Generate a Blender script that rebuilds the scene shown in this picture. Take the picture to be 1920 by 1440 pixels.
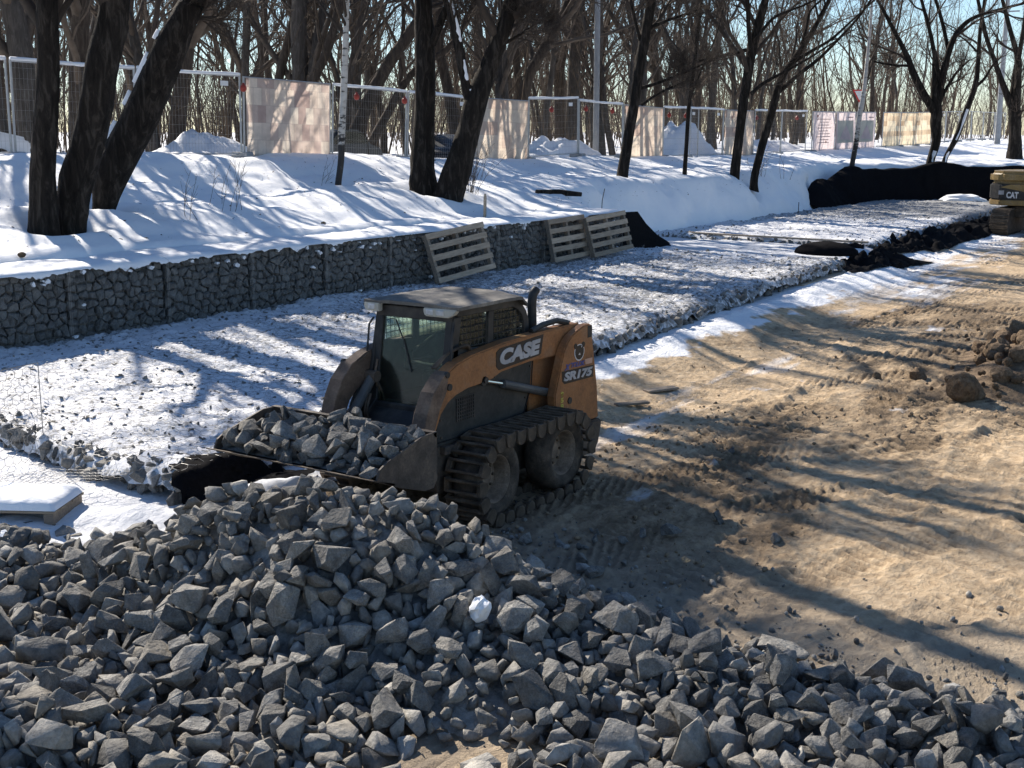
import bpy, bmesh, math, random
import numpy as np
from mathutils import Matrix, Vector
from math import radians, sin, cos, pi

for o in list(bpy.data.objects):
    bpy.data.objects.remove(o)
SC = bpy.context.scene
COL = SC.collection

# ---------------------------------------------------------------- camera, sky, sun, exposure
# site frame: X runs along the gabion wall (away to the right), Y towards the snow bank, Z up
cam_d = bpy.data.cameras.new('camera')
cam = bpy.data.objects.new('camera', cam_d)
COL.objects.link(cam)
cam.location = (0, 0, 3.5)
cam.rotation_euler = (radians(90 - 11.38), 0, radians(-56))
cam_d.sensor_width = 36
cam_d.lens = 44.06
cam_d.clip_start = 0.1
cam_d.clip_end = 3000
SC.camera = cam

SUN_AZ = radians(68.0)      # from +X towards +Y
SUN_EL = radians(34.0)
W = bpy.data.worlds.new('World')
SC.world = W
W.use_nodes = True
wn = W.node_tree
bg = wn.nodes['Background']
sky = wn.nodes.new('ShaderNodeTexSky')
sky.sky_type = 'NISHITA'
sky.sun_disc = False
sky.sun_elevation = SUN_EL
sky.sun_rotation = radians(90) - SUN_AZ
sky.altitude = 150
sky.air_density = 1.0
sky.dust_density = 0.05
sky.ozone_density = 4.2
wn.links.new(sky.outputs[0], bg.inputs[0])
bg.inputs[1].default_value = 0.08
sun_d = bpy.data.lights.new('sun', 'SUN')
sun_d.energy = 5.0
sun_d.angle = radians(0.5)
sun_d.color = (1.0, 0.91, 0.79)
sun = bpy.data.objects.new('sun', sun_d)
COL.objects.link(sun)
sd = Vector((cos(SUN_AZ) * cos(SUN_EL), sin(SUN_AZ) * cos(SUN_EL), sin(SUN_EL)))
sun.rotation_euler = sd.to_track_quat('Z', 'Y').to_euler()
sun.location = (0, 0, 30)
SC.view_settings.view_transform = 'Standard'
SC.view_settings.look = 'None'
SC.view_settings.exposure = 0.88
SC.view_settings.gamma = 1.0
SC.view_settings.use_curve_mapping = False
SC.render.engine = 'CYCLES'
SC.cycles.use_denoising = True
SC.cycles.max_bounces = 6
SC.cycles.diffuse_bounces = 3
SC.cycles.transparent_max_bounces = 12
SC.cycles.use_adaptive_sampling = True
SC.cycles.adaptive_threshold = 0.015

# ---------------------------------------------------------------- helpers
RS = np.random.RandomState
rng = RS(7)


def link(o):
    COL.objects.link(o)
    return o


def tag(o, label=None, cat=None, group=None, kind=None):
    if label: o['label'] = label
    if cat: o['category'] = cat
    if group: o['group'] = group
    if kind: o['kind'] = kind
    return o


def thing(name, label, cat, loc=(0, 0, 0), rotz=0.0, group=None):
    o = bpy.data.objects.new(name, None)
    o.empty_display_size = 0.2
    link(o)
    o.location = loc
    o.rotation_euler = (0, 0, rotz)
    return tag(o, label, cat, group)


def make_mesh(name, V, Fs, mat=None, smooth=False):
    """V (n,3) array; Fs: one array (m,3)/(m,4) or a list of such arrays / list of lists"""
    me = bpy.data.meshes.new(name)
    V = np.asarray(V, dtype=np.float32).reshape(-1, 3)
    if isinstance(Fs, np.ndarray):
        Fs = [Fs]
    if len(Fs) and isinstance(Fs[0], np.ndarray) and Fs[0].ndim == 2:
        loops = np.concatenate([f.reshape(-1) for f in Fs]).astype(np.int32)
        tot = np.concatenate([np.full(len(f), f.shape[1]) for f in Fs]).astype(np.int32)
        start = np.concatenate([[0], np.cumsum(tot)[:-1]]).astype(np.int32)
        me.vertices.add(len(V))
        me.vertices.foreach_set('co', V.reshape(-1))
        me.loops.add(len(loops))
        me.loops.foreach_set('vertex_index', loops)
        me.polygons.add(len(tot))
        me.polygons.foreach_set('loop_start', start)
        me.update(calc_edges=True)
        me.validate()
    else:
        me.from_pydata([tuple(map(float, v)) for v in V], [], [tuple(int(i) for i in f) for f in Fs])
        me.update()
    if smooth:
        me.polygons.foreach_set('use_smooth', np.ones(len(me.polygons), dtype=bool))
    if mat:
        me.materials.append(mat)
    return me


def obj(name, me, parent=None, loc=None):
    o = bpy.data.objects.new(name, me)
    link(o)
    if parent is not None:
        o.parent = parent
    if loc is not None:
        o.location = loc
    return o


def mobj(name, V, F, mat, parent=None, smooth=False):
    return obj(name, make_mesh(name, V, F, mat, smooth), parent)


def add_attr(me, name, vals):
    a = me.attributes.new(name, 'FLOAT', 'POINT')
    a.data.foreach_set('value', np.asarray(vals, dtype=np.float32))


class MB:
    """collects boxes, tubes, prisms ... into one mesh"""
    def __init__(s):
        s.v = []; s.f = []; s.n = 0

    def add(s, V, F):
        V = np.asarray(V, float).reshape(-1, 3)
        s.v.append(V)
        s.f += [[i + s.n for i in f] for f in F]
        s.n += len(V)
        return s

    def box(s, c, d, R=None):
        c = np.array(c, float); d = np.array(d, float) / 2
        V = np.array([[x, y, z] for x in (-1, 1) for y in (-1, 1) for z in (-1, 1)], float) * d
        if R is not None:
            V = V @ np.array(R).T
        return s.add(V + c, [(0, 1, 3, 2), (4, 6, 7, 5), (0, 4, 5, 1), (2, 3, 7, 6), (0, 2, 6, 4), (1, 5, 7, 3)])

    def beam(s, a, b, w, h, upv=(0, 0, 1)):
        a = np.array(a, float); b = np.array(b, float)
        d = b - a; L = np.linalg.norm(d); d = d / L
        u = np.array(upv, float); sd_ = np.cross(u, d)
        if np.linalg.norm(sd_) < 1e-6: sd_ = np.cross((1, 0, 0), d)
        sd_ = sd_ / np.linalg.norm(sd_); u = np.cross(d, sd_)
        return s.box((a + b) / 2, (L, w, h), np.stack([d, sd_, u], 1))

    def tube(s, pts, r, n=8, caps=True):
        P = np.asarray(pts, float); k = len(P)
        r = np.full(k, r) if np.isscalar(r) else np.asarray(r, float)
        V = []; prev = None
        for i in range(k):
            t = P[min(i + 1, k - 1)] - P[max(i - 1, 0)]; t = t / (np.linalg.norm(t) + 1e-9)
            a = prev if prev is not None else (np.array((0, 0, 1.)) if abs(t[2]) < .9 else np.array((1., 0, 0)))
            u = a - t * (a @ t); u = u / np.linalg.norm(u); w = np.cross(t, u); prev = u
            for j in range(n):
                q = 2 * pi * j / n
                V.append(P[i] + r[i] * (u * cos(q) + w * sin(q)))
        F = [(i * n + j, i * n + (j + 1) % n, (i + 1) * n + (j + 1) % n, (i + 1) * n + j) for i in range(k - 1) for j in range(n)]
        if caps:
            F += [tuple(range(n))[::-1], tuple(range((k - 1) * n, k * n))]
        return s.add(V, F)

    def prism(s, pts, y0, y1, axis=1):
        """polygon (x,z) extruded along y (axis=1), or (x,y) along z (axis=2), or (y,z) along x (axis=0)"""
        n = len(pts)
        def mk(y):
            if axis == 1: return [(p[0], y, p[1]) for p in pts]
            if axis == 2: return [(p[0], p[1], y) for p in pts]
            return [(y, p[0], p[1]) for p in pts]
        V = mk(y0) + mk(y1)
        F = [tuple(range(n)), tuple(range(2 * n - 1, n - 1, -1))] + [(i, i + n, (i + 1) % n + n, (i + 1) % n) for i in range(n)]
        return s.add(V, F)

    def lathe(s, prof, n=24, c=(0, 0, 0), axis=1):
        """profile [(radius, along)] closed loop turned about the axis"""
        k = len(prof); V = []
        for i in range(n):
            q = 2 * pi * i / n
            for r, a in prof:
                p = (r * cos(q), a, r * sin(q)) if axis == 1 else (r * cos(q), r * sin(q), a)
                V.append(np.array(p) + np.array(c))
        F = [(i * k + j, i * k + (j + 1) % k, ((i + 1) % n) * k + (j + 1) % k, ((i + 1) % n) * k + j) for i in range(n) for j in range(k)]
        return s.add(V, F)

    def mesh(s, name, mat, bevel=0.0, seg=1, smooth=False):
        me = bpy.data.meshes.new(name)
        V = np.concatenate(s.v)
        me.from_pydata([tuple(v) for v in V], [], s.f)
        bm = bmesh.new(); bm.from_mesh(me)
        bmesh.ops.recalc_face_normals(bm, faces=bm.faces)
        if bevel > 0:
            es = [e for e in bm.edges if len(e.link_faces) == 2 and e.calc_face_angle(0) > 0.5]
            bmesh.ops.bevel(bm, geom=es, offset=bevel, offset_type='OFFSET', segments=seg, affect='EDGES', clamp_overlap=True)
        bm.to_mesh(me); bm.free()
        if smooth:
            me.polygons.foreach_set('use_smooth', np.ones(len(me.polygons), dtype=bool))
        me.materials.append(mat)
        return me

    def build(s, name, mat, parent=None, bevel=0.0, seg=1, smooth=False):
        return obj(name, s.mesh(name, mat, bevel, seg, smooth), parent)


def box_part(name, c, d, mat, parent, bevel=0.006):
    return MB().box(c, d).build(name, mat, parent, bevel)


# value noise in numpy
def _hash(ix, iy, seed):
    h = (ix.astype(np.int64) * 374761393 + iy.astype(np.int64) * 668265263 + seed * 974634777) & 0xffffffff
    h = ((h ^ (h >> 13)) * 1274126177) & 0xffffffff
    return ((h ^ (h >> 16)) & 0xffff) / 65535.0


def vnoise(x, y, seed=0):
    x = np.asarray(x, float); y = np.asarray(y, float)
    ix = np.floor(x); iy = np.floor(y); fx = x - ix; fy = y - iy
    fx = fx * fx * fx * (fx * (fx * 6 - 15) + 10); fy = fy * fy * fy * (fy * (fy * 6 - 15) + 10)
    a = _hash(ix, iy, seed); b = _hash(ix + 1, iy, seed); c = _hash(ix, iy + 1, seed); d = _hash(ix + 1, iy + 1, seed)
    return (a * (1 - fx) + b * fx) * (1 - fy) + (c * (1 - fx) + d * fx) * fy


def fbm(x, y, seed=0, oct=4, gain=0.5):
    s = 0; a = 1; t = 0
    for i in range(oct):
        s = s + a * (vnoise(x, y, seed + i * 17) - 0.5) * 2; t += a
        x = x * 2.03 + 11.3; y = y * 2.03 + 5.7; a *= gain
    return s / t


def sstep(a, b, x):
    t = np.clip((np.asarray(x, float) - a) / (b - a), 0, 1)
    return t * t * (3 - 2 * t)


def grid_faces(nu, nv):
    i = np.arange((nu - 1) * (nv - 1)); u = i // (nv - 1); v = i % (nv - 1)
    a = u * nv + v
    return np.stack([a, a + nv, a + nv + 1, a + 1], 1)


ORD = ['first', 'second', 'third', 'fourth', 'fifth', 'sixth', 'seventh', 'eighth', 'ninth', 'tenth', 'eleventh', 'twelfth',
       'thirteenth', 'fourteenth', 'fifteenth', 'sixteenth', 'seventeenth', 'eighteenth', 'nineteenth', 'twentieth', 'twenty-first', 'twenty-second', 'twenty-third', 'twenty-fourth', 'twenty-fifth', 'twenty-sixth', 'twenty-seventh', 'twenty-eighth', 'twenty-ninth']
# ---------------------------------------------------------------- materials
def new_mat(name):
    m = bpy.data.materials.new(name); m.use_nodes = True
    nt = m.node_tree
    b = nt.nodes['Principled BSDF']
    return m, nt, b


def N(nt, t, **kw):
    n = nt.nodes.new(t)
    for k, v in kw.items():
        if k.startswith('i_'):
            key = k[2:]
            n.inputs[int(key) if key.isdigit() else key.replace('_', ' ')].default_value = v
        else:
            setattr(n, k, v)
    return n


def ramp(nt, fac, stops):
    r = nt.nodes.new('ShaderNodeValToRGB')
    e = r.color_ramp.elements
    while len(e) < len(stops): e.new(0.5)
    for i, (p, c) in enumerate(stops):
        e[i].position = p; e[i].color = (*c, 1) if len(c) == 3 else c
    nt.links.new(fac, r.inputs[0])
    return r


def mixc(nt, fac, a, b, mode='MIX'):
    n = nt.nodes.new('ShaderNodeMix'); n.data_type = 'RGBA'; n.blend_type = mode
    for sock, v in ((n.inputs[0], fac), (n.inputs[6], a), (n.inputs[7], b)):
        if hasattr(v, 'is_output'): nt.links.new(v, sock)
        elif isinstance(v, (tuple, list)): sock.default_value = (*v, 1) if len(v) == 3 else v
        else: sock.default_value = v
    return n.outputs[2]


def coords(nt, scale=(1, 1, 1), kind='Object', rot=(0, 0, 0)):
    tc = nt.nodes.new('ShaderNodeTexCoord'); mp = nt.nodes.new('ShaderNodeMapping')
    mp.inputs['Scale'].default_value = scale; mp.inputs['Rotation'].default_value = rot
    nt.links.new(tc.outputs[kind], mp.inputs[0])
    return mp.outputs[0]


def noise(nt, vec, scale, detail=6, rough=0.6, dist=0.0):
    n = N(nt, 'ShaderNodeTexNoise'); n.inputs['Scale'].default_value = scale; n.inputs['Detail'].default_value = detail
    n.inputs['Roughness'].default_value = rough; n.inputs['Distortion'].default_value = dist
    nt.links.new(vec, n.inputs['Vector'])
    return n.outputs[0]


def bump(nt, b, h, strength=0.5, dist=0.02):
    n = N(nt, 'ShaderNodeBump'); n.inputs['Strength'].default_value = strength; n.inputs['Distance'].default_value = dist
    nt.links.new(h, n.inputs['Height'])
    nt.links.new(n.outputs[0], b.inputs['Normal'])
    return n


def grainy(name, c1, c2, scale=8, rough=0.8, bstr=0.4, bdist=0.01, bscale=None, stretch=(1, 1, 1), c3=None, metal=0.0, spec=0.3, perobj=0.0, speck=0.0, dusty=0.0):
    m, nt, b = new_mat(name)
    v = coords(nt, stretch)
    if perobj > 0:
        oi = nt.nodes.new('ShaderNodeNewGeometry')
        ad = N(nt, 'ShaderNodeVectorMath', operation='ADD')
        sc = N(nt, 'ShaderNodeVectorMath', operation='SCALE'); sc.inputs[0].default_value = (37, 17, 53)
        nt.links.new(oi.outputs['Random Per Island'], sc.inputs['Scale'])
        nt.links.new(v, ad.inputs[0]); nt.links.new(sc.outputs[0], ad.inputs[1]); v = ad.outputs[0]
    f = noise(nt, v, scale)
    stops = [(0.3, c1), (0.7, c2)] if c3 is None else [(0.28, c1), (0.5, c2), (0.72, c3)]
    col = ramp(nt, f, stops).outputs[0]
    if perobj > 0:
        mr = N(nt, 'ShaderNodeMapRange'); mr.inputs['To Min'].default_value = 1 - perobj; mr.inputs['To Max'].default_value = 1 + perobj
        nt.links.new(oi.outputs['Random Per Island'], mr.inputs[0])
        hs = N(nt, 'ShaderNodeHueSaturation'); nt.links.new(mr.outputs[0], hs.inputs['Value']); nt.links.new(col, hs.inputs['Color'])
        col = hs.outputs[0]
        if dusty > 0:
            wn_ = N(nt, 'ShaderNodeTexWhiteNoise', noise_dimensions='1D'); nt.links.new(oi.outputs['Random Per Island'], wn_.inputs['W'])
            dk = ramp(nt, wn_.outputs[0], [(0.55, (0, 0, 0)), (1.0, (dusty, dusty, dusty))]).outputs[0]
            col = mixc(nt, dk, col, (0.37, 0.335, 0.28))
    if speck > 0:
        f3 = noise(nt, v, scale * 9, 6, 0.75)
        k3 = ramp(nt, f3, [(0.32, (1 - speck,) * 3), (0.66, (1 + 0.5 * speck,) * 3)]).outputs[0]
        col = mixc(nt, 1.0, col, k3, 'MULTIPLY')
    nt.links.new(col, b.inputs['Base Color'])
    b.inputs['Roughness'].default_value = rough; b.inputs['Metallic'].default_value = metal
    b.inputs['Specular IOR Level'].default_value = spec
    if bstr > 0:
        bump(nt, b, noise(nt, v, bscale or scale * 3, 8, 0.65), bstr, bdist)
    return m


M = {}
# broken grey stone, dusty on the faces
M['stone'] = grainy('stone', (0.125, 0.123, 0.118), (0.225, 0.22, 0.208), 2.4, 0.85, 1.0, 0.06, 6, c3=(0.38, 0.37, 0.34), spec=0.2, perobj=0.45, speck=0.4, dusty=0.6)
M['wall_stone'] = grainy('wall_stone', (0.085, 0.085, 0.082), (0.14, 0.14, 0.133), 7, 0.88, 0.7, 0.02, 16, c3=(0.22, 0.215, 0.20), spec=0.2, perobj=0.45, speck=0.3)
M['wet_stone'] = grainy('edge_stone', (0.09, 0.088, 0.085), (0.16, 0.155, 0.145), 8, 0.85, 0.6, 0.02, 14, c3=(0.24, 0.225, 0.20), perobj=0.3)


def snow_mat(name, dirt=0.0, bscale=9, bstr=0.35, bdist=0.03):
    m, nt, b = new_mat(name)
    v = coords(nt)
    f = noise(nt, v, 1.3, 8, 0.6)
    col = ramp(nt, f, [(0.25, (0.80, 0.825, 0.87)), (0.6, (0.885, 0.895, 0.91))]).outputs[0]
    if dirt > 0:
        f2 = noise(nt, v, 3.5, 8, 0.7)
        k = ramp(nt, f2, [(0.60, (0, 0, 0)), (0.78, (dirt, dirt, dirt))]).outputs[0]
        col = mixc(nt, k, col, (0.36, 0.31, 0.25))
    nt.links.new(col, b.inputs['Base Color'])
    b.inputs['Roughness'].default_value = 0.7
    b.inputs['Specular IOR Level'].default_value = 0.2
    bump(nt, b, noise(nt, v, bscale, 9, 0.6), bstr, bdist)
    return m


M['snow'] = snow_mat('snow', 0.12)
M['snow_clean'] = snow_mat('snow_clean', 0.0, 14, 0.4, 0.02)
M['geotex'] = grainy('black_geotextile', (0.006, 0.006, 0.007), (0.012, 0.012, 0.014), 20, 0.95, 0.5, 0.01, 40, spec=0.03)
M['wire'] = grainy('galvanised_wire', (0.22, 0.22, 0.22), (0.35, 0.35, 0.35), 20, 0.5, 0, metal=0.6)
M['steel_galv'] = grainy('galvanised_tube', (0.35, 0.36, 0.37), (0.48, 0.49, 0.50), 6, 0.45, 0.1, 0.003, metal=0.5)


def wood_mat(name, c1, c2, c3):
    m, nt, b = new_mat(name)
    v = coords(nt, (1.5, 14, 14))
    oi = nt.nodes.new('ShaderNodeObjectInfo')
    ad = N(nt, 'ShaderNodeVectorMath', operation='ADD'); sc = N(nt, 'ShaderNodeVectorMath', operation='SCALE')
    sc.inputs[0].default_value = (31, 47, 13); nt.links.new(oi.outputs['Random'], sc.inputs['Scale'])
    nt.links.new(v, ad.inputs[0]); nt.links.new(sc.outputs[0], ad.inputs[1])
    f = noise(nt, ad.outputs[0], 2.2, 8, 0.65, 0.6)
    col = ramp(nt, f, [(0.25, c1), (0.5, c2), (0.75, c3)]).outputs[0]
    mr = N(nt, 'ShaderNodeMapRange'); mr.inputs['To Min'].default_value = 0.72; mr.inputs['To Max'].default_value = 1.2
    nt.links.new(oi.outputs['Random'], mr.inputs[0])
    hs = N(nt, 'ShaderNodeHueSaturation'); nt.links.new(mr.outputs[0], hs.inputs['Value']); nt.links.new(col, hs.inputs['Color'])
    nt.links.new(hs.outputs[0], b.inputs['Base Color'])
    b.inputs['Roughness'].default_value = 0.8; b.inputs['Specular IOR Level'].default_value = 0.2
    bump(nt, b, f, 0.4, 0.004)
    return m


M['wood'] = wood_mat('pallet_wood', (0.22, 0.175, 0.13), (0.35, 0.285, 0.215), (0.46, 0.385, 0.30))
M['wood_dark'] = wood_mat('weathered_wood', (0.14, 0.115, 0.09), (0.24, 0.20, 0.16), (0.32, 0.28, 0.22))


def bark_mat(name, c1, c2, c3, sc=9, bd=0.03):
    m, nt, b = new_mat(name)
    v = coords(nt, (1, 1, 0.22))
    f = noise(nt, v, sc, 8, 0.65, 0.8)
    col = ramp(nt, f, [(0.3, c1), (0.52, c2), (0.72, c3)]).outputs[0]
    nt.links.new(col, b.inputs['Base Color'])
    b.inputs['Roughness'].default_value = 0.9; b.inputs['Specular IOR Level'].default_value = 0.12
    bump(nt, b, f, 1.0, bd * 2)
    return m


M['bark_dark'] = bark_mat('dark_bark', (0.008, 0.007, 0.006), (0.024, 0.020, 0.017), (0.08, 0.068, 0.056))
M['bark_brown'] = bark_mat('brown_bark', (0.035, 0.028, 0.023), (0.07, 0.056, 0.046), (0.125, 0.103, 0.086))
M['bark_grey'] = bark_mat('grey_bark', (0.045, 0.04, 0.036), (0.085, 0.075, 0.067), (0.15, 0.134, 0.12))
M['twig'] = grainy('twig_bark', (0.06, 0.047, 0.038), (0.135, 0.106, 0.082), 3, 0.9, 0)
M['twig_dark'] = grainy('dark_twig_bark', (0.035, 0.027, 0.022), (0.075, 0.058, 0.045), 3, 0.9, 0)
M['brush'] = grainy('brush_stems', (0.05, 0.039, 0.031), (0.14, 0.108, 0.08), 1.2, 0.95, 0, spec=0.05)
M['dry_leaf'] = grainy('dry_leaf', (0.20, 0.12, 0.06), (0.34, 0.22, 0.12), 2, 0.9, 0, spec=0.05)


def birch_mat():
    m, nt, b = new_mat('birch_bark')
    v = coords(nt, (1, 1, 3.0))
    f = noise(nt, v, 4.0, 6, 0.6)
    tc = nt.nodes.new('ShaderNodeTexCoord'); sx = nt.nodes.new('ShaderNodeSeparateXYZ'); nt.links.new(tc.outputs['Object'], sx.inputs[0])
    mr = N(nt, 'ShaderNodeMapRange'); mr.inputs['From Min'].default_value = 0.4; mr.inputs['From Max'].default_value = 2.0
    mr.inputs['To Min'].default_value = -0.22; mr.inputs['To Max'].default_value = 0.06
    nt.links.new(sx.outputs[2], mr.inputs[0])
    ad = N(nt, 'ShaderNodeMath', operation='ADD'); nt.links.new(f, ad.inputs[0]); nt.links.new(mr.outputs[0], ad.inputs[1])
    col = ramp(nt, ad.outputs[0], [(0.40, (0.03, 0.027, 0.025)), (0.47, (0.46, 0.43, 0.39)), (0.8, (0.62, 0.60, 0.56))]).outputs[0]
    nt.links.new(col, b.inputs['Base Color']); b.inputs['Roughness'].default_value = 0.75
    bump(nt, b, f, 0.3, 0.01)
    return m


M['birch'] = birch_mat()


def ground_mat():
    m, nt, b = new_mat('sandy_ground')
    v = coords(nt, (1, 1, 1))
    vs = coords(nt, (0.28, 1.2, 1), rot=(0, 0, radians(-8)))
    big = noise(nt, v, 0.55, 6, 0.6)
    fine = noise(nt, v, 9, 10, 0.7)
    streak = noise(nt, vs, 1.6, 10, 0.65, 0.4)
    sand = ramp(nt, fine, [(0.25, (0.21, 0.145, 0.085)), (0.46, (0.47, 0.35, 0.225)), (0.7, (0.64, 0.505, 0.345))]).outputs[0]
    dampc = ramp(nt, fine, [(0.3, (0.15, 0.11, 0.072)), (0.7, (0.28, 0.205, 0.13))]).outputs[0]
    at = N(nt, 'ShaderNodeAttribute', attribute_name='damp')
    k = N(nt, 'ShaderNodeMath', operation='ADD'); nt.links.new(streak, k.inputs[0]); nt.links.new(at.outputs['Fac'], k.inputs[1])
    kk = ramp(nt, k.outputs[0], [(0.52, (0, 0, 0)), (0.80, (1, 1, 1))]).outputs[0]
    col = mixc(nt, kk, sand, dampc)
    # grey stone dust by the rock pile
    ag = N(nt, 'ShaderNodeAttribute', attribute_name='dust')
    col = mixc(nt, ag.outputs['Fac'], col, (0.30, 0.27, 0.225))
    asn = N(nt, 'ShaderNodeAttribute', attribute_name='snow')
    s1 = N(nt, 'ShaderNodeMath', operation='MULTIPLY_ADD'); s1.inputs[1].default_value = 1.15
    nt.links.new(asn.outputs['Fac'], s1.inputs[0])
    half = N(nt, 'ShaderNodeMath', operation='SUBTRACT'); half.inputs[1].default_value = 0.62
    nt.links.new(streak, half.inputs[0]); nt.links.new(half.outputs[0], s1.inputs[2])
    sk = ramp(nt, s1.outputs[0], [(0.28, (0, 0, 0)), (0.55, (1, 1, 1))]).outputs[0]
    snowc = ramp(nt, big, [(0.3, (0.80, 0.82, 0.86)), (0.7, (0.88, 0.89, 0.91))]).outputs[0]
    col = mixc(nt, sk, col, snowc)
    nt.links.new(col, b.inputs['Base Color'])
    b.inputs['Roughness'].default_value = 0.9; b.inputs['Specular IOR Level'].default_value = 0.15
    h = N(nt, 'ShaderNodeMath', operation='ADD'); nt.links.new(fine, h.inputs[0]); nt.links.new(streak, h.inputs[1])
    bump(nt, b, h.outputs[0], 0.9, 0.06)
    return m


M['ground'] = ground_mat()


def mattress_mat():
    m, nt, b = new_mat('snow_over_stones')
    v = coords(nt)
    at = N(nt, 'ShaderNodeAttribute', attribute_name='bare')
    n1 = noise(nt, v, 10, 5, 0.6)
    n2 = noise(nt, v, 42, 5, 0.65)
    mx = N(nt, 'ShaderNodeMath', operation='MULTIPLY_ADD'); mx.inputs[1].default_value = 0.55
    nt.links.new(n2, mx.inputs[0]); nt.links.new(n1, mx.inputs[2])
    ad = N(nt, 'ShaderNodeMath', operation='ADD'); nt.links.new(mx.outputs[0], ad.inputs[0]); nt.links.new(at.outputs['Fac'], ad.inputs[1])
    k = ramp(nt, ad.outputs[0], [(0.88, (0, 0, 0)), (1.10, (0.9, 0.9, 0.9))]).outputs[0]
    stone = ramp(nt, n2, [(0.3, (0.14, 0.145, 0.15)), (0.7, (0.28, 0.28, 0.275))]).outputs[0]
    col = mixc(nt, k, (0.68, 0.695, 0.73), stone)
    nt.links.new(col, b.inputs['Base Color']); b.inputs['Roughness'].default_value = 0.8
    b.inputs['Specular IOR Level'].default_value = 0.15
    bump(nt, b, mx.outputs[0], 0.5, 0.02)
    return m


M['mattress'] = mattress_mat()
# machine
M['orange'] = grainy('dusty_orange_paint', (0.20, 0.095, 0.045), (0.36, 0.155, 0.058), 3.5, 0.6, 0.2, 0.004, 30, c3=(0.30, 0.17, 0.095), speck=0.3)
M['dusty_steel'] = grainy('dusty_steel', (0.045, 0.037, 0.031), (0.095, 0.075, 0.06), 5, 0.7, 0.3, 0.006, 25, c3=(0.18, 0.135, 0.10), speck=0.35)
M['black_paint'] = grainy('worn_black_paint', (0.018, 0.018, 0.019), (0.035, 0.034, 0.033), 7, 0.55, 0.15, 0.004, 30, c3=(0.075, 0.068, 0.06))
M['dark_panel'] = grainy('dark_grey_panel', (0.024, 0.025, 0.024), (0.042, 0.042, 0.039), 3, 0.6, 0.15, 0.004, 25, c3=(0.085, 0.077, 0.066), speck=0.3)
M['rubber'] = grainy('muddy_rubber', (0.03, 0.026, 0.023), (0.085, 0.067, 0.052), 6, 0.9, 0.5, 0.015, 22, c3=(0.19, 0.145, 0.108), speck=0.3)
M['track_steel'] = grainy('muddy_track_steel', (0.05, 0.038, 0.028), (0.115, 0.085, 0.06), 9, 0.75, 0.4, 0.008, 30, c3=(0.21, 0.16, 0.115), speck=0.3)
M['cylinder'] = grainy('grey_cylinder', (0.07, 0.07, 0.07), (0.12, 0.12, 0.118), 6, 0.45, 0.1, 0.003)
M['chrome'] = grainy('bright_rod', (0.6, 0.6, 0.6), (0.7, 0.7, 0.7), 6, 0.15, 0, metal=1.0)
M['roof_dust'] = grainy('dusty_roof', (0.07, 0.068, 0.065), (0.15, 0.14, 0.125), 3.2, 0.7, 0.2, 0.004, 20, c3=(0.28, 0.25, 0.21), speck=0.3)
M['lamp_house'] = grainy('cream_lamp_housing', (0.42, 0.41, 0.36), (0.55, 0.54, 0.48), 6, 0.5, 0)
M['lamp_glass'] = grainy('lamp_lens', (0.45, 0.46, 0.46), (0.7, 0.7, 0.7), 30, 0.1, 0, spec=0.6)
M['letter'] = grainy('silver_letter', (0.28, 0.28, 0.29), (0.55, 0.55, 0.56), 3, 0.4, 0)
M['decal_black'] = grainy('black_decal', (0.012, 0.012, 0.014), (0.02, 0.02, 0.022), 6, 0.4, 0)
M['decal_white'] = grainy('white_decal', (0.6, 0.6, 0.6), (0.72, 0.72, 0.72), 6, 0.4, 0)
M['decal_blue'] = grainy('blue_decal', (0.06, 0.07, 0.22), (0.10, 0.11, 0.30), 6, 0.4, 0)
M['decal_pink'] = grainy('faded_pink_decal', (0.50, 0.30, 0.22), (0.60, 0.36, 0.26), 6, 0.5, 0)
M['yellow_mark'] = grainy('yellow_paint_mark', (0.5, 0.42, 0.08), (0.6, 0.5, 0.1), 20, 0.6, 0)
M['cat_yellow'] = grainy('dusty_yellow_paint', (0.17, 0.115, 0.05), (0.28, 0.185, 0.06), 2.5, 0.45, 0.1, 0.004, 20, c3=(0.30, 0.22, 0.12), spec=0.5, speck=0.3)
M['clod'] = grainy('sandy_clod', (0.09, 0.062, 0.04), (0.18, 0.125, 0.078), 7, 0.95, 1.0, 0.05, 14, c3=(0.28, 0.20, 0.125), perobj=0.25, speck=0.3)
M['sand_crumb'] = grainy('sand_crumb', (0.17, 0.125, 0.08), (0.32, 0.24, 0.16), 9, 0.95, 0.6, 0.02, 20, perobj=0.3)
M['red_lamp'] = grainy('red_plastic', (0.26, 0.04, 0.03), (0.34, 0.05, 0.035), 4, 0.4, 0)
M['white_plate'] = grainy('white_plate', (0.7, 0.7, 0.7), (0.78, 0.78, 0.78), 4, 0.5, 0)
M['sign_red'] = grainy('sign_red', (0.5, 0.03, 0.03), (0.58, 0.045, 0.04), 4, 0.5, 0)
M['concrete'] = grainy('grey_concrete', (0.25, 0.26, 0.27), (0.36, 0.37, 0.38), 3, 0.8, 0.2, 0.01)
M['car_dark'] = grainy('dark_blue_car_paint', (0.012, 0.016, 0.025), (0.02, 0.026, 0.04), 2, 0.25, 0, spec=0.6)
M['car_white'] = grainy('white_car_paint', (0.6, 0.6, 0.62), (0.7, 0.7, 0.72), 2, 0.3, 0, spec=0.5)
M['seat'] = grainy('black_seat_vinyl', (0.02, 0.02, 0.02), (0.04, 0.04, 0.04), 5, 0.6, 0)


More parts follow.
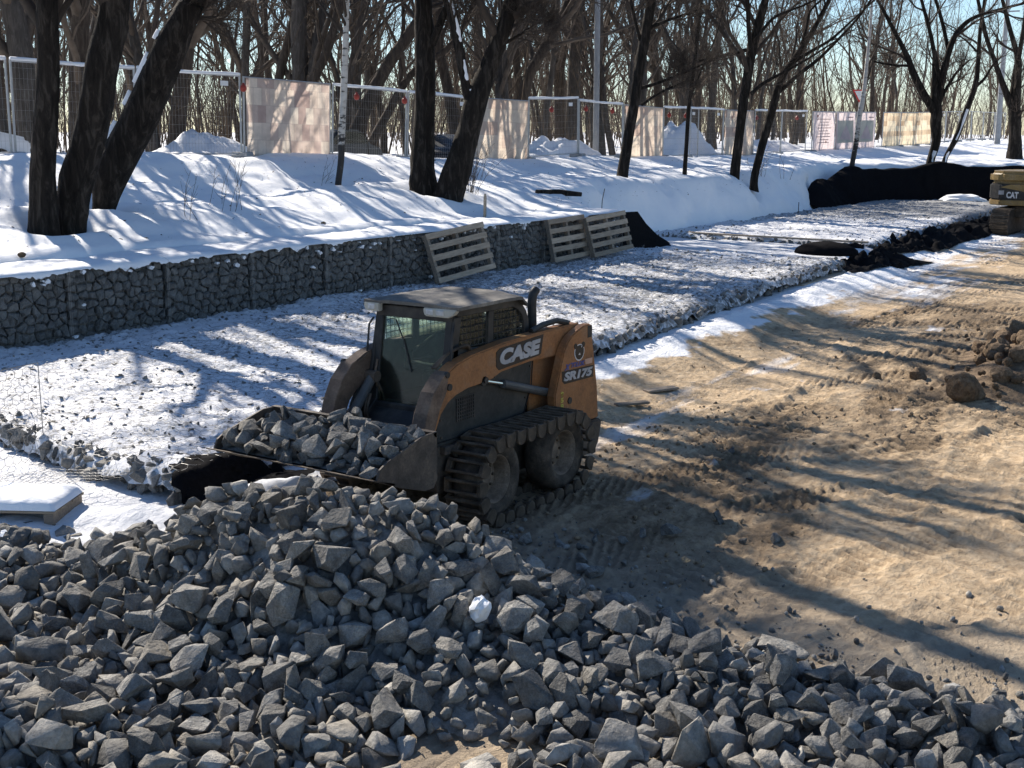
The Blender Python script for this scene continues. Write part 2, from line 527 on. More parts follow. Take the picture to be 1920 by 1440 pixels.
def glass_mat():
    m, nt, b = new_mat('dusty_cab_glass')
    out = nt.nodes['Material Output']
    tr = N(nt, 'ShaderNodeBsdfTransparent'); tr.inputs[0].default_value = (0.86, 0.92, 0.88, 1)
    gl = N(nt, 'ShaderNodeBsdfGlossy'); gl.inputs['Roughness'].default_value = 0.12; gl.inputs[0].default_value = (0.8, 0.8, 0.8, 1)
    df = N(nt, 'ShaderNodeBsdfDiffuse'); df.inputs[0].default_value = (0.16, 0.15, 0.13, 1)
    fr = N(nt, 'ShaderNodeFresnel'); fr.inputs[0].default_value = 1.3
    m1 = N(nt, 'ShaderNodeMixShader'); m2 = N(nt, 'ShaderNodeMixShader')
    f = noise(nt, coords(nt), 2.2, 4, 0.5)
    k = ramp(nt, f, [(0.3, (0.01, 0.01, 0.01)), (0.75, (0.09, 0.09, 0.09))]).outputs[0]
    nt.links.new(k, m1.inputs[0]); nt.links.new(tr.outputs[0], m1.inputs[1]); nt.links.new(df.outputs[0], m1.inputs[2])
    nt.links.new(fr.outputs[0], m2.inputs[0]); nt.links.new(m1.outputs[0], m2.inputs[1]); nt.links.new(gl.outputs[0], m2.inputs[2])
    nt.links.new(m2.outputs[0], out.inputs[0])
    return m


M['glass'] = glass_mat()


def banner_mat(name, c1, c2, c3, bw, bh, trans=0.55):
    """sheet printed with a block-paving pattern, sun shining through it"""
    m, nt, b = new_mat(name)
    out = nt.nodes['Material Output']
    v = coords(nt, (1, 1, 1))
    sx = nt.nodes.new('ShaderNodeSeparateXYZ'); nt.links.new(v, sx.inputs[0])
    cb = nt.nodes.new('ShaderNodeCombineXYZ')
    nt.links.new(sx.outputs[0], cb.inputs[0]); nt.links.new(sx.outputs[2], cb.inputs[1])
    br = N(nt, 'ShaderNodeTexBrick'); br.offset = 0.5
    br.inputs['Scale'].default_value = 1.0; br.inputs['Mortar Size'].default_value = 0.006
    br.inputs['Brick Width'].default_value = bw; br.inputs['Row Height'].default_value = bh
    br.inputs['Color1'].default_value = (*c1, 1); br.inputs['Color2'].default_value = (*c2, 1); br.inputs['Mortar'].default_value = (*c3, 1)
    br.inputs['Bias'].default_value = 0.1
    nt.links.new(cb.outputs[0], br.inputs['Vector'])
    f = noise(nt, v, 3.0, 5, 0.6)
    k = ramp(nt, f, [(0.35, (0.82, 0.82, 0.82)), (0.65, (1.05, 1.05, 1.05))]).outputs[0]
    col = mixc(nt, 1.0, br.outputs[0], k, 'MULTIPLY')
    df = N(nt, 'ShaderNodeBsdfDiffuse'); tl = N(nt, 'ShaderNodeBsdfTranslucent'); mx = N(nt, 'ShaderNodeMixShader'); mx.inputs[0].default_value = trans
    nt.links.new(col, df.inputs[0]); nt.links.new(col, tl.inputs[0])
    nt.links.new(df.outputs[0], mx.inputs[1]); nt.links.new(tl.outputs[0], mx.inputs[2]); nt.links.new(mx.outputs[0], out.inputs[0])
    return m


def sheet_mat(name, c, trans=0.5):
    m, nt, b = new_mat(name)
    out = nt.nodes['Material Output']
    f = noise(nt, coords(nt), 2.0, 6, 0.6)
    col = ramp(nt, f, [(0.3, tuple(x * 0.85 for x in c)), (0.7, c)]).outputs[0]
    df = N(nt, 'ShaderNodeBsdfDiffuse'); tl = N(nt, 'ShaderNodeBsdfTranslucent'); mx = N(nt, 'ShaderNodeMixShader'); mx.inputs[0].default_value = trans
    nt.links.new(col, df.inputs[0]); nt.links.new(col, tl.inputs[0])
    nt.links.new(df.outputs[0], mx.inputs[1]); nt.links.new(tl.outputs[0], mx.inputs[2]); nt.links.new(mx.outputs[0], out.inputs[0])
    return m


def pane_mat():
    m, nt, b = new_mat('dust_covered_pane')
    out = nt.nodes['Material Output']
    tr = N(nt, 'ShaderNodeBsdfTransparent'); tr.inputs[0].default_value = (0.8, 0.88, 0.82, 1)
    tl = N(nt, 'ShaderNodeBsdfTranslucent'); tl.inputs[0].default_value = (0.36, 0.40, 0.34, 1)
    f = noise(nt, coords(nt), 3.0, 5, 0.6); k = ramp(nt, f, [(0.3, (0.08, 0.08, 0.08)), (0.7, (0.3, 0.3, 0.3))]).outputs[0]
    mx = N(nt, 'ShaderNodeMixShader'); nt.links.new(k, mx.inputs[0]); nt.links.new(tr.outputs[0], mx.inputs[1]); nt.links.new(tl.outputs[0], mx.inputs[2]); nt.links.new(mx.outputs[0], out.inputs[0])
    return m


M['dust_pane'] = pane_mat()
M['rim'] = grainy('dusty_rim', (0.12, 0.09, 0.068), (0.23, 0.175, 0.13), 7, 0.75, 0.3, 0.006, 25, c3=(0.34, 0.26, 0.19), speck=0.35)
M['arm_dust'] = grainy('mud_dusted_steel', (0.09, 0.062, 0.045), (0.17, 0.115, 0.082), 5, 0.75, 0.3, 0.006, 25, c3=(0.25, 0.175, 0.125), speck=0.3)
M['banner_rose'] = banner_mat('paving_print_rose', (0.76, 0.68, 0.58), (0.44, 0.34, 0.31), (0.45, 0.38, 0.34), 0.30, 0.44)
M['banner_sand'] = banner_mat('paving_print_sand', (0.80, 0.71, 0.59), (0.55, 0.42, 0.35), (0.55, 0.46, 0.38), 0.55, 0.42)
M['banner_gold'] = banner_mat('paving_print_gold', (0.86, 0.77, 0.58), (0.55, 0.41, 0.28), (0.70, 0.58, 0.42), 1.5, 0.30)
M['board_pink'] = sheet_mat('pale_pink_board', (0.76, 0.66, 0.66), 0.5)
M['print_grey'] = sheet_mat('grey_print', (0.42, 0.33, 0.36), 0.4)
M['print_picture'] = sheet_mat('grey_green_picture', (0.60, 0.62, 0.58), 0.5)
M['print_red'] = sheet_mat('dark_red_print', (0.25, 0.06, 0.06), 0.3)
# ---------------------------------------------------------------- ground (one sheet to the horizon)
def edge_near(x): return 8.5 + 0.077 * (x - 7.3)
def edge_far(x): return 11.2 + 0.055 * (x - 34.7)
def front_x(y): return 7.28 + 0.17 * np.maximum(0, y - 9.5)


def mat_dist(X, Y):
    """horizontal distance outside the stone mattresses"""
    ye = np.where(X < 31.5, edge_near(X), edge_far(X))
    return np.hypot(np.maximum(ye - Y, 0), np.maximum(front_x(Y) - X, 0))


TRACKS = [[(10.4, 6.2), (14, 5.2), (20, 3.4), (30, 1.2)], [(10.4, 7.6), (14.5, 6.5), (21, 4.8), (32, 3)],
          [(9.3, 5.3), (12.5, 4.4), (17, 2.2), (23, -1.5)], [(8.6, 4.3), (11.4, 3.4), (15.5, 1.0), (20, -3)],
          [(8.3, 3.6), (10.4, 2.9), (12.6, 1.2), (14, -2)], [(8.2, 2.6), (9.8, 1.8), (11.3, 0.2), (12, -2.5)],
          [(13, 7.4), (20, 7.3), (30, 7.6), (46, 9.2)], [(13, 6.0), (20, 5.8), (30, 6.0), (46, 7.6)],
          [(9.0, 2.2), (11.5, 3.0), (14.5, 3.3), (19, 2.6)], [(9.6, 1.2), (12.2, 2.2), (15.5, 2.4), (20, 1.2)], [(10.8, 4.4), (13.2, 2.9), (15.0, 0.6), (15.6, -2)], [(11.8, 5.2), (14.6, 3.5), (16.9, 1.2), (18, -2)],
          [(9.8, 5.0), (12.5, 5.3), (16, 5.9), (24, 6.9)], [(10.5, 3.2), (13.5, 3.7), (17, 4.5), (26, 4.6)]]


def smooth_poly(P, n=40):
    P = np.array(P, float); t = np.linspace(0, len(P) - 1, n); i = np.clip(t.astype(int), 0, len(P) - 2); f = (t - i)[:, None]
    p0 = P[np.maximum(i - 1, 0)]; p1 = P[i]; p2 = P[i + 1]; p3 = P[np.minimum(i + 2, len(P) - 1)]
    return 0.5 * ((2 * p1) + (-p0 + p2) * f + (2 * p0 - 5 * p1 + 4 * p2 - p3) * f * f + (-p0 + 3 * p1 - 3 * p2 + p3) * f ** 3)


def ground_fields(X, Y):
    d = mat_dist(X, Y)
    z = 0.05 * fbm(X * 0.25, Y * 0.25, 3, 3)
    left = sstep(7.9, 9.3, Y) * (1 - sstep(7.3, 8.0, X))
    lift = np.maximum(0.23 * (1 - sstep(0.15, 1.7, d)), 0.22 * left)
    near = (X > 3) & (X < 62) & (Y > -6) & (Y < 14)
    z = z * (1 - 0.6 * left) + np.where((X > 2) & (X < 60) & (Y > -8), lift, 0)
    # snow cover
    far = sstep(17, 30, X)
    reach = 1.15 + 0.25 * far
    core = 1 - sstep(0.55, reach, d + 0.75 * fbm(X * 0.7, Y * 1.1, 8, 5, 0.6))
    streak = far * 0.40 * (1 - sstep(1.0, 6.0, d)) + 0.14 * sstep(12, 20, X) * (1 - sstep(1, 6, d))
    snow = np.maximum(np.maximum(core, streak), np.maximum(sstep(8.1, 8.6, Y + 0.25 * fbm(X * 1.3, Y * 1.3, 4, 3)) * (1 - sstep(7.6, 8.4, X)), 0))
    snow = np.where(X < 3, 0.3, snow)
    patch = sstep(0.42, 0.7, fbm(X * 0.55 + 3, Y * 0.9, 21, 4)) * 0.42 * (X > 8)
    snow = np.maximum(snow, patch)
    z = z + 0.10 * core * np.abs(fbm(X * 1.1, Y * 1.8, 31, 4)) * np.where(d > 0.2, 1, 0.3)
    # churned sand: crumbs and clods, finer than a hand
    rough = sstep(-0.30, 0.30, fbm(X * 0.32, Y * 0.45, 12, 3)) * (1 - core)
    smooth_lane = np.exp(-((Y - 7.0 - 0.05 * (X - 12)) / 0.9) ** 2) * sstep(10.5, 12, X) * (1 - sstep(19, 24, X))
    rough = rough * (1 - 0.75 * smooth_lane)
    snow = np.maximum(snow, 0.36 * smooth_lane)  # frosty lane, its paleness also painting in the strong sunlight behind the loader
    c1 = np.maximum(0, fbm(X * 4.5, Y * 6.5, 40, 4, 0.6)); c2 = fbm(X * 13, Y * 17, 45, 3, 0.6)
    z = z + ((0.008 + 0.042 * rough) * c1 + (0.006 + 0.024 * rough) * c2) * (1 - 0.8 * np.clip(core + left, 0, 1)) * near
    damp = 0.34 * rough - 0.13 - 0.12 * smooth_lane
    # sweeping passes of cleated tracks, curving round the machine
    for k, (cx, cy, pitch, wid, per) in enumerate(((4.0, -14.0, 1.45, 0.50, 0.135), (22.0, -22.0, 1.9, 0.48, 0.15))):
        rr = np.hypot(X - cx, Y - cy); th = np.arctan2(Y - cy, X - cx)
        lane = np.abs(((rr + 0.12 * fbm(X * 0.3, Y * 0.3, 130 + k, 2)) % pitch) - pitch / 2)
        w = 1 - sstep(wid * 0.42, wid * 0.62, lane)
        show = sstep(-0.10, 0.12, fbm(X * 0.28 + 7 * k, Y * 0.35, 140 + k, 3)) * (1 - np.clip(core * 1.5, 0, 1)) * near * (1 - 0.7 * smooth_lane)
        rd = np.sin(th * rr * 2 * pi / per + 0.8 * fbm(X * 1.2, Y * 1.2, 150 + k, 2)); rd = sstep(-0.35, 0.75, rd)
        z = z + w * show * (0.027 * rd * (0.5 + 1.0 * vnoise(X * 6, Y * 6, 160 + k)) - 0.015)
        z = z + np.exp(-((lane - wid * 0.62) / 0.06) ** 2) * show * 0.035 * np.maximum(0, 0.2 + fbm(X * 5, Y * 5, 170 + k, 3))
        damp = damp + 0.14 * w * show * (1 - rd)
    for k, P in enumerate(TRACKS):
        Q = smooth_poly(P)
        best = np.full(X.shape, 9.0); arc = np.zeros(X.shape); s0 = 0
        for a, b in zip(Q[:-1], Q[1:]):
            e = b - a; L = np.hypot(*e); e = e / L
            t = np.clip((X - a[0]) * e[0] + (Y - a[1]) * e[1], 0, L)
            dd = np.hypot(X - a[0] - e[0] * t, Y - a[1] - e[1] * t)
            m = dd < best; best = np.where(m, dd, best); arc = np.where(m, s0 + t, arc); s0 += L
        w = 1 - sstep(0.19, 0.30, best)
        fade = sstep(-0.35, 0.25, fbm(X * 0.5 + k * 3, Y * 0.5, 60 + k, 3)) * (1 - core)
        ridge = 0.5 + 0.5 * np.sin(arc * 2 * pi / 0.115 + 1.6 * fbm(X * 2, Y * 2, 70 + k, 2))
        z = z + w * fade * (0.036 * ridge ** 1.3 * (0.7 + 0.6 * c1) - 0.024)
        lip = np.exp(-((best - 0.27) / 0.07) ** 2)
        z = z + lip * fade * 0.045 * np.maximum(0, 0.3 + fbm(X * 4, Y * 4, 80 + k, 3))
        damp = damp + 0.16 * w * fade * (1 - ridge)
    dust = (1 - sstep(0.3, 2.2, np.hypot(np.maximum(0, X - 7.6), np.maximum(0, Y - 6.5)))) * 0.75 * (X > 2) * (0.7 + 0.5 * fbm(X, Y, 90, 3))
    z = np.where(Y > 14.5, -0.25, z)          # lies below the mattress and the bank
    return z, np.clip(snow, 0, 1.2), damp, np.clip(dust, 0, 1)


def axis(parts):
    out = []
    for a, b, st in parts:
        out.append(np.arange(a, b, st))
    return np.concatenate(out + [[parts[-1][1]]])


gx = axis([(-400, -40, 60), (-40, 2, 4), (2, 6, 0.2), (6, 7.4, 0.07), (7.4, 17, 0.031), (17, 24, 0.065), (24, 34, 0.16), (34, 62, 0.4), (62, 120, 6), (120, 1500, 115)])
gy = axis([(-1200, -60, 95), (-60, -6, 6), (-6, -1, 0.4), (-1, 0.6, 0.06), (0.6, 7.6, 0.031), (7.6, 10.4, 0.06), (10.4, 14, 0.18), (14, 30, 2), (30, 120, 15), (120, 1200, 120)])
GX, GY_ = np.meshgrid(gx, gy, indexing='ij')
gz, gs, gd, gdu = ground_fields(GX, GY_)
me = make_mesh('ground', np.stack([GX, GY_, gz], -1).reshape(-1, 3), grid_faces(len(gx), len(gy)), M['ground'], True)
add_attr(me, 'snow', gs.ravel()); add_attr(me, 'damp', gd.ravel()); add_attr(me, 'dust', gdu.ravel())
tag(obj('ground', me), 'sandy churned ground with tyre marks and snow streaks', kind='structure')


def ground_z(x, y):
    return float(ground_fields(np.array([float(x)]), np.array([float(y)]))[0][0])


# ---------------------------------------------------------------- snow bank: a profile swept along the edge of the dig
PATH = [(-60, 16.45), (-10, 16.45), (10, 16.45), (20, 16.45), (28.6, 16.5), (30.2, 17.5), (35, 17.9), (42, 17.8), (49.5, 18.25), (53, 18.9), (56.5, 18.6),
        (58.9, 16.9), (60.2, 13.5), (62, 9), (66, 0), (75, -15), (110, -60)]
_fr = RS(64)
FOOT = [(x0 + dx * k + _fr.normal(0, 0.06), y0 + dy * k + (0.11 if k % 2 else -0.11), 0.022) for x0, y0, dx, dy, n in ((13.5, 20.6, 0.55, 0.06, 16), (22.6, 21.6, 0.58, -0.07, 15), (28.0, 18.8, 0.55, 0.10, 14)) for k in range(n)]
WELLS = []     # hollows round the tree trunks, filled below: (x, y, radius, depth)


def bank_top(X, Y):
    e = np.interp(X, [0, 16, 25, 33, 37, 40, 46, 55, 64, 81, 95, 140], [3.05, 3.02, 2.9, 2.62, 2.56, 2.66, 2.5, 2.46, 2.52, 2.67, 2.93, 2.95])
    lowx = sstep(50, 60, X)
    ys = [-200, 16.45, 17.6, 18.5, 19.5, 20.5, 21.5, 22.5, 23.3, 24, 27, 400]
    base = np.interp(Y, ys, [1.60, 1.60, 1.66, 1.90, 2.10, 2.24, 2.5, 2.8, 2.97, 3.0, 2.9, 2.9])
    basel = np.interp(Y, ys, [2.0, 2.02, 2.05, 2.08, 2.12, 2.2, 2.4, 2.7, 2.9, 3.0, 2.95, 2.95])
    b = base * (1 - lowx) + basel * lowx
    f = sstep(19.5, 23.5, Y)
    return b + (e - 3.0) * f


def bank_z(X, Y, wells=True):
    z = bank_top(X, Y)
    z = z + 0.13 * fbm(X * 0.35, Y * 0.5, 101, 4) + 0.06 * fbm(X * 1.2, Y * 1.6, 102, 4) + 0.016 * fbm(X * 5, Y * 6, 104, 3)
    z = z + 0.09 * np.maximum(0, fbm(X * 0.7 + 9, Y * 0.7, 103, 3)) * sstep(20.5, 23, Y)
    for fx, fy, fr in FOOT:
        z = z - 0.07 * np.exp(-((X - fx) ** 2 + (Y - fy) ** 2) / fr)
    if wells:
        for wx, wy, r, dp in WELLS:
            z = z - dp * np.exp(-((X - wx) ** 2 + (Y - wy) ** 2) / (r * r)) + 0.35 * dp * np.exp(-((np.hypot(X - wx, Y - wy) - 1.7 * r) / (0.6 * r)) ** 2)
    return z


def bz(x, y, wells=False):
    return float(bank_z(np.array([float(x)]), np.array([float(y)]), wells)[0])


def build_bank():
    P = smooth_poly(PATH, 1800)
    seg = np.hypot(*np.diff(P, axis=0).T); s = np.concatenate([[0], np.cumsum(seg)])
    # stations dense where the camera looks
    dens = np.interp(P[:, 0], [-60, 5, 9, 30, 50, 66, 110], [0.3, 1, 7, 6, 4.5, 2, 0.1])
    cum = np.concatenate([[0], np.cumsum(seg * 0.5 * (dens[1:] + dens[:-1]))])
    st = np.interp(np.arange(0, cum[-1], 1.0), cum, s)
    px = np.interp(st, s, P[:, 0]); py = np.interp(st, s, P[:, 1])
    tx = np.gradient(px, st); ty = np.gradient(py, st)
    k = np.ones(9) / 9
    tx = np.convolve(np.pad(tx, 4, 'edge'), k, 'valid'); ty = np.convolve(np.pad(ty, 4, 'edge'), k, 'valid')
    L = np.hypot(tx, ty); nx = -ty / L; ny = tx / L
    off = np.concatenate([[0, 0.03, 0.08, 0.16, 0.26, 0.38, 0.5, 0.62], np.arange(0.75, 9.2, 0.115), np.arange(9.3, 16, 0.45), [17, 19, 23, 30, 45, 80, 200, 600, 1200]])
    X = px[:, None] + nx[:, None] * off[None]; Y = py[:, None] + ny[:, None] * off[None]
    top = bank_z(X, Y)
    free = sstep(28.4, 30.0, px)[:, None]                      # beyond the wall the face is free down to the dig
    face = sstep(-0.05, 0.62 + 0.75 * free, off[None] * (1 + 0.5 * fbm(X * 0.6, Y * 0.6, 110, 4)) + 0.10 * fbm(X * 1.8, Y * 1.8, 111, 3) * (off[None] > 0.02) * free)
    base = 0.35 * free + (1.25) * (1 - free)
    Z = base + (top - base) * face
    push = 0.55 * fbm(st[:, None] * 0.30 + 0 * off[None], Z * 0.9, 120, 5) * free * (1 - sstep(0.6, 1.6, off[None]))
    X = X + nx[:, None] * push; Y = Y + ny[:, None] * push
    V = np.stack([X, Y, Z], -1).reshape(-1, 3)
    o = mobj('snow_bank', V, grid_faces(len(st), len(off)), M['snow'], smooth=True)
    tag(o, 'sloping snow bank below the wire fence', kind='structure')
# ---------------------------------------------------------------- rocks (shared shapes)
def rock_mesh(name, seed, mat, npts=14, bev=0.05, boxy=0.5, size=(1, 0.8, 0.62)):
    r = RS(seed)
    p = r.normal(size=(npts, 3))
    p = p / np.linalg.norm(p, axis=1)[:, None]
    c = p / np.abs(p).max(axis=1)[:, None]
    p = (p * (1 - boxy) + c * boxy) * (0.82 + 0.36 * r.rand(npts, 1))
    p = p * np.array(size) * 0.5
    bm = bmesh.new()
    for q in p: bm.verts.new(q)
    res = bmesh.ops.convex_hull(bm, input=bm.verts)
    junk = [g for g in res['geom_interior'] if isinstance(g, bmesh.types.BMVert)]
    if junk: bmesh.ops.delete(bm, geom=junk, context='VERTS')
    bmesh.ops.dissolve_limit(bm, angle_limit=0.30, verts=bm.verts, edges=bm.edges)
    if bev > 0:
        bmesh.ops.bevel(bm, geom=list(bm.edges), offset=bev, offset_type='OFFSET', segments=1, affect='EDGES', clamp_overlap=True)
    bmesh.ops.triangulate(bm, faces=bm.faces)
    for v in bm.verts: v.co *= 1 + r.uniform(-0.035, 0.035)
    me = bpy.data.meshes.new(name)
    bm.to_mesh(me); bm.free()
    if mat: me.materials.append(mat)
    return me


def blob_mesh(name, seed, mat, sub=3, amp=0.18, size=(1, 1, 1), freq=2.2):
    bm = bmesh.new(); bmesh.ops.create_icosphere(bm, subdivisions=sub, radius=0.5)
    co = np.array([v.co[:] for v in bm.verts])
    n1 = fbm(co[:, 0] * freq * 2 + seed, co[:, 1] * freq * 2 + co[:, 2] * freq * 1.3, seed, 4); n2 = fbm(co[:, 2] * freq * 2 + seed * 1.7, co[:, 0] * freq * 1.5 - co[:, 1] * freq * 2, seed + 9, 4)
    co = co * (1 + amp * (n1 + n2))[:, None] * np.array(size)
    for v, c in zip(bm.verts, co): v.co = c
    me = bpy.data.meshes.new(name); bm.to_mesh(me); bm.free()
    me.materials.append(mat)
    return me


NROCK = 26
ROCKS = [rock_mesh('broken_stone', 500 + i, M['stone'], 11 + i % 5, 0.018, 0.25 + 0.5 * ((i * 7) % 10) / 10,
                   (1.0, 0.62 + 0.3 * ((i * 3) % 7) / 7, 0.45 + 0.3 * ((i * 5) % 9) / 9)) for i in range(NROCK)]
ROCKS_DARK = []
for me0 in ROCKS[:12]:
    m2 = me0.copy(); m2.materials.clear(); m2.materials.append(M['wet_stone']); ROCKS_DARK.append(m2)


def mesh_arrays(me):
    V = np.empty(len(me.vertices) * 3, np.float32); me.vertices.foreach_get('co', V)
    F = np.empty(len(me.loops), np.int32); me.loops.foreach_get('vertex_index', F)
    return V.reshape(-1, 3), F.reshape(-1, 3)


ROCK_VF = [mesh_arrays(m) for m in ROCKS]
PLAIN_VF = [mesh_arrays(rock_mesh('plain_stone', 500 + i, M['stone'], 11 + i % 5, 0, 0.25 + 0.5 * ((i * 7) % 10) / 10, (1.0, 0.62 + 0.3 * ((i * 3) % 7) / 7, 0.45 + 0.3 * ((i * 5) % 9) / 9))) for i in range(NROCK)]


def joined(name, inst, vf, mat, parent=None):
    """inst: (index, location, 3x3 rotation, scale3) -> one mesh"""
    Vs = []; Fs = []; n = 0
    for i, loc, R, s in inst:
        V, F = vf[i]
        Vs.append((V * np.asarray(s, np.float32)) @ np.asarray(R, np.float32).T + np.asarray(loc, np.float32)); Fs.append(F + n); n += len(V)
    o = mobj(name, np.concatenate(Vs), np.concatenate(Fs), mat, parent)
    return tag(o, kind='stuff')


def rot3(r):
    q = r.normal(size=4); q = q / np.linalg.norm(q); w, x, y, z = q
    return np.array([[1 - 2 * (y * y + z * z), 2 * (x * y - z * w), 2 * (x * z + y * w)], [2 * (x * y + z * w), 1 - 2 * (x * x + z * z), 2 * (y * z - x * w)],
                     [2 * (x * z - y * w), 2 * (y * z + x * w), 1 - 2 * (x * x + y * y)]])


def mat4(loc, R, s):
    m = Matrix(np.asarray(R).tolist()).to_4x4(); m.translation = Vector([float(c) for c in loc])
    s = (s, s, s) if np.isscalar(s) else s
    return m @ Matrix.Diagonal((float(s[0]), float(s[1]), float(s[2]), 1))


# ---------------------------------------------------------------- hexagonal wire netting
def hexnet(ax, ay, w, h, cw=0.10, ch=0.08, zf=None, r=0.0018, jit=0.0):
    """flat netting in the plane spanned by unit vectors ax, ay from the origin; returns V,F of thin three-sided wires"""
    nx = int(w / cw) + 1; ny = int(h / ch) + 1
    P0 = []; P1 = []
    for j in range(ny):
        ox = (j % 2) * cw * 0.5
        for i in range(nx):
            x = i * cw + ox; y = j * ch
            a = (x, y); b = (x + cw * 0.5, y + ch * 0.3); c = (x + cw, y); d = (x + cw * 0.5, y + ch)
            P0 += [a, b, b]; P1 += [b, c, d]
    P0 = np.array(P0); P1 = np.array(P1)
    ok = (P1[:, 0] <= w) & (P1[:, 1] <= h); P0 = P0[ok]; P1 = P1[ok]
    def lift(P):
        q = P[:, :1] * np.array(ax) + P[:, 1:] * np.array(ay)
        return q
    A = lift(P0); B = lift(P1)
    if zf is not None:
        A = zf(A); B = zf(B)
    d = B - A; d /= np.linalg.norm(d, axis=1)[:, None]
    up = np.cross(np.array(ax), np.array(ay)); u = np.broadcast_to(up, d.shape); v = np.cross(d, u)
    V = np.stack([A + r * u, A - 0.5 * r * u + 0.87 * r * v, A - 0.5 * r * u - 0.87 * r * v, B + r * u, B - 0.5 * r * u + 0.87 * r * v, B - 0.5 * r * u - 0.87 * r * v], 1)
    n = len(A); b0 = np.arange(n)[:, None] * 6
    F = np.concatenate([b0 + np.array([[0, 1, 4, 3]]), b0 + np.array([[1, 2, 5, 4]]), b0 + np.array([[2, 0, 3, 5]])])
    return V.reshape(-1, 3), F


# ---------------------------------------------------------------- gabion wall: eleven baskets of packed stone
WALL_Y = 15.64
WALL_END = 28.2
BL = 1.85


def clip(poly, px, py, nx, ny):
    out = []
    n = len(poly)
    for i in range(n):
        a = poly[i]; b = poly[(i + 1) % n]
        da = (a[0] - px) * nx + (a[1] - py) * ny; db = (b[0] - px) * nx + (b[1] - py) * ny
        if da <= 0: out.append(a)
        if (da < 0 < db) or (db < 0 < da):
            t = da / (da - db); out.append((a[0] + t * (b[0] - a[0]), a[1] + t * (b[1] - a[1])))
    return out


def packed(w, h, cw, ch, r):
    pts = []
    ny = max(2, int(round(h / ch)))
    for j in range(ny):
        nx = max(2, int(round(w / (cw * r.uniform(0.8, 1.25)))))
        ph = r.rand()
        for i in range(nx):
            pts.append(((i + 0.5 + 0.75 * (r.rand() - 0.5) + 0.4 * (ph - 0.5)) * w / nx, (j + 0.5 + 0.6 * (r.rand() - 0.5)) * h / ny))
    pts = np.array(pts)
    cells = []
    for i, p in enumerate(pts):
        poly = [(0, 0), (w, 0), (w, h), (0, h)]
        d = np.hypot(*(pts - p).T)
        for j in np.argsort(d)[1:16]:
            q = pts[j]; poly = clip(poly, (p[0] + q[0]) / 2, (p[1] + q[1]) / 2, q[0] - p[0], q[1] - p[1])
            if len(poly) < 3: break
        if len(poly) >= 3: cells.append(np.array(poly))
    return cells


def face_stone(poly, r, depth=0.11):
    """stone seen in a packed face: rings of one Voronoi cell, the front ring proud; local (u, out, v)"""
    c = poly.mean(0); d = poly - c
    # drop very short edges, roughen
    keep = [k for k in range(len(d)) if np.hypot(*(poly[k] - poly[k - 1])) > 0.012]
    d = d[keep]
    if len(d) < 3: return None
    n = len(d)
    g = 0.006
    rad = np.hypot(d[:, 0], d[:, 1])[:, None]
    d = d * np.maximum(0.5, (rad - g) / np.maximum(rad, 1e-4)) * (0.84 + 0.20 * r.rand(n, 1))
    out0 = r.uniform(-0.045, 0.022); tilt = r.uniform(-0.4, 0.4, 2)
    k1 = r.uniform(0.45, 0.78)
    off = r.uniform(-0.12, 0.12, 2) * np.array([np.ptp(d[:, 0]), np.ptp(d[:, 1])])
    ringA = d * k1 + off; ringB = d; ringC = d * 0.85
    zA = out0 + ringA @ tilt + r.uniform(-0.006, 0.006, n); zB = out0 - r.uniform(0.02, 0.06, n); zC = np.full(n, out0 - depth)
    V = np.concatenate([np.stack([R[:, 0] + c[0], z, R[:, 1] + c[1]], 1) for R, z in ((ringA, zA), (ringB, zB), (ringC, zC))])
    F = [tuple(range(n))] + [(i, i + n, (i + 1) % n + n, (i + 1) % n) for i in range(n)] + [(i + n, i + 2 * n, (i + 1) % n + 2 * n, (i + 1) % n + n) for i in range(n)]
    return V, F


def snow_cap(name, x0, x1, y0, y1, z, parent, seed, ragged=0.08, thick=0.07, over=0.02):
    nx = int((x1 - x0) / 0.03) + 2; ny = int((y1 - y0) / 0.06) + 2
    u = np.linspace(0, 1, nx); v = np.linspace(0, 1, ny)
    U, Vv = np.meshgrid(u, v, indexing='ij')
    X = x0 + U * (x1 - x0); Y = y0 + Vv * (y1 - y0)
    e = np.minimum((Y - y0) / 0.16, 1)
    wx = X + parent.location.x
    Y = Y + (1 - sstep(0, 0.35, Vv)) * (ragged * np.maximum(0, fbm(wx * 3.0, 0 * Y, seed, 4)) * 1.6 - over)
    Z = z + thick * np.sqrt(np.clip(e, 0, 1)) * (0.8 + 0.55 * fbm(wx * 1.5, Y * 2, 5, 4)) + 0.012 * fbm(wx * 7, Y * 7, 6, 3)
    # tongues of snow hanging down over the front edge
    tongue = 0.16 * np.maximum(0, fbm(wx[:, 0] * 2.2, wx[:, 0] * 0, seed + 7, 5, 0.65) - 0.05)
    Y[:, 1] = -0.034; Z[:, 1] = z + 0.012
    Y[:, 0] = -0.036; Z[:, 0] = z + 0.004 - tongue
    V1 = np.stack([X, Y, Z], -1).reshape(-1, 3)
    return mobj(name, V1, grid_faces(nx, ny), M['snow_clean'], parent, True)


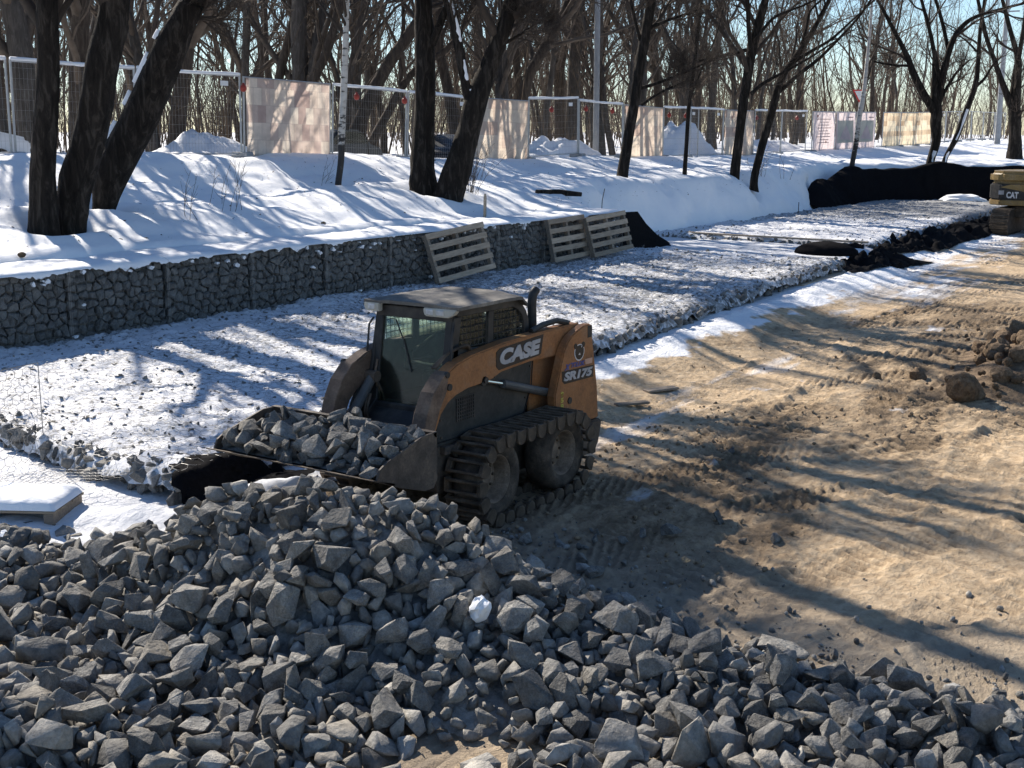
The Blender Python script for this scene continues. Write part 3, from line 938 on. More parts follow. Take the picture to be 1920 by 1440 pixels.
def build_wall():
    grp = 'gabion baskets of the low stone wall'
    names = ['far right end', 'second from the right end', 'third from the right end', 'fourth from the right end', 'fifth from the right end',
             'sixth from the right end', 'seventh from the right end', 'eighth from the right end', 'ninth from the right end', 'leftmost in view']
    for k in range(11):
        x1 = WALL_END - BL * k; x0 = x1 - BL
        where = names[k] if k < 10 else 'out of view'
        g = thing('gabion_basket', 'wire gabion basket of packed grey stone in the low wall, ' + where, 'gabion', (x0, WALL_Y, 0.42), 0, grp)
        r = RS(900 + k)
        w = BL - 0.03; H = 1.08
        for poly in packed(w, H, 0.165, 0.125, r):
            fs = face_stone(poly, r)
            if fs is None: continue
            V, F = fs
            V = V * np.array([1, -1, 1]) + np.array([0.006, 0.03, 0])
            V[:, 1] -= 0.045 * np.sin(pi * np.clip(V[:, 0] / w, 0, 1)) * np.sin(pi * np.clip(V[:, 2] / H, 0, 1))
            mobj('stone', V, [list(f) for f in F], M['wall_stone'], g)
        if k == 0:          # the free end of the wall
            for poly in packed(0.9, H, 0.15, 0.12, r):
                fs = face_stone(poly, r)
                if fs is None: continue
                V, F = fs
                V = np.stack([w - 0.03 + V[:, 1], 0.05 + V[:, 0], V[:, 2]], 1)
                mobj('stone', V, [list(f) for f in F], M['wall_stone'], g)
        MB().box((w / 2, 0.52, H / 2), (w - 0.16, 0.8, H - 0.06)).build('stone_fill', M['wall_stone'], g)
        mb = MB()           # frame wires of the basket
        for a, b in (((0, 0), (w, 0)), ((w, 0), (w, H)), ((w, H), (0, H)), ((0, H), (0, 0))):
            mb.tube([(a[0] + .003, -0.03, a[1]), (b[0] + .003, -0.03, b[1])], 0.0032, 4)
        mb.tube([(0.003, -0.03, H), (0.003, 0.9, H)], 0.003, 4); mb.tube([(w, -0.03, H), (w, 0.9, H)], 0.004, 4)
        mb.build('frame_wire', M['wire'], g)
        V, F = hexnet((1, 0, 0), (0, 0, 1), w, H, 0.08, 0.10, r=0.0018)
        V = V + np.array([0, -0.032, 0]); V[:, 1] -= 0.045 * np.sin(pi * np.clip(V[:, 0] / w, 0, 1)) * np.sin(pi * np.clip(V[:, 2] / H, 0, 1))
        mobj('wire_netting', V, F, M['wire'], g)
        snow_cap('snow_cover', 0.002, BL - 0.002, 0.0, 1.15, H + 0.004, g, 300, 0.11, 0.075)
        # snow caught on the ledges of the face
        mb = MB(); cnt = r.randint(5, 11)
        for q in range(cnt):
            cx = r.uniform(0.05, w - 0.05); cz = H - abs(r.normal(0, 0.10)) - 0.02 if r.rand() < 0.85 else r.uniform(0.1, H)
            L = r.uniform(0.018, 0.06); n = 11; tall = r.uniform(0.5, 1.3)
            ang = np.sort(r.rand(n)) * 2 * pi
            V = [(cx + L * cos(a) * r.uniform(0.6, 1.2) , -0.026 - 0.01 * r.rand(), cz + L * tall * 0.8 * sin(a) * r.uniform(0.5, 1.2)) for a in ang]
            V += [(v[0] * .7 + cx * .3, 0.04, v[2] * .7 + cz * .3) for v in V]
            mb.add(V, [tuple(range(n))] + [(i, i + n, (i + 1) % n + n, (i + 1) % n) for i in range(n)])
        tag(mb.build('snow_patches', M['snow_clean'], g), kind='stuff')


# ---------------------------------------------------------------- stone mattresses
def build_mattress(name, label, x0, x1, edge, ymax, frontf, seed, ztop, step, bare_f, nst, near):
    g = thing(name, label, 'gabion mattress', (0, 0, 0), 0, 'stone mattresses on the floor of the dig')
    r = RS(seed)
    nx = int((x1 - x0) / step[0]); ny = int((ymax - edge((x0 + x1) / 2)) / step[1])
    u = np.linspace(0, 1, nx); v = np.linspace(0, 1, ny)
    U, Vv = np.meshgrid(u, v, indexing='ij')
    yy = edge(x0 + U * (x1 - x0)); Y = yy + Vv * (ymax - yy)
    xs = frontf(Y); X = xs + U * (x1 - xs)
    dedge = np.minimum(np.minimum((Y - yy), (X - xs)), (x1 - X))
    def ztopf(X, Y):
        lump = np.maximum(0, fbm(X * 5.5, Y * 5.5, seed + 2, 2))
        z = ztop + 0.06 * fbm(X * 0.7, Y * 0.7, seed + 1, 3) + 0.06 * lump + 0.022 * fbm(X * 12, Y * 12, seed + 3, 2)
        return z + 0.014 * np.sin((X * 0.72 + Y * 0.62) * 2 * pi / 0.19 + 2.5 * fbm(X * 1.5, Y * 1.5, seed + 4, 2))
    Z = ztopf(X, Y)
    round_ = np.sqrt(np.clip(dedge / 0.28, 0, 1)); rag = 0.12 * fbm(X * 2.2, Y * 2.2, seed + 5, 3)
    Z = Z - (1 - round_) * (0.20 + rag)
    me = make_mesh('snow_cover', np.stack([X, Y, Z], -1).reshape(-1, 3), grid_faces(nx, ny), M['mattress'], True)
    b = bare_f(X, Y) + 0.10 * fbm(X * 0.4, Y * 1.0, seed + 6, 3) + 0.10 * (1 - np.clip(dedge / 0.3, 0, 1))
    add_attr(me, 'bare', b.ravel())
    obj('snow_cover', me, g)
    # stones showing through the snow
    sx = x0 + (x1 - x0) * r.rand(nst) ** 1.25; sy = edge(sx) + r.rand(nst) * (ymax - edge(sx))
    ok = sx > frontf(sy) + 0.02; sx = sx[ok]; sy = sy[ok]
    sz = ztopf(sx, sy); sc = r.uniform(0.05, 0.125, len(sx)) * np.where(r.rand(len(sx)) < 0.12, 1.4, 1.0)
    order = np.argsort(np.hypot(sx, sy))
    inst = []
    for rank, i in enumerate(order):
        R = rot3(r); s = sc[i] * np.array([1, 1, 0.75])
        loc = (sx[i], sy[i], sz[i] - 0.25 * sc[i])
        if rank < near:
            o = obj('stone', ROCKS_DARK[r.randint(12)], g); o.matrix_world = mat4(loc, R, s * 1.0)
        else:
            inst.append((r.randint(NROCK), loc, R, s))
    # the edge: larger stones held by the netting
    edge_pts = []
    yy = edge(x0); t = yy
    while t < ymax - 0.1:
        edge_pts.append((float(frontf(np.array(t))), t, 0)); t += r.uniform(0.07, 0.13)
    t = x0
    while t < x1:
        edge_pts.append((t, float(edge(t)), 1)); t += r.uniform(0.09, 0.17) * (1 + max(0, t - 12) * 0.03)
    t = edge(x1)
    while t < ymax - 0.1:
        edge_pts.append((x1, t, 2)); t += r.uniform(0.12, 0.22)
    cnt = 0
    for (ex, ey, side) in edge_pts:
        for lay in range(2):
            s = r.uniform(0.10, 0.22); R = rot3(r)
            if r.rand() < (0.25 if lay == 0 else 0.1): continue
            o_ = r.uniform(-0.14, 0.0)
            loc = (ex + (-o_ if side == 0 else (o_ if side == 2 else r.uniform(-.05, .05))), ey + (-o_ if side == 1 else r.uniform(-.05, .05)), ztop - 0.10 - 0.10 * lay + r.uniform(-0.04, 0.02))
            far = math.hypot(ex, ey)
            if far < 19 and cnt + near < 290 and lay == 0 or (far < 12 and cnt + near < 290):
                o = obj('stone', ROCKS_DARK[r.randint(12)], g); o.matrix_world = mat4(loc, R, s); cnt += 1
            else:
                inst.append((r.randint(NROCK), loc, R, (s, s, s)))
    joined('small_stones', inst, PLAIN_VF, M['wet_stone'], g)
    # netting laid over the top
    def zf(A):
        B = A + np.array([x0, 0, 0]); e = edge(B[:, 0]); B[:, 1] += e
        B[:, 0] = np.maximum(B[:, 0], frontf(B[:, 1]))
        B[:, 2] = ztopf(B[:, 0], B[:, 1]) + 0.012
        return B
    wlen = min(x1 - x0, 20)
    if near == 0: return g          # too far off to tell its netting
    V, F = hexnet((1, 0, 0), (0, 1, 0), wlen, ymax - edge(x0 + wlen) - 0.02, 0.11, 0.13, zf, 0.0021)
    mobj('wire_netting', V, F, M['wire'], g)
    return g
# ---------------------------------------------------------------- skid steer loader
def text_mesh(s, size, mat, shear=0.0, offset=0.0, extrude=0.004, width=None, height=None):
    cu = bpy.data.curves.new('lettering', 'FONT'); cu.body = s; cu.size = size; cu.shear = shear; cu.offset = offset; cu.extrude = extrude
    cu.align_x = 'CENTER'; cu.align_y = 'CENTER'
    o = bpy.data.objects.new('lettering', cu); link(o)
    dg = bpy.context.evaluated_depsgraph_get()
    me = bpy.data.meshes.new_from_object(o.evaluated_get(dg))
    bpy.data.objects.remove(o); bpy.data.curves.remove(cu)
    V = np.empty(len(me.vertices) * 3, np.float32); me.vertices.foreach_get('co', V); V = V.reshape(-1, 3)
    lo = V.min(0); hi = V.max(0); V = V - (lo + hi) / 2
    if width: V[:, 0] *= width / (hi[0] - lo[0])
    if height: V[:, 1] *= height / (hi[1] - lo[1])
    me.vertices.foreach_set('co', V.reshape(-1)); me.update()
    me.materials.clear(); me.materials.append(mat)
    return me


MX, MY = 9.9, 7.15


def near_text(name, s, at, ly, width, height, ang, mat, parent, shear=0.2, offset=0.0, ext=0.003):
    """lettering on the left flank (outward +ly), reading towards the rear"""
    o = obj(name, text_mesh(s, 0.2, mat, shear, offset, ext, width, height), parent)
    a = radians(ang)
    ex = Vector((-cos(a), 0, sin(a))); ey = Vector((sin(a), 0, cos(a))); ez = Vector((0, 1, 0))
    m = Matrix((ex, ey, ez)).transposed().to_4x4(); m.translation = Vector((at[0], ly, at[1]))
    o.matrix_basis = m
    return o


def cyl(a, b, r, n=12):
    return MB().tube([a, b], r, n)


def build_skid_steer():
    g = thing('skid_steer_loader', 'dusty orange and black skid steer loader on tracked wheels carrying a bucket of stones', 'loader', (MX, MY, -0.01), pi)
    # --- chassis
    MB().prism([(1.22, 0.30), (1.30, 0.55), (1.26, 0.76), (-0.9, 0.74), (-1.15, 0.60), (-1.15, 0.30), (-0.9, 0.22), (1.0, 0.22)], -0.50, 0.50).build('chassis', M['dusty_steel'], g, 0.012)
    for s in (1, -1):
        p = MB().prism([(1.26, 0.74), (1.27, 1.00), (1.12, 1.24), (0.6, 1.31), (-0.30, 1.33), (-0.26, 1.05), (-0.10, 0.72)], s * 0.47, s * 0.515).build('side_panel', M['dark_panel'], g, 0.008)
        vent = MB()
        for i in range(9): vent.box((0.70 + i * 0.033, s * 0.519, 1.03), (0.012, 0.008, 0.22))
        for i in range(7): vent.box((0.83, s * 0.521, 0.94 + i * 0.033), (0.29, 0.006, 0.008))
        vent.build('vent_grille', M['black_paint'], p)
        sm = MB(); sm.beam((-0.10, s * 0.518, 0.73), (-0.27, s * 0.518, 1.05), 0.008, 0.012); sm.beam((-0.27, s * 0.518, 1.05), (-0.30, s * 0.518, 1.32), 0.008, 0.012); sm.beam((1.25, s * 0.518, 0.78), (-0.12, s * 0.518, 0.755), 0.008, 0.010); sm.build('panel_seam', M['decal_black'], p)
        bo = MB()
        for bx, bzz in ((1.20, 0.82), (1.21, 0.98), (0.6, 0.80), (0.1, 0.79), (-0.16, 0.95), (-0.25, 1.25), (0.35, 1.24)): bo.tube([(bx, s * 0.514, bzz), (bx, s * 0.524, bzz)], 0.012, 6)
        bo.build('bolts', M['dusty_steel'], p)
        MB().prism([(1.2, 0.66), (1.2, 0.735), (-0.12, 0.70), (-0.12, 0.63)], s * 0.49, s * 0.56).build('step_ledge', M['dusty_steel'], g, 0.006)
    # engine bay between the rear uprights
    MB().prism([(-0.33, 0.72), (-0.33, 1.36), (-0.62, 1.42), (-1.02, 1.38), (-1.16, 1.0), (-1.22, 0.60)], -0.44, 0.44).build('engine_hood', M['black_paint'], g, 0.02, 2)
    MB().box((-1.225, 0, 0.86), (0.06, 0.84, 0.5)).build('rear_door', M['orange'], g, 0.02, 2)
    MB().prism([(-0.74, 0.56), (-1.31, 0.55), (-1.33, 0.50), (-1.27, 0.30), (-1.18, 0.20), (-0.80, 0.22)], -0.72, 0.72).build('rear_bumper', M['dusty_steel'], g, 0.015, 2)
    tw = [(-1.12, 1.578), (-0.98, 1.575), (-0.855, 1.543), (-0.74, 1.50), (-0.663, 1.445), (-0.59, 1.36), (-0.53, 1.20), (-0.47, 1.05), (-0.425, 0.93), (-0.435, 0.83), (-0.50, 0.765), (-0.62, 0.735), (-0.70, 0.66), (-0.76, 0.575), (-1.29, 0.560), (-1.26, 0.9)]
    for s in (1, -1):
        t = MB().prism(tw, s * 0.60, s * 0.70).build('rear_upright', M['orange'], g, 0.012, 2)
        cyl((-0.70, s * 0.695, 0.845), (-0.70, s * 0.712, 0.845), 0.035).build('pin', M['black_paint'], t)
        MB().box((-1.09, s * 0.66, 1.50), (0.10, 0.09, 0.13)).build('rubber_stop', M['black_paint'], t, 0.01)
        # inner plate the cylinder hangs from
        MB().prism([(-0.30, 0.72), (-0.30, 1.32), (-0.62, 1.40), (-1.0, 1.40), (-1.05, 0.72)], s * 0.445, s * 0.475).build('inner_plate', M['orange'], g, 0.006)
    # --- lift arms
    arm = [(-1.06, 1.585), (-0.57, 1.590), (0.285, 1.572), (0.82, 1.525), (1.06, 1.478), (1.25, 1.40), (1.40, 1.27), (1.50, 1.10), (1.555, 0.92), (1.60, 0.66), (1.57, 0.60), (1.42, 0.60),
           (1.42, 0.75), (1.375, 0.93), (1.30, 1.06), (1.20, 1.145), (1.08, 1.195), (0.889, 1.232), (0.62, 1.240), (0.50, 1.255), (0.355, 1.297), (-0.147, 1.323), (-0.73, 1.305), (-1.0, 1.36)]
    for s in (1, -1):
        a = MB().prism(arm, s * 0.462, s * 0.600).build('lift_arm', M['orange' if s > 0 else 'arm_dust'], g, 0.012, 2)
        # dusty wear plate along the front of the arm
        MB().prism([(1.19, 1.432), (1.263, 1.405), (1.412, 1.275), (1.512, 1.102), (1.568, 0.922), (1.613, 0.66), (1.46, 0.66), (1.42, 0.90), (1.33, 1.10), (1.22, 1.26)], s * 0.456, s * 0.606).build('wear_plate', M['arm_dust'], a, 0.006)
        for (x, z, r) in ((1.19, 1.29, 0.032), (1.22, 1.405, 0.028), (0.63, 1.262, 0.030), (1.46, 0.72, 0.04)):
            cyl((x, s * 0.59, z), (x, s * 0.618, z), r).build('pin', M['black_paint'], a)
        MB().tube([(-0.25, s * 0.53, 1.595), (-0.45, s * 0.53, 1.635), (-0.72, s * 0.53, 1.645), (-0.92, s * 0.53, 1.60)], 0.03, 8).build('pivot_cover', M['black_paint'], a)
        # lift cylinder
        c = cyl((0.28, s * 0.555, 1.165), (-0.62, s * 0.555, 0.915), 0.042).build('lift_cylinder', M['cylinder'], g, smooth=False)
        cyl((0.64, s * 0.555, 1.255), (0.27, s * 0.555, 1.162), 0.022).build('rod', M['chrome'], c)
        cyl((0.64, s * 0.52, 1.255), (0.64, s * 0.60, 1.255), 0.045).build('rod_eye', M['black_paint'], c)
        # tilt cylinder
        c = cyl((1.06, s * 0.40, 1.25), (1.36, s * 0.40, 0.93), 0.05).build('tilt_cylinder', M['cylinder'], g)
        cyl((1.35, s * 0.40, 0.94), (1.62, s * 0.40, 0.68), 0.026).build('rod', M['chrome'], c)
        cyl((1.05, s * 0.34, 1.262), (1.05, s * 0.47, 1.262), 0.055).build('cylinder_eye', M['dusty_steel'], c)
        for k in range(2):
            P = smooth_poly([(1.02 + 0.03 * k, 0, 1.20), (1.0 - 0.03 * k, 0.02, 1.02), (1.12, 0.03, 0.86 - 0.05 * k), (1.22, 0.0, 0.95), (1.16, -0.01, 1.12)], 14)
            MB().tube([(p[0], s * (0.36 - 0.03 * k), p[2]) for p in P], 0.012, 6).build('hydraulic_hose', M['rubber'], g)
    for k in range(3):      # hoses lying over the near arm
        P = smooth_poly([(0.55 + 0.05 * k, 0.44, 1.50), (0.80, 0.47 + 0.02 * k, 1.585 + 0.01 * k), (1.02, 0.46, 1.55), (1.15, 0.42 - 0.02 * k, 1.43)], 12)
        MB().tube([tuple(p) for p in P], 0.016, 6).build('hydraulic_hose', M['rubber'], g)
    cyl((-0.85, -0.47, 1.47), (-0.85, 0.47, 1.47), 0.05).build('arm_cross_tube', M['black_paint'], g)
    # coupler plate
    cp = MB().prism([(1.63, 0.60), (1.72, 0.60), (1.80, 1.00), (1.74, 1.02), (1.66, 0.86)], -0.56, 0.56).build('coupler_plate', M['dusty_steel'], g, 0.008)
    for s in (1, -1):
        MB().prism([(1.46, 0.60), (1.70, 0.58), (1.76, 0.94), (1.62, 0.80)], s * 0.36, s * 0.44).build('lug', M['dusty_steel'], cp, 0.006)
    # --- bucket
    b = thing_part('bucket', g)
    sh = [(2.60, 0.800), (2.30, 0.690), (1.98, 0.590), (1.90, 0.585), (1.84, 0.62), (1.825, 0.70), (1.815, 1.03)]
    inn = [(1.84, 1.03), (1.85, 0.72), (1.862, 0.640), (1.91, 0.612), (1.975, 0.616), (2.295, 0.716), (2.60, 0.815)]
    MB().prism(sh + inn, -0.905, 0.905).build('bucket_shell', M['dusty_steel'], b, 0.003)
    MB().prism([(2.66, 0.822), (2.36, 0.712), (2.36, 0.735), (2.66, 0.832)], -0.93, 0.93).build('cutting_edge', M['track_steel'], b, 0.002)
    MB().prism([(1.83, 1.005), (1.86, 1.055), (1.795, 1.055), (1.79, 1.0)], -0.93, 0.93).build('top_lip', M['dusty_steel'], b, 0.004)
    for s in (1, -1):
        MB().prism([(2.58, 0.80), (2.54, 0.885), (2.45, 0.93), (1.98, 1.05), (1.80, 1.05), (1.80, 0.64), (1.85, 0.575), (1.97, 0.575), (2.30, 0.68)], s * 0.905, s * 0.93).build('side_plate', M['dusty_steel'], b, 0.004)
    # --- wheels and the steel tracks over them
    R0 = 0.375
    wheel_v = {}
    for s in (1, -1):
        for wx in (0.80, -0.37):
            c = (wx, 0, R0 + 0.02)
            w = thing_part('wheel', g)
            w.location = c
            ins, outs = s * 0.60, s * 0.86
            prof = [(0.22, ins), (0.30, ins - s * 0.015), (0.35, ins), (R0, ins + s * 0.04), (R0 + 0.005, (ins + outs) / 2), (R0, outs - s * 0.04), (0.35, outs), (0.30, outs + s * 0.012), (0.235, outs - s * 0.01), (0.22, outs - s * 0.03)]
            MB().lathe(prof, 32).build('tyre', M['rubber'], w, smooth=True)
            rp = [(0.0, outs - s * 0.13), (0.075, outs - s * 0.13), (0.09, outs - s * 0.155), (0.17, outs - s * 0.16), (0.20, outs - s * 0.06), (0.222, outs - s * 0.02), (0.232, outs - s * 0.022), (0.222, outs - s * 0.2), (0.0, outs - s * 0.2)]
            rim = MB().lathe(rp, 28).build('rim', M['rim'], w, smooth=False)
            mb = MB()
            for q in range(8):
                aa = 2 * pi * q / 8
                mb.tube([(0.125 * cos(aa), outs - s * 0.17, 0.125 * sin(aa)), (0.125 * cos(aa), outs - s * 0.135, 0.125 * sin(aa))], 0.014, 6)
            mb.build('wheel_nuts', M['track_steel'], w)
        # lugs of the tyre tread between the pads are hidden by the track pads
        path = []
        xf, xr, zc, R = 0.80, -0.37, R0 + 0.02, R0 + 0.022
        Lst = xf - xr; tot = 2 * Lst + 2 * pi * R
        npad = 28
        tr = thing_part('track', g)
        shared = None
        for i in range(npad):
            u = (i + 0.35) / npad * tot
            if u < Lst:
                p = (xr + u, zc + R); a = 0.0; sag = -0.012 * sin(pi * u / Lst); p = (p[0], p[1] + sag)
            elif u < Lst + pi * R:
                a = (u - Lst) / R; p = (xf + R * sin(a), zc + R * cos(a))
            elif u < 2 * Lst + pi * R:
                q = u - Lst - pi * R; p = (xf - q, zc - R); a = pi
            else:
                a = pi + (u - 2 * Lst - pi * R) / R; p = (xr + R * sin(a), zc + R * cos(a))
            if shared is None:
                mb = MB()
                mb.box((0.052, s * 0.765, 0.020), (0.026, 0.375, 0.042)); mb.box((-0.052, s * 0.765, 0.020), (0.026, 0.375, 0.042))
                mb.box((0, s * 0.60, 0.014), (0.085, 0.022, 0.03)); mb.box((0, s * 0.93, 0.014), (0.085, 0.022, 0.03))
                for yy in (s * 0.572, s * 0.945):
                    mb.prism([(-0.066, 0.03), (0.066, 0.03), (0.07, -0.03), (0.052, -0.085), (0.02, -0.102), (-0.02, -0.102), (-0.052, -0.085), (-0.07, -0.03)], yy - 0.016, yy + 0.016)
                shared = mb.mesh('track_pad', M['track_steel'], 0.004)
            o = obj('track_pad', shared, tr)
            o.matrix_basis = Matrix.Translation((p[0], 0, p[1])) @ Matrix.Rotation(a, 4, 'Y')
    # --- cab
    cab = thing_part('cab', g)
    for s in (1, -1):
        y0, y1 = s * 0.425, s * 0.462
        mb = MB()
        mb.prism([(0.90, 1.94), (0.0, 1.945), (-0.11, 1.92), (-0.20, 1.87), (-0.275, 1.79), (-0.31, 1.70), (-0.335, 1.30), (-0.25, 1.30), (-0.225, 1.68), (-0.19, 1.76), (-0.12, 1.82), (-0.04, 1.855), (0.86, 1.865)], y0, y1)
        mb.prism([(0.90, 1.864), (0.80, 1.864), (0.90, 1.30), (1.03, 1.05), (1.10, 1.05), (1.0, 1.42)], y0, y1)
        mb.prism([(0.37, 1.862), (0.29, 1.862), (0.31, 1.30), (0.40, 1.30)], y0, y1)
        mb.prism([(1.04, 1.20), (0.92, 1.58), (0.60, 1.55), (-0.22, 1.50), (-0.25, 1.25)], y0, y1)
        mb.build('side_frame', M['black_paint'], cab, 0.006)
        for x0, x1, z0, z1 in ((0.40, 0.80, 1.57, 1.862), (-0.22, 0.292, 1.51, 1.862)):
            mb = MB(); k = x0
            while k < x1:
                mb.tube([(k, s * 0.45, z0), (k, s * 0.45, z1)], 0.0045, 4); k += 0.062
            k = z0
            while k < z1:
                mb.tube([(x0, s * 0.45, k), (x1, s * 0.45, k)], 0.0045, 4); k += 0.062
            mb.build('window_screen', M['black_paint'], cab)
            MB().box(((x0 + x1) / 2, s * 0.435, (z0 + z1) / 2), (x1 - x0, 0.005, z1 - z0)).build('side_window', M['glass' if s > 0 else 'dust_pane'], cab)
    # front door frame and glass
    fd = MB()
    for s in (1, -1):
        fd.beam((0.88, s * 0.40, 1.87), (1.02, s * 0.40, 1.02), 0.075, 0.06)
        fd.beam((1.02, s * 0.40, 1.02), (1.27, s * 0.42, 0.80), 0.09, 0.09)
    fd.beam((0.885, -0.44, 1.875), (0.885, 0.44, 1.875), 0.07, 0.11); fd.beam((1.03, -0.42, 1.0), (1.03, 0.42, 1.0), 0.05, 0.06)
    fd.build('door_frame', M['black_paint'], cab, 0.008)
    MB().add([(0.893, -0.37, 1.83), (0.893, 0.37, 1.83), (1.024, 0.37, 1.03), (1.024, -0.37, 1.03), (0.899, -0.37, 1.83), (0.899, 0.37, 1.83), (1.03, 0.37, 1.03), (1.03, -0.37, 1.03)],
             [(0, 1, 2, 3), (7, 6, 5, 4), (0, 4, 5, 1), (1, 5, 6, 2), (2, 6, 7, 3), (3, 7, 4, 0)]).build('windscreen', M['glass'], cab)
    MB().tube([(0.93, -0.20, 1.80), (0.94, -0.10, 1.60), (0.985, 0.02, 1.33)], 0.007, 5).build('wiper', M['black_paint'], cab)
    MB().prism([(1.06, 0.98), (1.28, 0.82), (1.28, 0.72), (0.95, 0.72), (0.95, 0.98)], -0.42, 0.42).build('foot_well', M['black_paint'], cab, 0.01)
    MB().tube([(1.02, -0.37, 1.16), (1.045, -0.37, 1.30), (1.01, -0.37, 1.42)], 0.012, 6).build('door_handle', M['dusty_steel'], cab)
    # rear wall with window
    rw = MB(); rw.box((-0.29, 0, 1.36), (0.03, 0.84, 0.22)); rw.box((-0.2, 0.40, 1.62), (0.03, 0.05, 0.40)); rw.box((-0.2, -0.40, 1.62), (0.03, 0.05, 0.40))
    rw.build('rear_wall', M['black_paint'], cab, 0.005)
    MB().box((-0.245, 0, 1.66), (0.006, 0.78, 0.34)).build('rear_window', M['dust_pane'], cab)
    # inside: floor, seat, bars, levers
    MB().box((0.35, 0, 1.02), (1.2, 0.82, 0.04)).build('cab_floor', M['black_paint'], cab)
    st = MB(); st.box((0.30, 0, 1.18), (0.46, 0.48, 0.14)); st.box((0.06, 0, 1.45), (0.12, 0.46, 0.52)); st.box((0.05, 0, 1.74), (0.09, 0.28, 0.12))
    st.build('seat', M['seat'], cab, 0.03, 2)
    for s in (1, -1):
        MB().box((0.42, s * 0.33, 1.30), (0.40, 0.10, 0.10)).build('armrest', M['seat'], cab, 0.02)
        MB().tube([(0.62, s * 0.33, 1.33), (0.66, s * 0.33, 1.48)], [0.012, 0.02], 6).build('control_lever', M['black_paint'], cab)
    MB().tube([(0.15, -0.33, 1.55), (0.55, -0.33, 1.42), (0.66, -0.25, 1.36), (0.68, 0, 1.35), (0.66, 0.25, 1.36), (0.55, 0.33, 1.42), (0.15, 0.33, 1.55)], 0.018, 8).build('lap_bar', M['black_paint'], cab)
    MB().box((0.25, 0, 1.90), (0.9, 0.8, 0.03)).build('headliner', M['black_paint'], cab)
    # roof
    nx_, ny_ = 18, 14
    U, Vv = np.meshgrid(np.linspace(0, 1, nx_), np.linspace(-1, 1, ny_), indexing='ij')
    X = -0.20 + U * 1.17; Y = Vv * 0.555 * (1 - 0.06 * (U < 0.1))
    Z = 1.968 + 0.026 * (1 - Vv ** 4) * np.minimum(1, (1 - U) * 6) + 0.012 * (np.abs(Vv) < 0.55) - 0.09 * np.clip((0.16 - U) / 0.16, 0, 1) ** 2 + 0.006 * fbm(X * 5, Y * 5, 77, 2)
    top = np.stack([X, Y, Z], -1).reshape(-1, 3); bot = top.copy(); bot[:, 2] = np.minimum(bot[:, 2] - 0.03, 1.948)
    F = [list(f) for f in grid_faces(nx_, ny_)]; n = len(top)
    F2 = [[i + n for i in f[::-1]] for f in F]
    ring = [i * ny_ for i in range(nx_)] + [(nx_ - 1) * ny_ + j for j in range(1, ny_)] + [i * ny_ + ny_ - 1 for i in range(nx_ - 2, -1, -1)] + [j for j in range(ny_ - 2, 0, -1)]
    F3 = [[ring[k], ring[(k + 1) % len(ring)], ring[(k + 1) % len(ring)] + n, ring[k] + n] for k in range(len(ring))]
    rf = MB().add(np.concatenate([top, bot]), F + F2 + F3).build('roof', M['roof_dust'], cab)
    for s, y0, y1 in ((1, 0.16, 0.54), (-1, -0.545, -0.36)):
        lm = MB().prism([(y0, 1.945), (y1, 1.945), (y1 - 0.03 * (s > 0), 1.90), (y1 - 0.10 * (s > 0), 1.868), (y0 + 0.02, 1.868), (y0, 1.90)], 0.925, 0.985, axis=0).build('lamp_housing', M['lamp_house'], cab, 0.008, 2)
        for cy in ([0.235, 0.355] if s > 0 else [-0.45]):
            MB().box((0.988, cy, 1.908), (0.012, 0.085, 0.052)).build('headlamp', M['lamp_glass'], lm, 0.01)
    # grab rails
    for s in (1, -1):
        MB().tube([(0.93, s * 0.47, 1.80), (0.975, s * 0.49, 1.74), (1.03, s * 0.49, 1.36), (1.02, s * 0.465, 1.28)], 0.011, 6).build('grab_rail', M['black_paint'], cab)
    # exhaust
    P = smooth_poly([(-0.62, 0.30, 1.30), (-0.62, 0.30, 1.62), (-0.615, 0.30, 1.80), (-0.635, 0.30, 1.90), (-0.69, 0.30, 1.945)], 18)
    MB().tube([tuple(p) for p in P], 0.046, 14).build('exhaust_pipe', M['black_paint'], g, smooth=True)
    # --- decals of the left flank
    pl = MB().prism([(0.455, 1.495), (0.40, 1.525), (-0.36, 1.562), (-0.315, 1.375), (-0.28, 1.362), (0.41, 1.322), (0.455, 1.36)], 0.5975, 0.6045).build('name_plate', M['decal_black'], g)
    near_text('lettering', 'CASE', (0.05, 1.444), 0.607, 0.70, 0.150, 1.5, M['letter'], pl, 0.18, 0.012)
    p2 = MB().prism([(-0.548, 1.165), (-1.175, 1.142), (-1.165, 1.018), (-0.60, 1.030), (-0.56, 1.06)], 0.6975, 0.7035).build('model_plate', M['decal_black'], g)
    near_text('lettering', 'SR175', (-0.862, 1.093), 0.706, 0.56, 0.092, -2.0, M['letter'], p2, 0.2, 0.010)
    near_text('dealer_lettering', 'TOLOK', (-0.855, 1.197), 0.703, 0.27, 0.052, -2.0, M['decal_blue'], g, 0.1, 0.006)
    near_text('dealer_mark', 'X', (-0.655, 1.195), 0.703, 0.11, 0.060, -2.0, M['decal_blue'], g, 0.3, 0.010)
    MB().prism([(-1.00, 1.225), (-1.15, 1.222), (-1.14, 1.165), (-1.01, 1.170)], 0.6985, 0.7025).build('faded_sticker', M['decal_pink'], g)
    em = MB().prism([(-0.885 + 0.098 * cos(q), 1.325 + 0.098 * sin(q) * (1.0 if sin(q) < 0 else 0.75)) for q in np.linspace(0, 2 * pi, 20, endpoint=False)], 0.6985, 0.7025).build('emblem', M['decal_white'], g)
    MB().prism([(-0.885 + 0.085 * cos(q), 1.325 + 0.086 * sin(q) * (1.0 if sin(q) < 0 else 0.75)) for q in np.linspace(0, 2 * pi, 20, endpoint=False)], 0.7005, 0.7045).build('emblem_face', M['decal_black'], em)
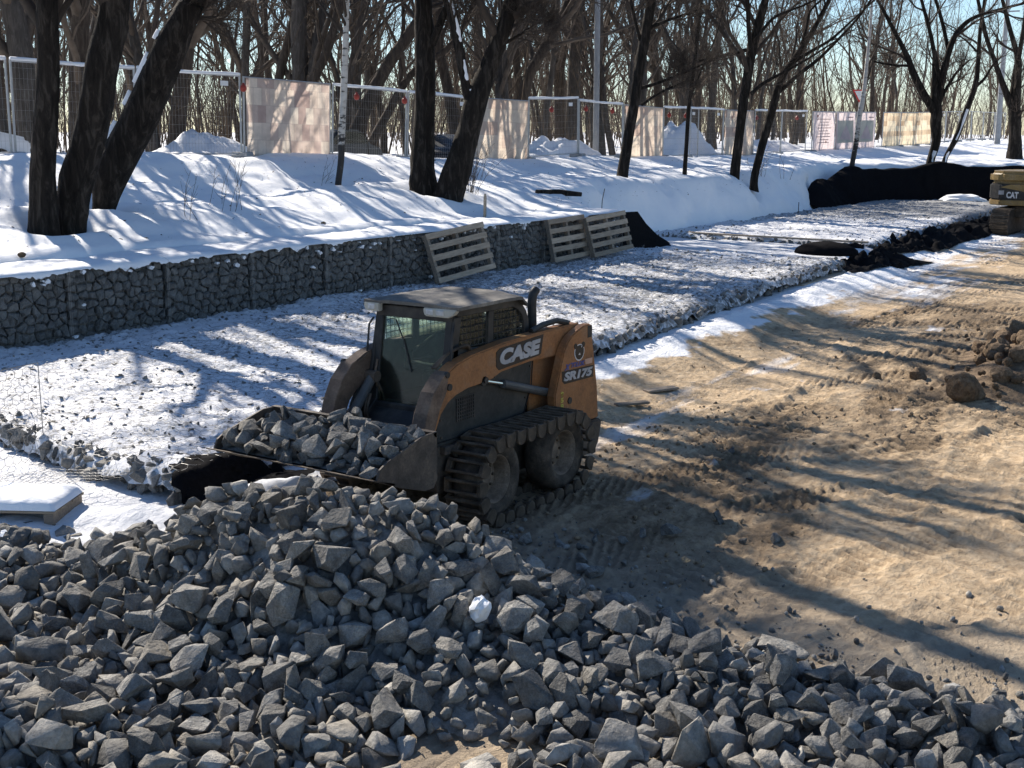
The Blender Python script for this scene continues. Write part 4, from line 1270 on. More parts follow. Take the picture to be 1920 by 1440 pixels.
    for ex in (-0.81, -0.96):
        MB().prism([(ex + 0.032 * cos(q), 1.385 + 0.030 * sin(q)) for q in np.linspace(0, 2 * pi, 10, endpoint=False)], 0.6995, 0.7040).build('emblem_ear', M['decal_black'], em)
    MB().prism([(-0.915, 1.37), (-0.935, 1.385), (-0.925, 1.355)], 0.703, 0.7055).build('emblem_mark', M['decal_white'], em)
    MB().prism([(-0.86, 1.29), (-0.89, 1.31), (-0.90, 1.285)], 0.703, 0.7055).build('emblem_mark', M['decal_white'], em)
    for k, ch in enumerate('958'):
        near_text('painted_digit', ch, (-0.555, 0.935 - 0.062 * k), 0.703, 0.05, 0.05, 0, M['yellow_mark'], g, 0, 0.006)
    return g


def thing_part(name, parent):
    o = bpy.data.objects.new(name, None); o.empty_display_size = 0.1
    link(o); o.parent = parent
    return o


# ---------------------------------------------------------------- excavator at the right edge
def build_excavator():
    g = thing('excavator', 'yellow and black tracked excavator at the right edge beside the dark sheeting', 'excavator', (47.0, 9.13, 0.02), 0.0)
    # local: +x away along the dig, the rear corner of the house points at the camera (-x, +y)
    for s in (1, -1):
        tr = thing_part('track', g)
        st = []
        for q in np.linspace(-pi / 2, pi / 2, 9): st.append((1.55 + 0.40 * cos(q), 0.42 + 0.40 * sin(q)))
        for q in np.linspace(pi / 2, 3 * pi / 2, 9): st.append((-1.55 + 0.40 * cos(q), 0.42 + 0.40 * sin(q)))
        MB().prism(st, s * 0.92, s * 1.42).build('track_frame', M['dusty_steel'], tr, 0.02)
        L = 3.1; R = 0.43; tot = 2 * L + 2 * pi * R; npd = 44; shared = None
        for i in range(npd):
            u = i / npd * tot
            if u < L: p = (-1.55 + u, 0.42 + R); a = 0
            elif u < L + pi * R: a = (u - L) / R; p = (1.55 + R * sin(a), 0.42 + R * cos(a))
            elif u < 2 * L + pi * R: p = (1.55 - (u - L - pi * R), 0.42 - R); a = pi
            else: a = pi + (u - 2 * L - pi * R) / R; p = (-1.55 + R * sin(a), 0.42 + R * cos(a))
            if shared is None:
                mb = MB(); mb.box((0, s * 1.17, 0), (0.175, 0.6, 0.025)); mb.box((0.05, s * 1.17, 0.022), (0.02, 0.6, 0.03)); mb.box((-0.03, s * 1.17, 0.022), (0.02, 0.6, 0.03))
                shared = mb.mesh('track_pad', M['track_steel'], 0.003)
            o = obj('track_pad', shared, tr); o.matrix_basis = Matrix.Translation((p[0], 0, p[1])) @ Matrix.Rotation(a, 4, 'Y')
    MB().box((0, 0, 0.75), (1.6, 1.9, 0.4)).build('undercarriage', M['dusty_steel'], g, 0.03)
    h = thing_part('house', g); h.rotation_euler = (0, 0, radians(-92))
    MB().prism([(1.5, -1.25), (1.5, 1.25), (-1.35, 1.25), (-1.75, 0.95), (-1.92, 0.4), (-1.92, -0.4), (-1.75, -0.95), (-1.35, -1.25)], 0.98, 1.16, axis=2).build('house_deck', M['cat_yellow'], h, 0.03, 2)
    MB().prism([(0.4, -1.24), (0.4, 1.24), (-1.34, 1.24), (-1.74, 0.94), (-1.91, 0.4), (-1.91, -0.4), (-1.74, -0.94), (-1.34, -1.24)], 1.165, 1.72, axis=2).build('counterweight', M['black_paint'], h, 0.05, 2)
    MB().prism([(0.4, -1.25), (0.4, 1.25), (-1.35, 1.25), (-1.76, 0.95), (-1.93, 0.4), (-1.93, -0.4), (-1.76, -0.95), (-1.35, -1.25)], 1.722, 2.15, axis=2).build('engine_cover', M['cat_yellow'], h, 0.12, 3)
    MB().prism([(-1.34, 1.60), (-1.0, 1.70), (0.35, 1.715), (0.35, 1.20), (-0.25, 1.30), (-0.62, 1.48)], -1.249, -1.2415).build('side_stripe', M['cat_yellow'], h)
    cb = MB(); cb.prism([(1.45, 1.17), (1.45, 1.75), (1.15, 2.85), (0.45, 2.85), (0.42, 1.17)], 0.28, 1.22)
    cb.build('cab', M['black_paint'], h, 0.05, 2)
    MB().box((0.8, 1.225, 2.2), (0.5, 0.01, 0.8)).build('cab_window', M['glass'], h)
    bm_ = MB(); bm_.prism([(0.7, 1.5), (1.2, 1.4), (2.6, 3.1), (4.4, 3.3), (4.4, 3.6), (2.4, 3.55)], -0.35, 0.05); bm_.build('boom', M['cat_yellow'], h, 0.02)
    st = MB(); st.prism([(4.1, 3.75), (4.5, 3.8), (5.2, 1.3), (4.95, 1.2)], -0.30, 0.0); st.build('stick', M['cat_yellow'], h, 0.02)
    MB().prism([(4.9, 1.3), (5.3, 1.3), (5.4, 0.7), (5.0, 0.35), (4.5, 0.5), (4.55, 0.8)], -0.6, 0.3).build('digging_bucket', M['dusty_steel'], h, 0.02)
    MB().tube([(-0.6, -0.4, 2.1), (-0.6, -0.4, 2.5), (-0.68, -0.4, 2.62)], 0.06, 8).build('exhaust_pipe', M['black_paint'], h)
    MB().box((-0.5, 0.75, 2.17), (0.5, 0.35, 0.06)).build('hatch', M['black_paint'], h, 0.01)
    # lettering on the flank that faces the camera
    t = obj('lettering', text_mesh('CAT', 0.3, M['decal_white'], 0.0, 0.012, 0.004, 0.40, 0.22), h)
    t.matrix_basis = Matrix.Translation((-0.92, -1.2455, 1.34)) @ Matrix(((1, 0, 0), (0, 0, -1), (0, 1, 0))).to_4x4()
    MB().box((-1.30, -1.242, 1.42), (0.18, 0.008, 0.14)).build('number_plate', M['letter'], h)
    return g
# ---------------------------------------------------------------- site fence: mobile panels along Y = 24
FENCE_Y = 24.0
FP = 3.33
FX0 = 13.25


def fence_base(x):
    return float(np.interp(x, [0, 16, 25, 33, 37, 40, 46, 55, 64, 81, 95, 140], [3.02, 3.0, 2.88, 2.6, 2.54, 2.64, 2.48, 2.44, 2.5, 2.66, 2.92, 2.95]))


def build_fence():
    H = 2.02; Wd = FP - 0.10
    fr = MB()
    for x in (0.02, Wd - 0.02): fr.tube([(x, 0, -0.10), (x, 0, H)], 0.024, 8)
    post = None
    mesh_post = MB().tube([(0, 0, -0.12), (0, 0, H)], 0.026, 8).mesh('post', M['steel_galv'], smooth=False)
    mesh_rail = MB().tube([(0.0, 0, 0), (Wd, 0, 0)], 0.02, 8).mesh('rail', M['steel_galv'])
    wm = MB()
    k = 0.12
    Vw = []; Fw = []; n = 0
    def wire(a, b, r=0.0022):
        nonlocal n
        a = np.array(a, float); b = np.array(b, float); d = (b - a) / np.linalg.norm(b - a); u = np.array((0, 1., 0)); v = np.cross(d, u)
        for p in (a, b):
            Vw.extend([p + r * u, p - .5 * r * u + .87 * r * v, p - .5 * r * u - .87 * r * v])
        Fw.extend([(n, n + 1, n + 4, n + 3), (n + 1, n + 2, n + 5, n + 4), (n + 2, n, n + 3, n + 5)]); n += 6
    x = 0.1
    while x < Wd: wire((x, 0, 0.05), (x, 0, H)); x += 0.10
    z = 0.1
    while z < H: wire((0, 0.003, z), (Wd, 0.003, z)); z += 0.22
    mesh_wire = make_mesh('wire_mesh', np.array(Vw), np.array(Fw), M['wire'])
    banners = {-1: 'rose', 3: 'rose', 6: 'sand', 9: 'sand', 12: 'sand', 15: 'board', 16: 'board', 17: 'board', 18: 'gold', 19: 'gold', 20: 'gold'}
    words = {3: 'wire fence panel covered with a rose and beige paving-print sheet, leftmost whole banner',
             6: 'fence panel with a beige paving-print sheet beside the leaning dark trunk', 9: 'shadowed paving-print fence panel behind the thin dark tree',
             12: 'small grey-looking paving-print fence panel behind the twin slim trees', 15: 'fence panel with a pale pink printed text board',
             16: 'fence panel with a pink picture board left of the birch trunk', 17: 'fence panel with a pink picture board right of the birch trunk',
             18: 'left third of the golden zigzag paving-print fence sheet', 19: 'middle third of the golden zigzag paving-print fence sheet', 20: 'right third of the golden zigzag paving-print fence sheet',
             -1: 'fence panel with a paving-print sheet cut by the left picture edge'}
    r = RS(55); plain = 0
    for i in range(-1, 27):
        x0 = FX0 + FP * i + (-0.35 * FP if 11 <= i <= 14 else (0.4 * FP if i >= 18 else 0))
        fy = FENCE_Y - (0.14 if 11 <= i <= 14 else 0)
        zb = (fence_base(x0) + fence_base(x0 + FP)) / 2
        tilt = r.normal(0, 0.012)
        if i in words: lab = words[i]
        else:
            lab = 'bare see-through wire fence panel on the bank, %s bare one from the left' % ORD[plain]; plain += 1
        g = thing('wire_fence', lab, 'fence', (x0 + 0.05, fy, zb), 0, 'mobile fence panels along the top of the bank')
        dz = fence_base(x0 + FP) - fence_base(x0)
        g.rotation_euler = (r.normal(0, 0.015), -math.atan2(dz, FP), 0)
        for px in (0.0, Wd): o = obj('post', mesh_post, g); o.location = (px, 0, 0)
        for pz in (0.06, H - 0.02): o = obj('rail', mesh_rail, g); o.location = (0, 0, pz)
        obj('wire_mesh', mesh_wire, g)
        # snow and wrapped film along the top rail
        if i not in banners and x0 < 62:
            U = np.linspace(0, Wd, 40); rr = 0.030 + 0.018 * np.abs(fbm(U * 2.2 + i * 7, U * 0, 400, 3)) + 0.006
            MB().tube([(u, -0.005, H + 0.012 + 0.03 * math.sin(u * 1.9 + i) * 0.4) for u in U], rr, 6).build('film_wrap', M['snow_clean'], g, smooth=True)
        if i in banners:
            kind = banners[i]
            nx, nz = 24, 14
            Uu, Zz = np.meshgrid(np.linspace(0.05, Wd - 0.05, nx), np.linspace(0.0, H - 0.03, nz), indexing='ij')
            Yb = -0.032 + 0.018 * fbm(Uu * 0.9 + i * 5, Zz * 0.5, 410, 2)
            m = {'rose': M['banner_rose'], 'sand': M['banner_sand'], 'gold': M['banner_gold'], 'board': M['board_pink']}[kind]
            bn = mobj('banner', np.stack([Uu, Yb, Zz], -1).reshape(-1, 3), grid_faces(nx, nz), m, g, True)
            if kind == 'board':
                if i == 15:
                    mb = MB()
                    for k in range(9): mb.box((1.5 + 0.1 * (k % 2), -0.058, 1.62 - 0.15 * k), (2.0 - 0.35 * ((k * 5) % 3), 0.004, 0.035))
                    mb.build('printed_lines', M['print_grey'], bn)
                    for c in ((0.6, 1.78), (1.9, 0.45)): MB().box((c[0], -0.058, c[1]), (0.14, 0.004, 0.12)).build('printed_seal', M['print_red'], bn)
                else:
                    for cx in (1.55,):
                        MB().box((cx, -0.058, 0.95), (2.5, 0.004, 1.2)).build('printed_picture', M['print_picture'], bn)
                        MB().prism([(cx - 0.9, 0.55), (cx - 0.4, 1.0), (cx + 0.1, 1.3), (cx + 0.7, 0.8), (cx + 1.0, 0.5)], -0.064, -0.061).build('picture_shape', M['board_pink'], bn)
                    MB().box((2.3, -0.058, 1.72), (0.9, 0.004, 0.05)).build('printed_lines', M['print_grey'], bn)
                    MB().box((0.08, -0.06, 0.98), (0.06, 0.02, 1.95)).build('edge_strip', M['print_grey'], bn)
        elif r.rand() < 0.55 or i in (2, 5):
            MB().box((Wd - 0.55, -0.03, H - 0.22), (0.26, 0.006, 0.12)).build('notice_plate', M['white_plate'], g)
        ft = MB().prism([(-0.30, 0), (0.30, 0), (0.26, 0.13), (-0.26, 0.13)], -0.13, 0.13).mesh('block', M['concrete'], 0.015)
        if x0 > 10:
            o = tag(obj('concrete_block', ft), 'grey concrete foot block under the fence joint, %s from the left' % ORD[i + 1], 'concrete block', 'concrete fence feet')
            o.location = (x0, FENCE_Y + 0.02, fence_base(x0) - 0.04); o.rotation_euler = (0, 0, pi / 2)
    # red warning lamps hanging on the fence
    lamp = None; k = 0
    for px in (23.25, 27.6, 29.75, 37.9, 40.25, 42.2, 46.9, 48.4, 52.9, 55.8, 60.8):
        if lamp is None:
            mb = MB(); mb.lathe([(0.0, -0.09), (0.045, -0.085), (0.075, -0.05), (0.085, 0.0), (0.075, 0.05), (0.05, 0.08), (0.03, 0.095), (0.03, 0.13), (0.0, 0.13)], 14, axis=2)
            lamp = mb.mesh('warning_lamp', M['red_lamp'], smooth=True)
        o = tag(obj('warning_lamp', lamp), 'small round red warning lamp hung under the fence rail, %s from the left' % ORD[k], 'lamp', 'red lamps on the fence')
        o.location = (px, FENCE_Y - 0.10, fence_base(px) + 1.68); k += 1


# ---------------------------------------------------------------- pallets
def pallet(name, label, w, h, group, snow=False, boards=5):
    g = thing(name, label, 'pallet', group=group)
    r = RS(len(label) * 7)
    for k in range(boards):
        z = 0.055 + (h - 0.11) * k / (boards - 1)
        dy = r.normal(0, 0.003)
        box_part('board', (w / 2, -0.072 + dy, z + r.normal(0, 0.006)), (w, 0.021, 0.105 + 0.02 * r.rand()), M['wood'], g, 0.003)
    for x in (0.06, w * 0.5 + 0.02, w - 0.06):
        box_part('stringer', (x, -0.012, h / 2), (0.09, 0.095, h - 0.02), M['wood_dark'], g, 0.003)
    for z in (0.06, h / 2, h - 0.06):
        box_part('board', (w / 2, 0.048, z), (w - 0.02, 0.02, 0.1), M['wood_dark'], g, 0.003)
    return g


def build_pallets():
    grp = 'wooden pallets'
    p = pallet('pallet', 'five-board wooden pallet leaning alone on the gabion wall', 2.0, 1.0, grp)
    p.location = (19.82, 15.17, 0.52); p.rotation_euler = (radians(-15), radians(-1.2), 0)
    p.rotation_euler = (radians(-17), radians(-4), radians(0.5))
    p = pallet('pallet', 'weathered wooden pallet leaning on the wall, half behind a lighter pallet', 1.6, 0.98, grp)
    p.location = (24.36, 15.30, 0.55); p.rotation_euler = (radians(-12), radians(-1.5), 0)
    p = pallet('pallet', 'light wooden pallet leaning at the right end of the wall, overlapping another', 2.0, 0.96, grp)
    p.location = (25.78, 15.08, 0.56); p.rotation_euler = (radians(-15), radians(-2.0), radians(1.5))
    # pallets lying in the snow, lower left
    for k, (z, dx, lab) in enumerate(((0.10, 0.05, 'lower wooden pallet lying in the snow beside the rock pile'), (0.235, 0.0, 'upper snow-covered pallet lying on another beside the rock pile'))):
        p = pallet('pallet', lab, 1.25, 0.62, 'pallets lying in the snow')
        ex = np.array([-0.50, 0.866, 0]); ey = np.array([0.866, 0.50, 0])
        # pallet local: x along boards, z across, -y is the top face -> lay it flat
        m = Matrix(((ex[0], 0, ey[0]), (ex[1], 0, ey[1]), (0, -1, 0))).to_4x4()
        m.translation = Vector((6.33 + dx, 8.98 - dx, z))
        p.matrix_basis = m
        if k == 1:
            nx, ny = 40, 24
            U, Vv = np.meshgrid(np.linspace(0.0, 1.25, nx), np.linspace(-0.0, 0.62, ny), indexing='ij')
            e = np.minimum(np.minimum(U, 1.25 - U), np.minimum(Vv, 0.62 - Vv))
            hgt = 0.088 + 0.11 * np.sqrt(np.clip(e / 0.14, 0, 1)) * (0.9 + 0.3 * fbm(U * 3, Vv * 3, 500, 3))
            mobj('snow_cover', np.stack([U, -hgt, Vv], -1).reshape(-1, 3), grid_faces(nx, ny)[:, ::-1], M['snow_clean'], p, True)
    # netting panels at the left edge
    g = thing('wire_mesh_panel', 'upright hexagonal wire netting panel at the left picture edge', 'wire netting', (7.62, 10.9, 0.16), radians(187))
    V, F = hexnet((1, 0, 0), (0, 0, 1), 1.6, 1.05, 0.10, 0.085, r=0.0026)
    mobj('wire_netting', V, F, M['wire'], g)
    mb = MB()
    for a, b in (((0, 0, 0), (1.6, 0, 0)), ((0, 0, 0), (0, 0, 1.06)), ((0, 0, 1.06), (1.6, 0, 1.06)), ((1.6, 0, 0), (1.6, 0, 1.06))): mb.tube([a, b], 0.0055, 5)
    mb.build('frame_wire', M['wire'], g)
    g = thing('wire_mesh_panel', 'loose wire netting sheet sagging over the snow-covered pallets', 'wire netting', (7.60, 10.87, 0.17), radians(200))
    def sag(A):
        B = A.copy(); B[:, 2] = 0.06 - 0.0 * A[:, 0] + 0.20 * np.exp(-((A[:, 1] - 1.6) / 0.9) ** 2) + 0.02 * fbm(A[:, 0] * 2, A[:, 1] * 2, 520, 2); return B
    V, F = hexnet((1, 0, 0), (-0.25, 0.97, 0), 1.5, 1.55, 0.10, 0.085, sag, r=0.0024)
    mobj('wire_netting', V, F, M['wire'], g)


# ---------------------------------------------------------------- black geotextile
def cloth(name, label, P, nu, nv, zf, mat, group=None, wrinkle=0.05, seed=0, thick=0.008):
    """P: four XY corners (u0v0, u1v0, u1v1, u0v1); zf(X, Y) the surface it lies on"""
    U, V = np.meshgrid(np.linspace(0, 1, nu), np.linspace(0, 1, nv), indexing='ij')
    P = np.array(P, float)
    ax = (P[0][0] * (1 - U) + P[1][0] * U) * (1 - V) + (P[3][0] * (1 - U) + P[2][0] * U) * V
    ay = (P[0][1] * (1 - U) + P[1][1] * U) * (1 - V) + (P[3][1] * (1 - U) + P[2][1] * U) * V
    n1 = fbm(U * 7, V * 3, seed, 4)
    ax = ax + 0.12 * fbm(U * 5, V * 5, seed + 3, 3); ay = ay + 0.15 * fbm(U * 5 + 7, V * 5, seed + 4, 3)
    edge = np.minimum(np.minimum(U, 1 - U), np.minimum(V, 1 - V))
    Z = zf(ax, ay) + 0.02 + wrinkle * (np.abs(n1) * 2.2) * np.clip(edge * 8, 0.15, 1)
    top = np.stack([ax, ay, Z], -1).reshape(-1, 3); bot = top - np.array([0, 0, thick])
    F = grid_faces(nu, nv); n = len(top)
    o = mobj(name, np.concatenate([top, bot]), np.concatenate([F, F[:, ::-1] + n]), mat, None, True)
    return tag(o, label, 'geotextile', group)


def gzf(X, Y):
    return ground_fields(X, Y)[0]


def build_geotextile():
    grp = 'black geotextile sheets'
    def over_edge(X, Y):
        inside = np.minimum(X - front_x(Y), Y - edge_near(X))
        return np.maximum(gzf(X, Y) + 0.03, 0.20 + 0.30 * sstep(-0.22, 0.02, inside))
    sh = cloth('geotextile_sheet', 'black geotextile sheet draped over the mattress corner beside the loader bucket', [(7.10, 8.42), (7.75, 7.80), (8.75, 8.20), (7.72, 8.98)], 44, 30, over_edge, M['geotex'], grp, 0.025, 600)
    U, V = np.meshgrid(np.linspace(0, 1, 26), np.linspace(0, 1, 8), indexing='ij')
    X = 7.35 + 0.95 * U + 0.05 * fbm(U * 6, V * 3, 605, 3); Y = 8.22 - 0.22 * U + (0.10 + 0.06 * fbm(U * 5, V * 0, 606, 2)) * (V - 0.5) * 2 * np.sqrt(np.clip(4 * U * (1 - U), 0.02, 1))
    mobj('snow_patch', np.stack([X, Y, over_edge(X, Y) + 0.06 + 0.04 * (1 - (2 * V - 1) ** 2)], -1).reshape(-1, 3), grid_faces(26, 8), M['snow_clean'], sh, True)
    cloth('geotextile_sheet', 'crumpled black geotextile strip beside the plank on the snowy verge', [(28.8, 9.75), (34.8, 9.6), (34.2, 10.9), (30.0, 10.8)], 80, 26, gzf, M['geotex'], grp, 0.17, 610)
    cloth('geotextile_sheet', 'bunched black geotextile lying between the two stone mattresses', [(33.2, 10.7), (38.6, 10.1), (39.0, 11.4), (33.8, 11.9)], 70, 26, gzf, M['geotex'], grp, 0.26, 620)
    cloth('geotextile_sheet', 'long black geotextile strip along the far stone mattress towards the excavator', [(38.3, 10.2), (50.5, 10.6), (51, 12.0), (38.8, 11.4)], 100, 22, gzf, M['geotex'], grp, 0.20, 630)
    # a rolled-up bump on the end of the near mattress
    U, V = np.meshgrid(np.linspace(0, 1, 22), np.linspace(0, 2 * pi, 18), indexing='ij')
    a = np.sqrt(np.clip(1 - (2 * U - 1) ** 2, 0, 1)) * (1 + 0.25 * fbm(U * 4, V, 640, 3))
    X = 30.3 + 0.28 * a * np.cos(V); Y = 11.1 + (U - 0.5) * 1.7; Z = 0.50 + 0.30 * a * np.maximum(np.sin(V), -0.1)
    X = 30.6 + 0.42 * a * np.cos(V)
    o = mobj('geotextile_sheet', np.stack([X, Y, Z], -1).reshape(-1, 3), grid_faces(22, 18), M['geotex'], None, True)
    tag(o, 'small black hump of geotextile on the end of the near mattress', 'geotextile', grp)
    # the tall black drape over the end face of the dig
    P = smooth_poly([(49.3, 18.0), (51.2, 18.35), (53.2, 18.55), (55.6, 18.25), (57.6, 17.0), (58.9, 15.0), (59.9, 12.2), (61.2, 8.5), (64.5, 1.0), (70, -9)], 220)
    seg = np.hypot(*np.diff(P, axis=0).T); s = np.concatenate([[0], np.cumsum(seg)])
    tx = np.gradient(P[:, 0]); ty = np.gradient(P[:, 1]); L = np.hypot(tx, ty); nx = -ty / L; ny = tx / L
    hh = np.interp(s, [0, 1.2, 2.2, 3.0, 4.2, 5.5, 8, 10, 14, 40], [0.25, 0.8, 1.15, 0.65, 1.15, 1.55, 1.50, 1.70, 1.5, 1.5]) + 0.16 * fbm(s * 0.9, s * 0, 650, 3)
    t = np.linspace(0, 1, 22)
    S, T = np.meshgrid(s, t, indexing='ij')
    off = 0.55 * T ** 1.4 + 0.20 * fbm(S * 1.6, T * 1.2, 651, 5, 0.6) - 0.22
    X = P[:, 0:1] + nx[:, None] * off; Y = P[:, 1:2] + ny[:, None] * off; Z = 0.35 + hh[:, None] * T
    # the top folds back over the bank
    for q, (dx, dz) in enumerate(((0.15, 0.06), (0.4, 0.03), (0.6, -0.12))):
        X = np.concatenate([X, (P[:, 0] + nx * (0.42 + dx))[:, None]], 1); Y = np.concatenate([Y, (P[:, 1] + ny * (0.42 + dx))[:, None]], 1)
        Z = np.concatenate([Z, (0.35 + hh + dz)[:, None]], 1)
    o = mobj('geotextile_drape', np.stack([X, Y, Z], -1).reshape(-1, 3), grid_faces(X.shape[0], X.shape[1]), M['geotex'], None, True)
    tag(o, 'tall black geotextile draped over the far end face of the dig', 'geotextile', grp)
    # and the one behind the end of the gabion wall
    X, Y, Z = [], [], []
    q = [((28.24, 15.86), 1.44), ((28.9, 15.95), 1.45), ((29.7, 16.05), 1.42), ((30.4, 16.15), 1.05), ((31.1, 16.15), 0.70), ((31.7, 16.1), 0.46)]
    nT = 12; V = []
    for (px, py), top in q:
        for k in range(nT):
            tt = k / (nT - 1); V.append((px + 0.05 * math.sin(k * 2 + px), py - 0.12 + 0.10 * tt, 0.34 + (top - 0.34) * tt))
    o = mobj('geotextile_drape', np.array(V), grid_faces(len(q), nT), M['geotex'], None, True)
    tag(o, 'short black geotextile drape at the right end of the gabion wall', 'geotextile', grp)


def build_small_things():
    # timbers
    def timber(name, label, a, b, w, h, mat=None):
        o = MB().beam(a, b, w, h).build(name, mat or M['wood'], None, 0.006)
        tag(o, label, 'plank')
        return o
    timber('plank', 'snow-dusted wooden plank lying on the snow beside the near mattress', (25.9, 10.02, 0.22), (29.2, 10.12, 0.20), 0.28, 0.07)
    timber('plank', 'thin wooden batten laid along the front edge of the far mattress', (34.72, 17.2, 0.50), (34.42, 11.3, 0.49), 0.09, 0.05, M['wood'])
    timber('plank', 'pale batten lying on black sheeting by the excavator track', (43.0, 11.25, 0.24), (49.0, 11.75, 0.30), 0.10, 0.06, M['wood'])
    timber('plank', 'dark flat board half buried in the sand near the machine', (14.9, 7.85, 0.03), (15.35, 7.62, 0.035), 0.16, 0.03, M['wood_dark'])
    timber('plank', 'split dark wooden lath lying on sand behind the loader', (13.9, 7.75, 0.035), (14.3, 7.50, 0.03), 0.12, 0.03, M['wood_dark'])
    # stakes and rods
    o = MB().prism([(-0.05, -0.4), (0.05, -0.4), (0.045, 0.42), (0.0, 0.50), (-0.045, 0.40)], -0.025, 0.025).build('wooden_stake', M['wood'], None, 0.004)
    tag(o, 'light wooden stake driven into the snow behind the wall', 'stake'); o.location = (24.0, 16.95, bz(24.0, 16.95) + 0.02); o.rotation_euler = (0.05, -0.1, 0.3)
    o = MB().tube([(0, 0, -0.3), (0.05, 0, 0.3), (0.14, -0.02, 0.62)], 0.011, 6).build('steel_rod', M['black_paint']); tag(o, 'thin dark rod sticking out of the snow by the wall end', 'rod')
    o.location = (30.1, 17.35, 1.35)
    o = MB().tube([(0, 0, -0.3), (0, 0, 0.5)], 0.014, 6).build('steel_rod', M['black_paint']); tag(o, 'short dark rod standing at the foot of the snow face', 'rod'); o.location = (45.2, 17.55, 0.42)
    for k, (x, y, lab) in enumerate(((19.2, 17.6, 'brown scuffed earth clod on the snow shelf behind the wall'), (11.75, 17.0, 'dark frozen clod on the snow behind the left wall'), (13.9, 17.35, 'small dark clod on the snow shelf near the tree trio'))):
        o = tag(obj('earth_clod', blob_mesh('earth_clod', 820 + k, M['clod'], 2, 0.3)), lab, 'clod'); o.location = (x, y, bz(x, y) + 0.01); o.scale = (0.13, 0.10, 0.09)
    # dark tube set in the bank, standing in for a shaded hollow
    o = MB().tube([(0, 0, 0), (0.7, 0.05, 0.02), (1.3, 0.0, -0.02)], [0.10, 0.09, 0.06], 9).build('log', M['bark_dark']); tag(o, 'dark tube standing in for a shaded hollow under the snow of the bank', 'log'); o.location = (28.9, 18.7, bz(28.9, 18.7) - 0.02); o.rotation_euler = (0, 0.02, -0.7)
    # dirt heap at the right edge: clods
    grp = 'sandy clods of the dirt heap'
    r = RS(71)
    spots = [(16.75, 4.12, 0.42, 'round dark sandy boulder of frozen earth lying on the sand')]
    o = tag(obj('earth_boulder', blob_mesh('earth_boulder', 830, M['clod'], 4, 0.10, (1, 0.98, 0.95))), spots[0][3], 'boulder'); o.location = (16.75, 4.12, 0.19); o.scale = (0.44,) * 3
    hp = thing('dirt_heap', 'heap of frozen sandy clods at the right picture edge', 'dirt heap', (0, 0, 0))
    meshes = [blob_mesh('clod', 840 + k, M['clod'], 2, 0.30, (1, 0.85, 0.75), 1.6) for k in range(8)]
    def heap_z(x, y): return 0.45 * math.exp(-(((x - 20.8) / 2.0) ** 2 + ((y - 4.0) / 0.75) ** 2)) + 0.30 * math.exp(-(((x - 18.3) / 1.1) ** 2 + ((y - 3.7) / 0.6) ** 2))
    nx, ny = 60, 40
    U, V = np.meshgrid(np.linspace(16.4, 26, nx), np.linspace(0.6, 6.4, ny), indexing='ij')
    Z = 0.50 * np.exp(-(((U - 20.8) / 2.0) ** 2 + ((V - 4.0) / 0.75) ** 2)) + 0.34 * np.exp(-(((U - 18.3) / 1.1) ** 2 + ((V - 3.7) / 0.6) ** 2))
    Z = Z * (1 + 0.35 * fbm(U * 2, V * 2, 850, 4)) - 0.06
    mobj('heaped_earth', np.stack([U, V, Z], -1).reshape(-1, 3), grid_faces(nx, ny), M['clod'], hp, True)
    for k in range(230):
        x = r.normal(19.9, 1.9); y = r.normal(3.85, 0.60) + 0.06 * (x - 20); s = 0.07 + 0.30 * r.rand() ** 2.6
        if x < 16.9 or y > 6: continue
        o = obj('clod', meshes[k % 8], hp); o.matrix_basis = mat4((x, y, heap_z(x, y) + 0.1 * s), rot3(r), s)
    # snow lumps by the drape
    for k, (x, y, s, lab) in enumerate(((57.2, 14.6, (0.9, 1.7, 0.45), 'long white snow lump at the foot of the black drape'), (57.0, 12.3, (0.6, 0.7, 0.35), 'small snow lump next to the excavator under the drape'))):
        o = tag(obj('snow_lump', blob_mesh('snow_lump', 860 + k, M['snow_clean'], 3, 0.35)), lab, 'snow lump'); o.location = (x, y, 0.55); o.scale = s
    # give way sign behind the fence
    g = thing('road_sign', 'triangular white give-way sign with red border behind the birch', 'road sign', (78.4, 26.8, 2.85), radians(-56))
    MB().tube([(0, 0.04, -0.3), (0, 0.04, 3.3)], 0.035, 8).build('post', M['steel_galv'], g)
    a = 0.46
    tri = [(-a, a * 0.577), (a, a * 0.577), (0, -a * 1.155)]
    def off(k): return [(p[0] * k, p[1] * k + 2.95) for p in tri]
    MB().prism(off(1.0), -0.005, 0.012).build('border_plate', M['sign_red'], g)
    MB().prism(off(0.70), -0.012, -0.008).build('white_face', M['white_plate'], g)
    # poles
    o = MB().tube([(0, 0, -1), (0, 0, 5), (-0.03, 0, 12)], [0.13, 0.12, 0.09], 10).build('lamp_post', M['concrete']); tag(o, 'slim grey lamp post behind the middle of the fence', 'post'); o.location = (45.8, 26.7, 2.4)
    g = thing('power_pole', 'tall grey concrete power pole at the far right behind the fence', 'power pole', (99.0, 23.2, 2.6))
    MB().tube([(0, 0, -1), (0, 0, 11)], [0.22, 0.15], 10).build('pole_shaft', M['concrete'], g)
    MB().box((0, 0, 9.5), (0.1, 1.8, 0.1)).build('cross_arm', M['steel_galv'], g)
    for k in range(3):
        P = [(60 - 6 * q, 45 + 0.5 * q, 12.2 - 0.5 * k + 0.02 * (q - 5) ** 2) for q in range(-10, 11)]
        o = MB().tube(P, 0.012, 4).build('power_line', M['black_paint']); tag(o, 'thin overhead power line crossing the sky, %s from the top' % ORD[k], 'power line')
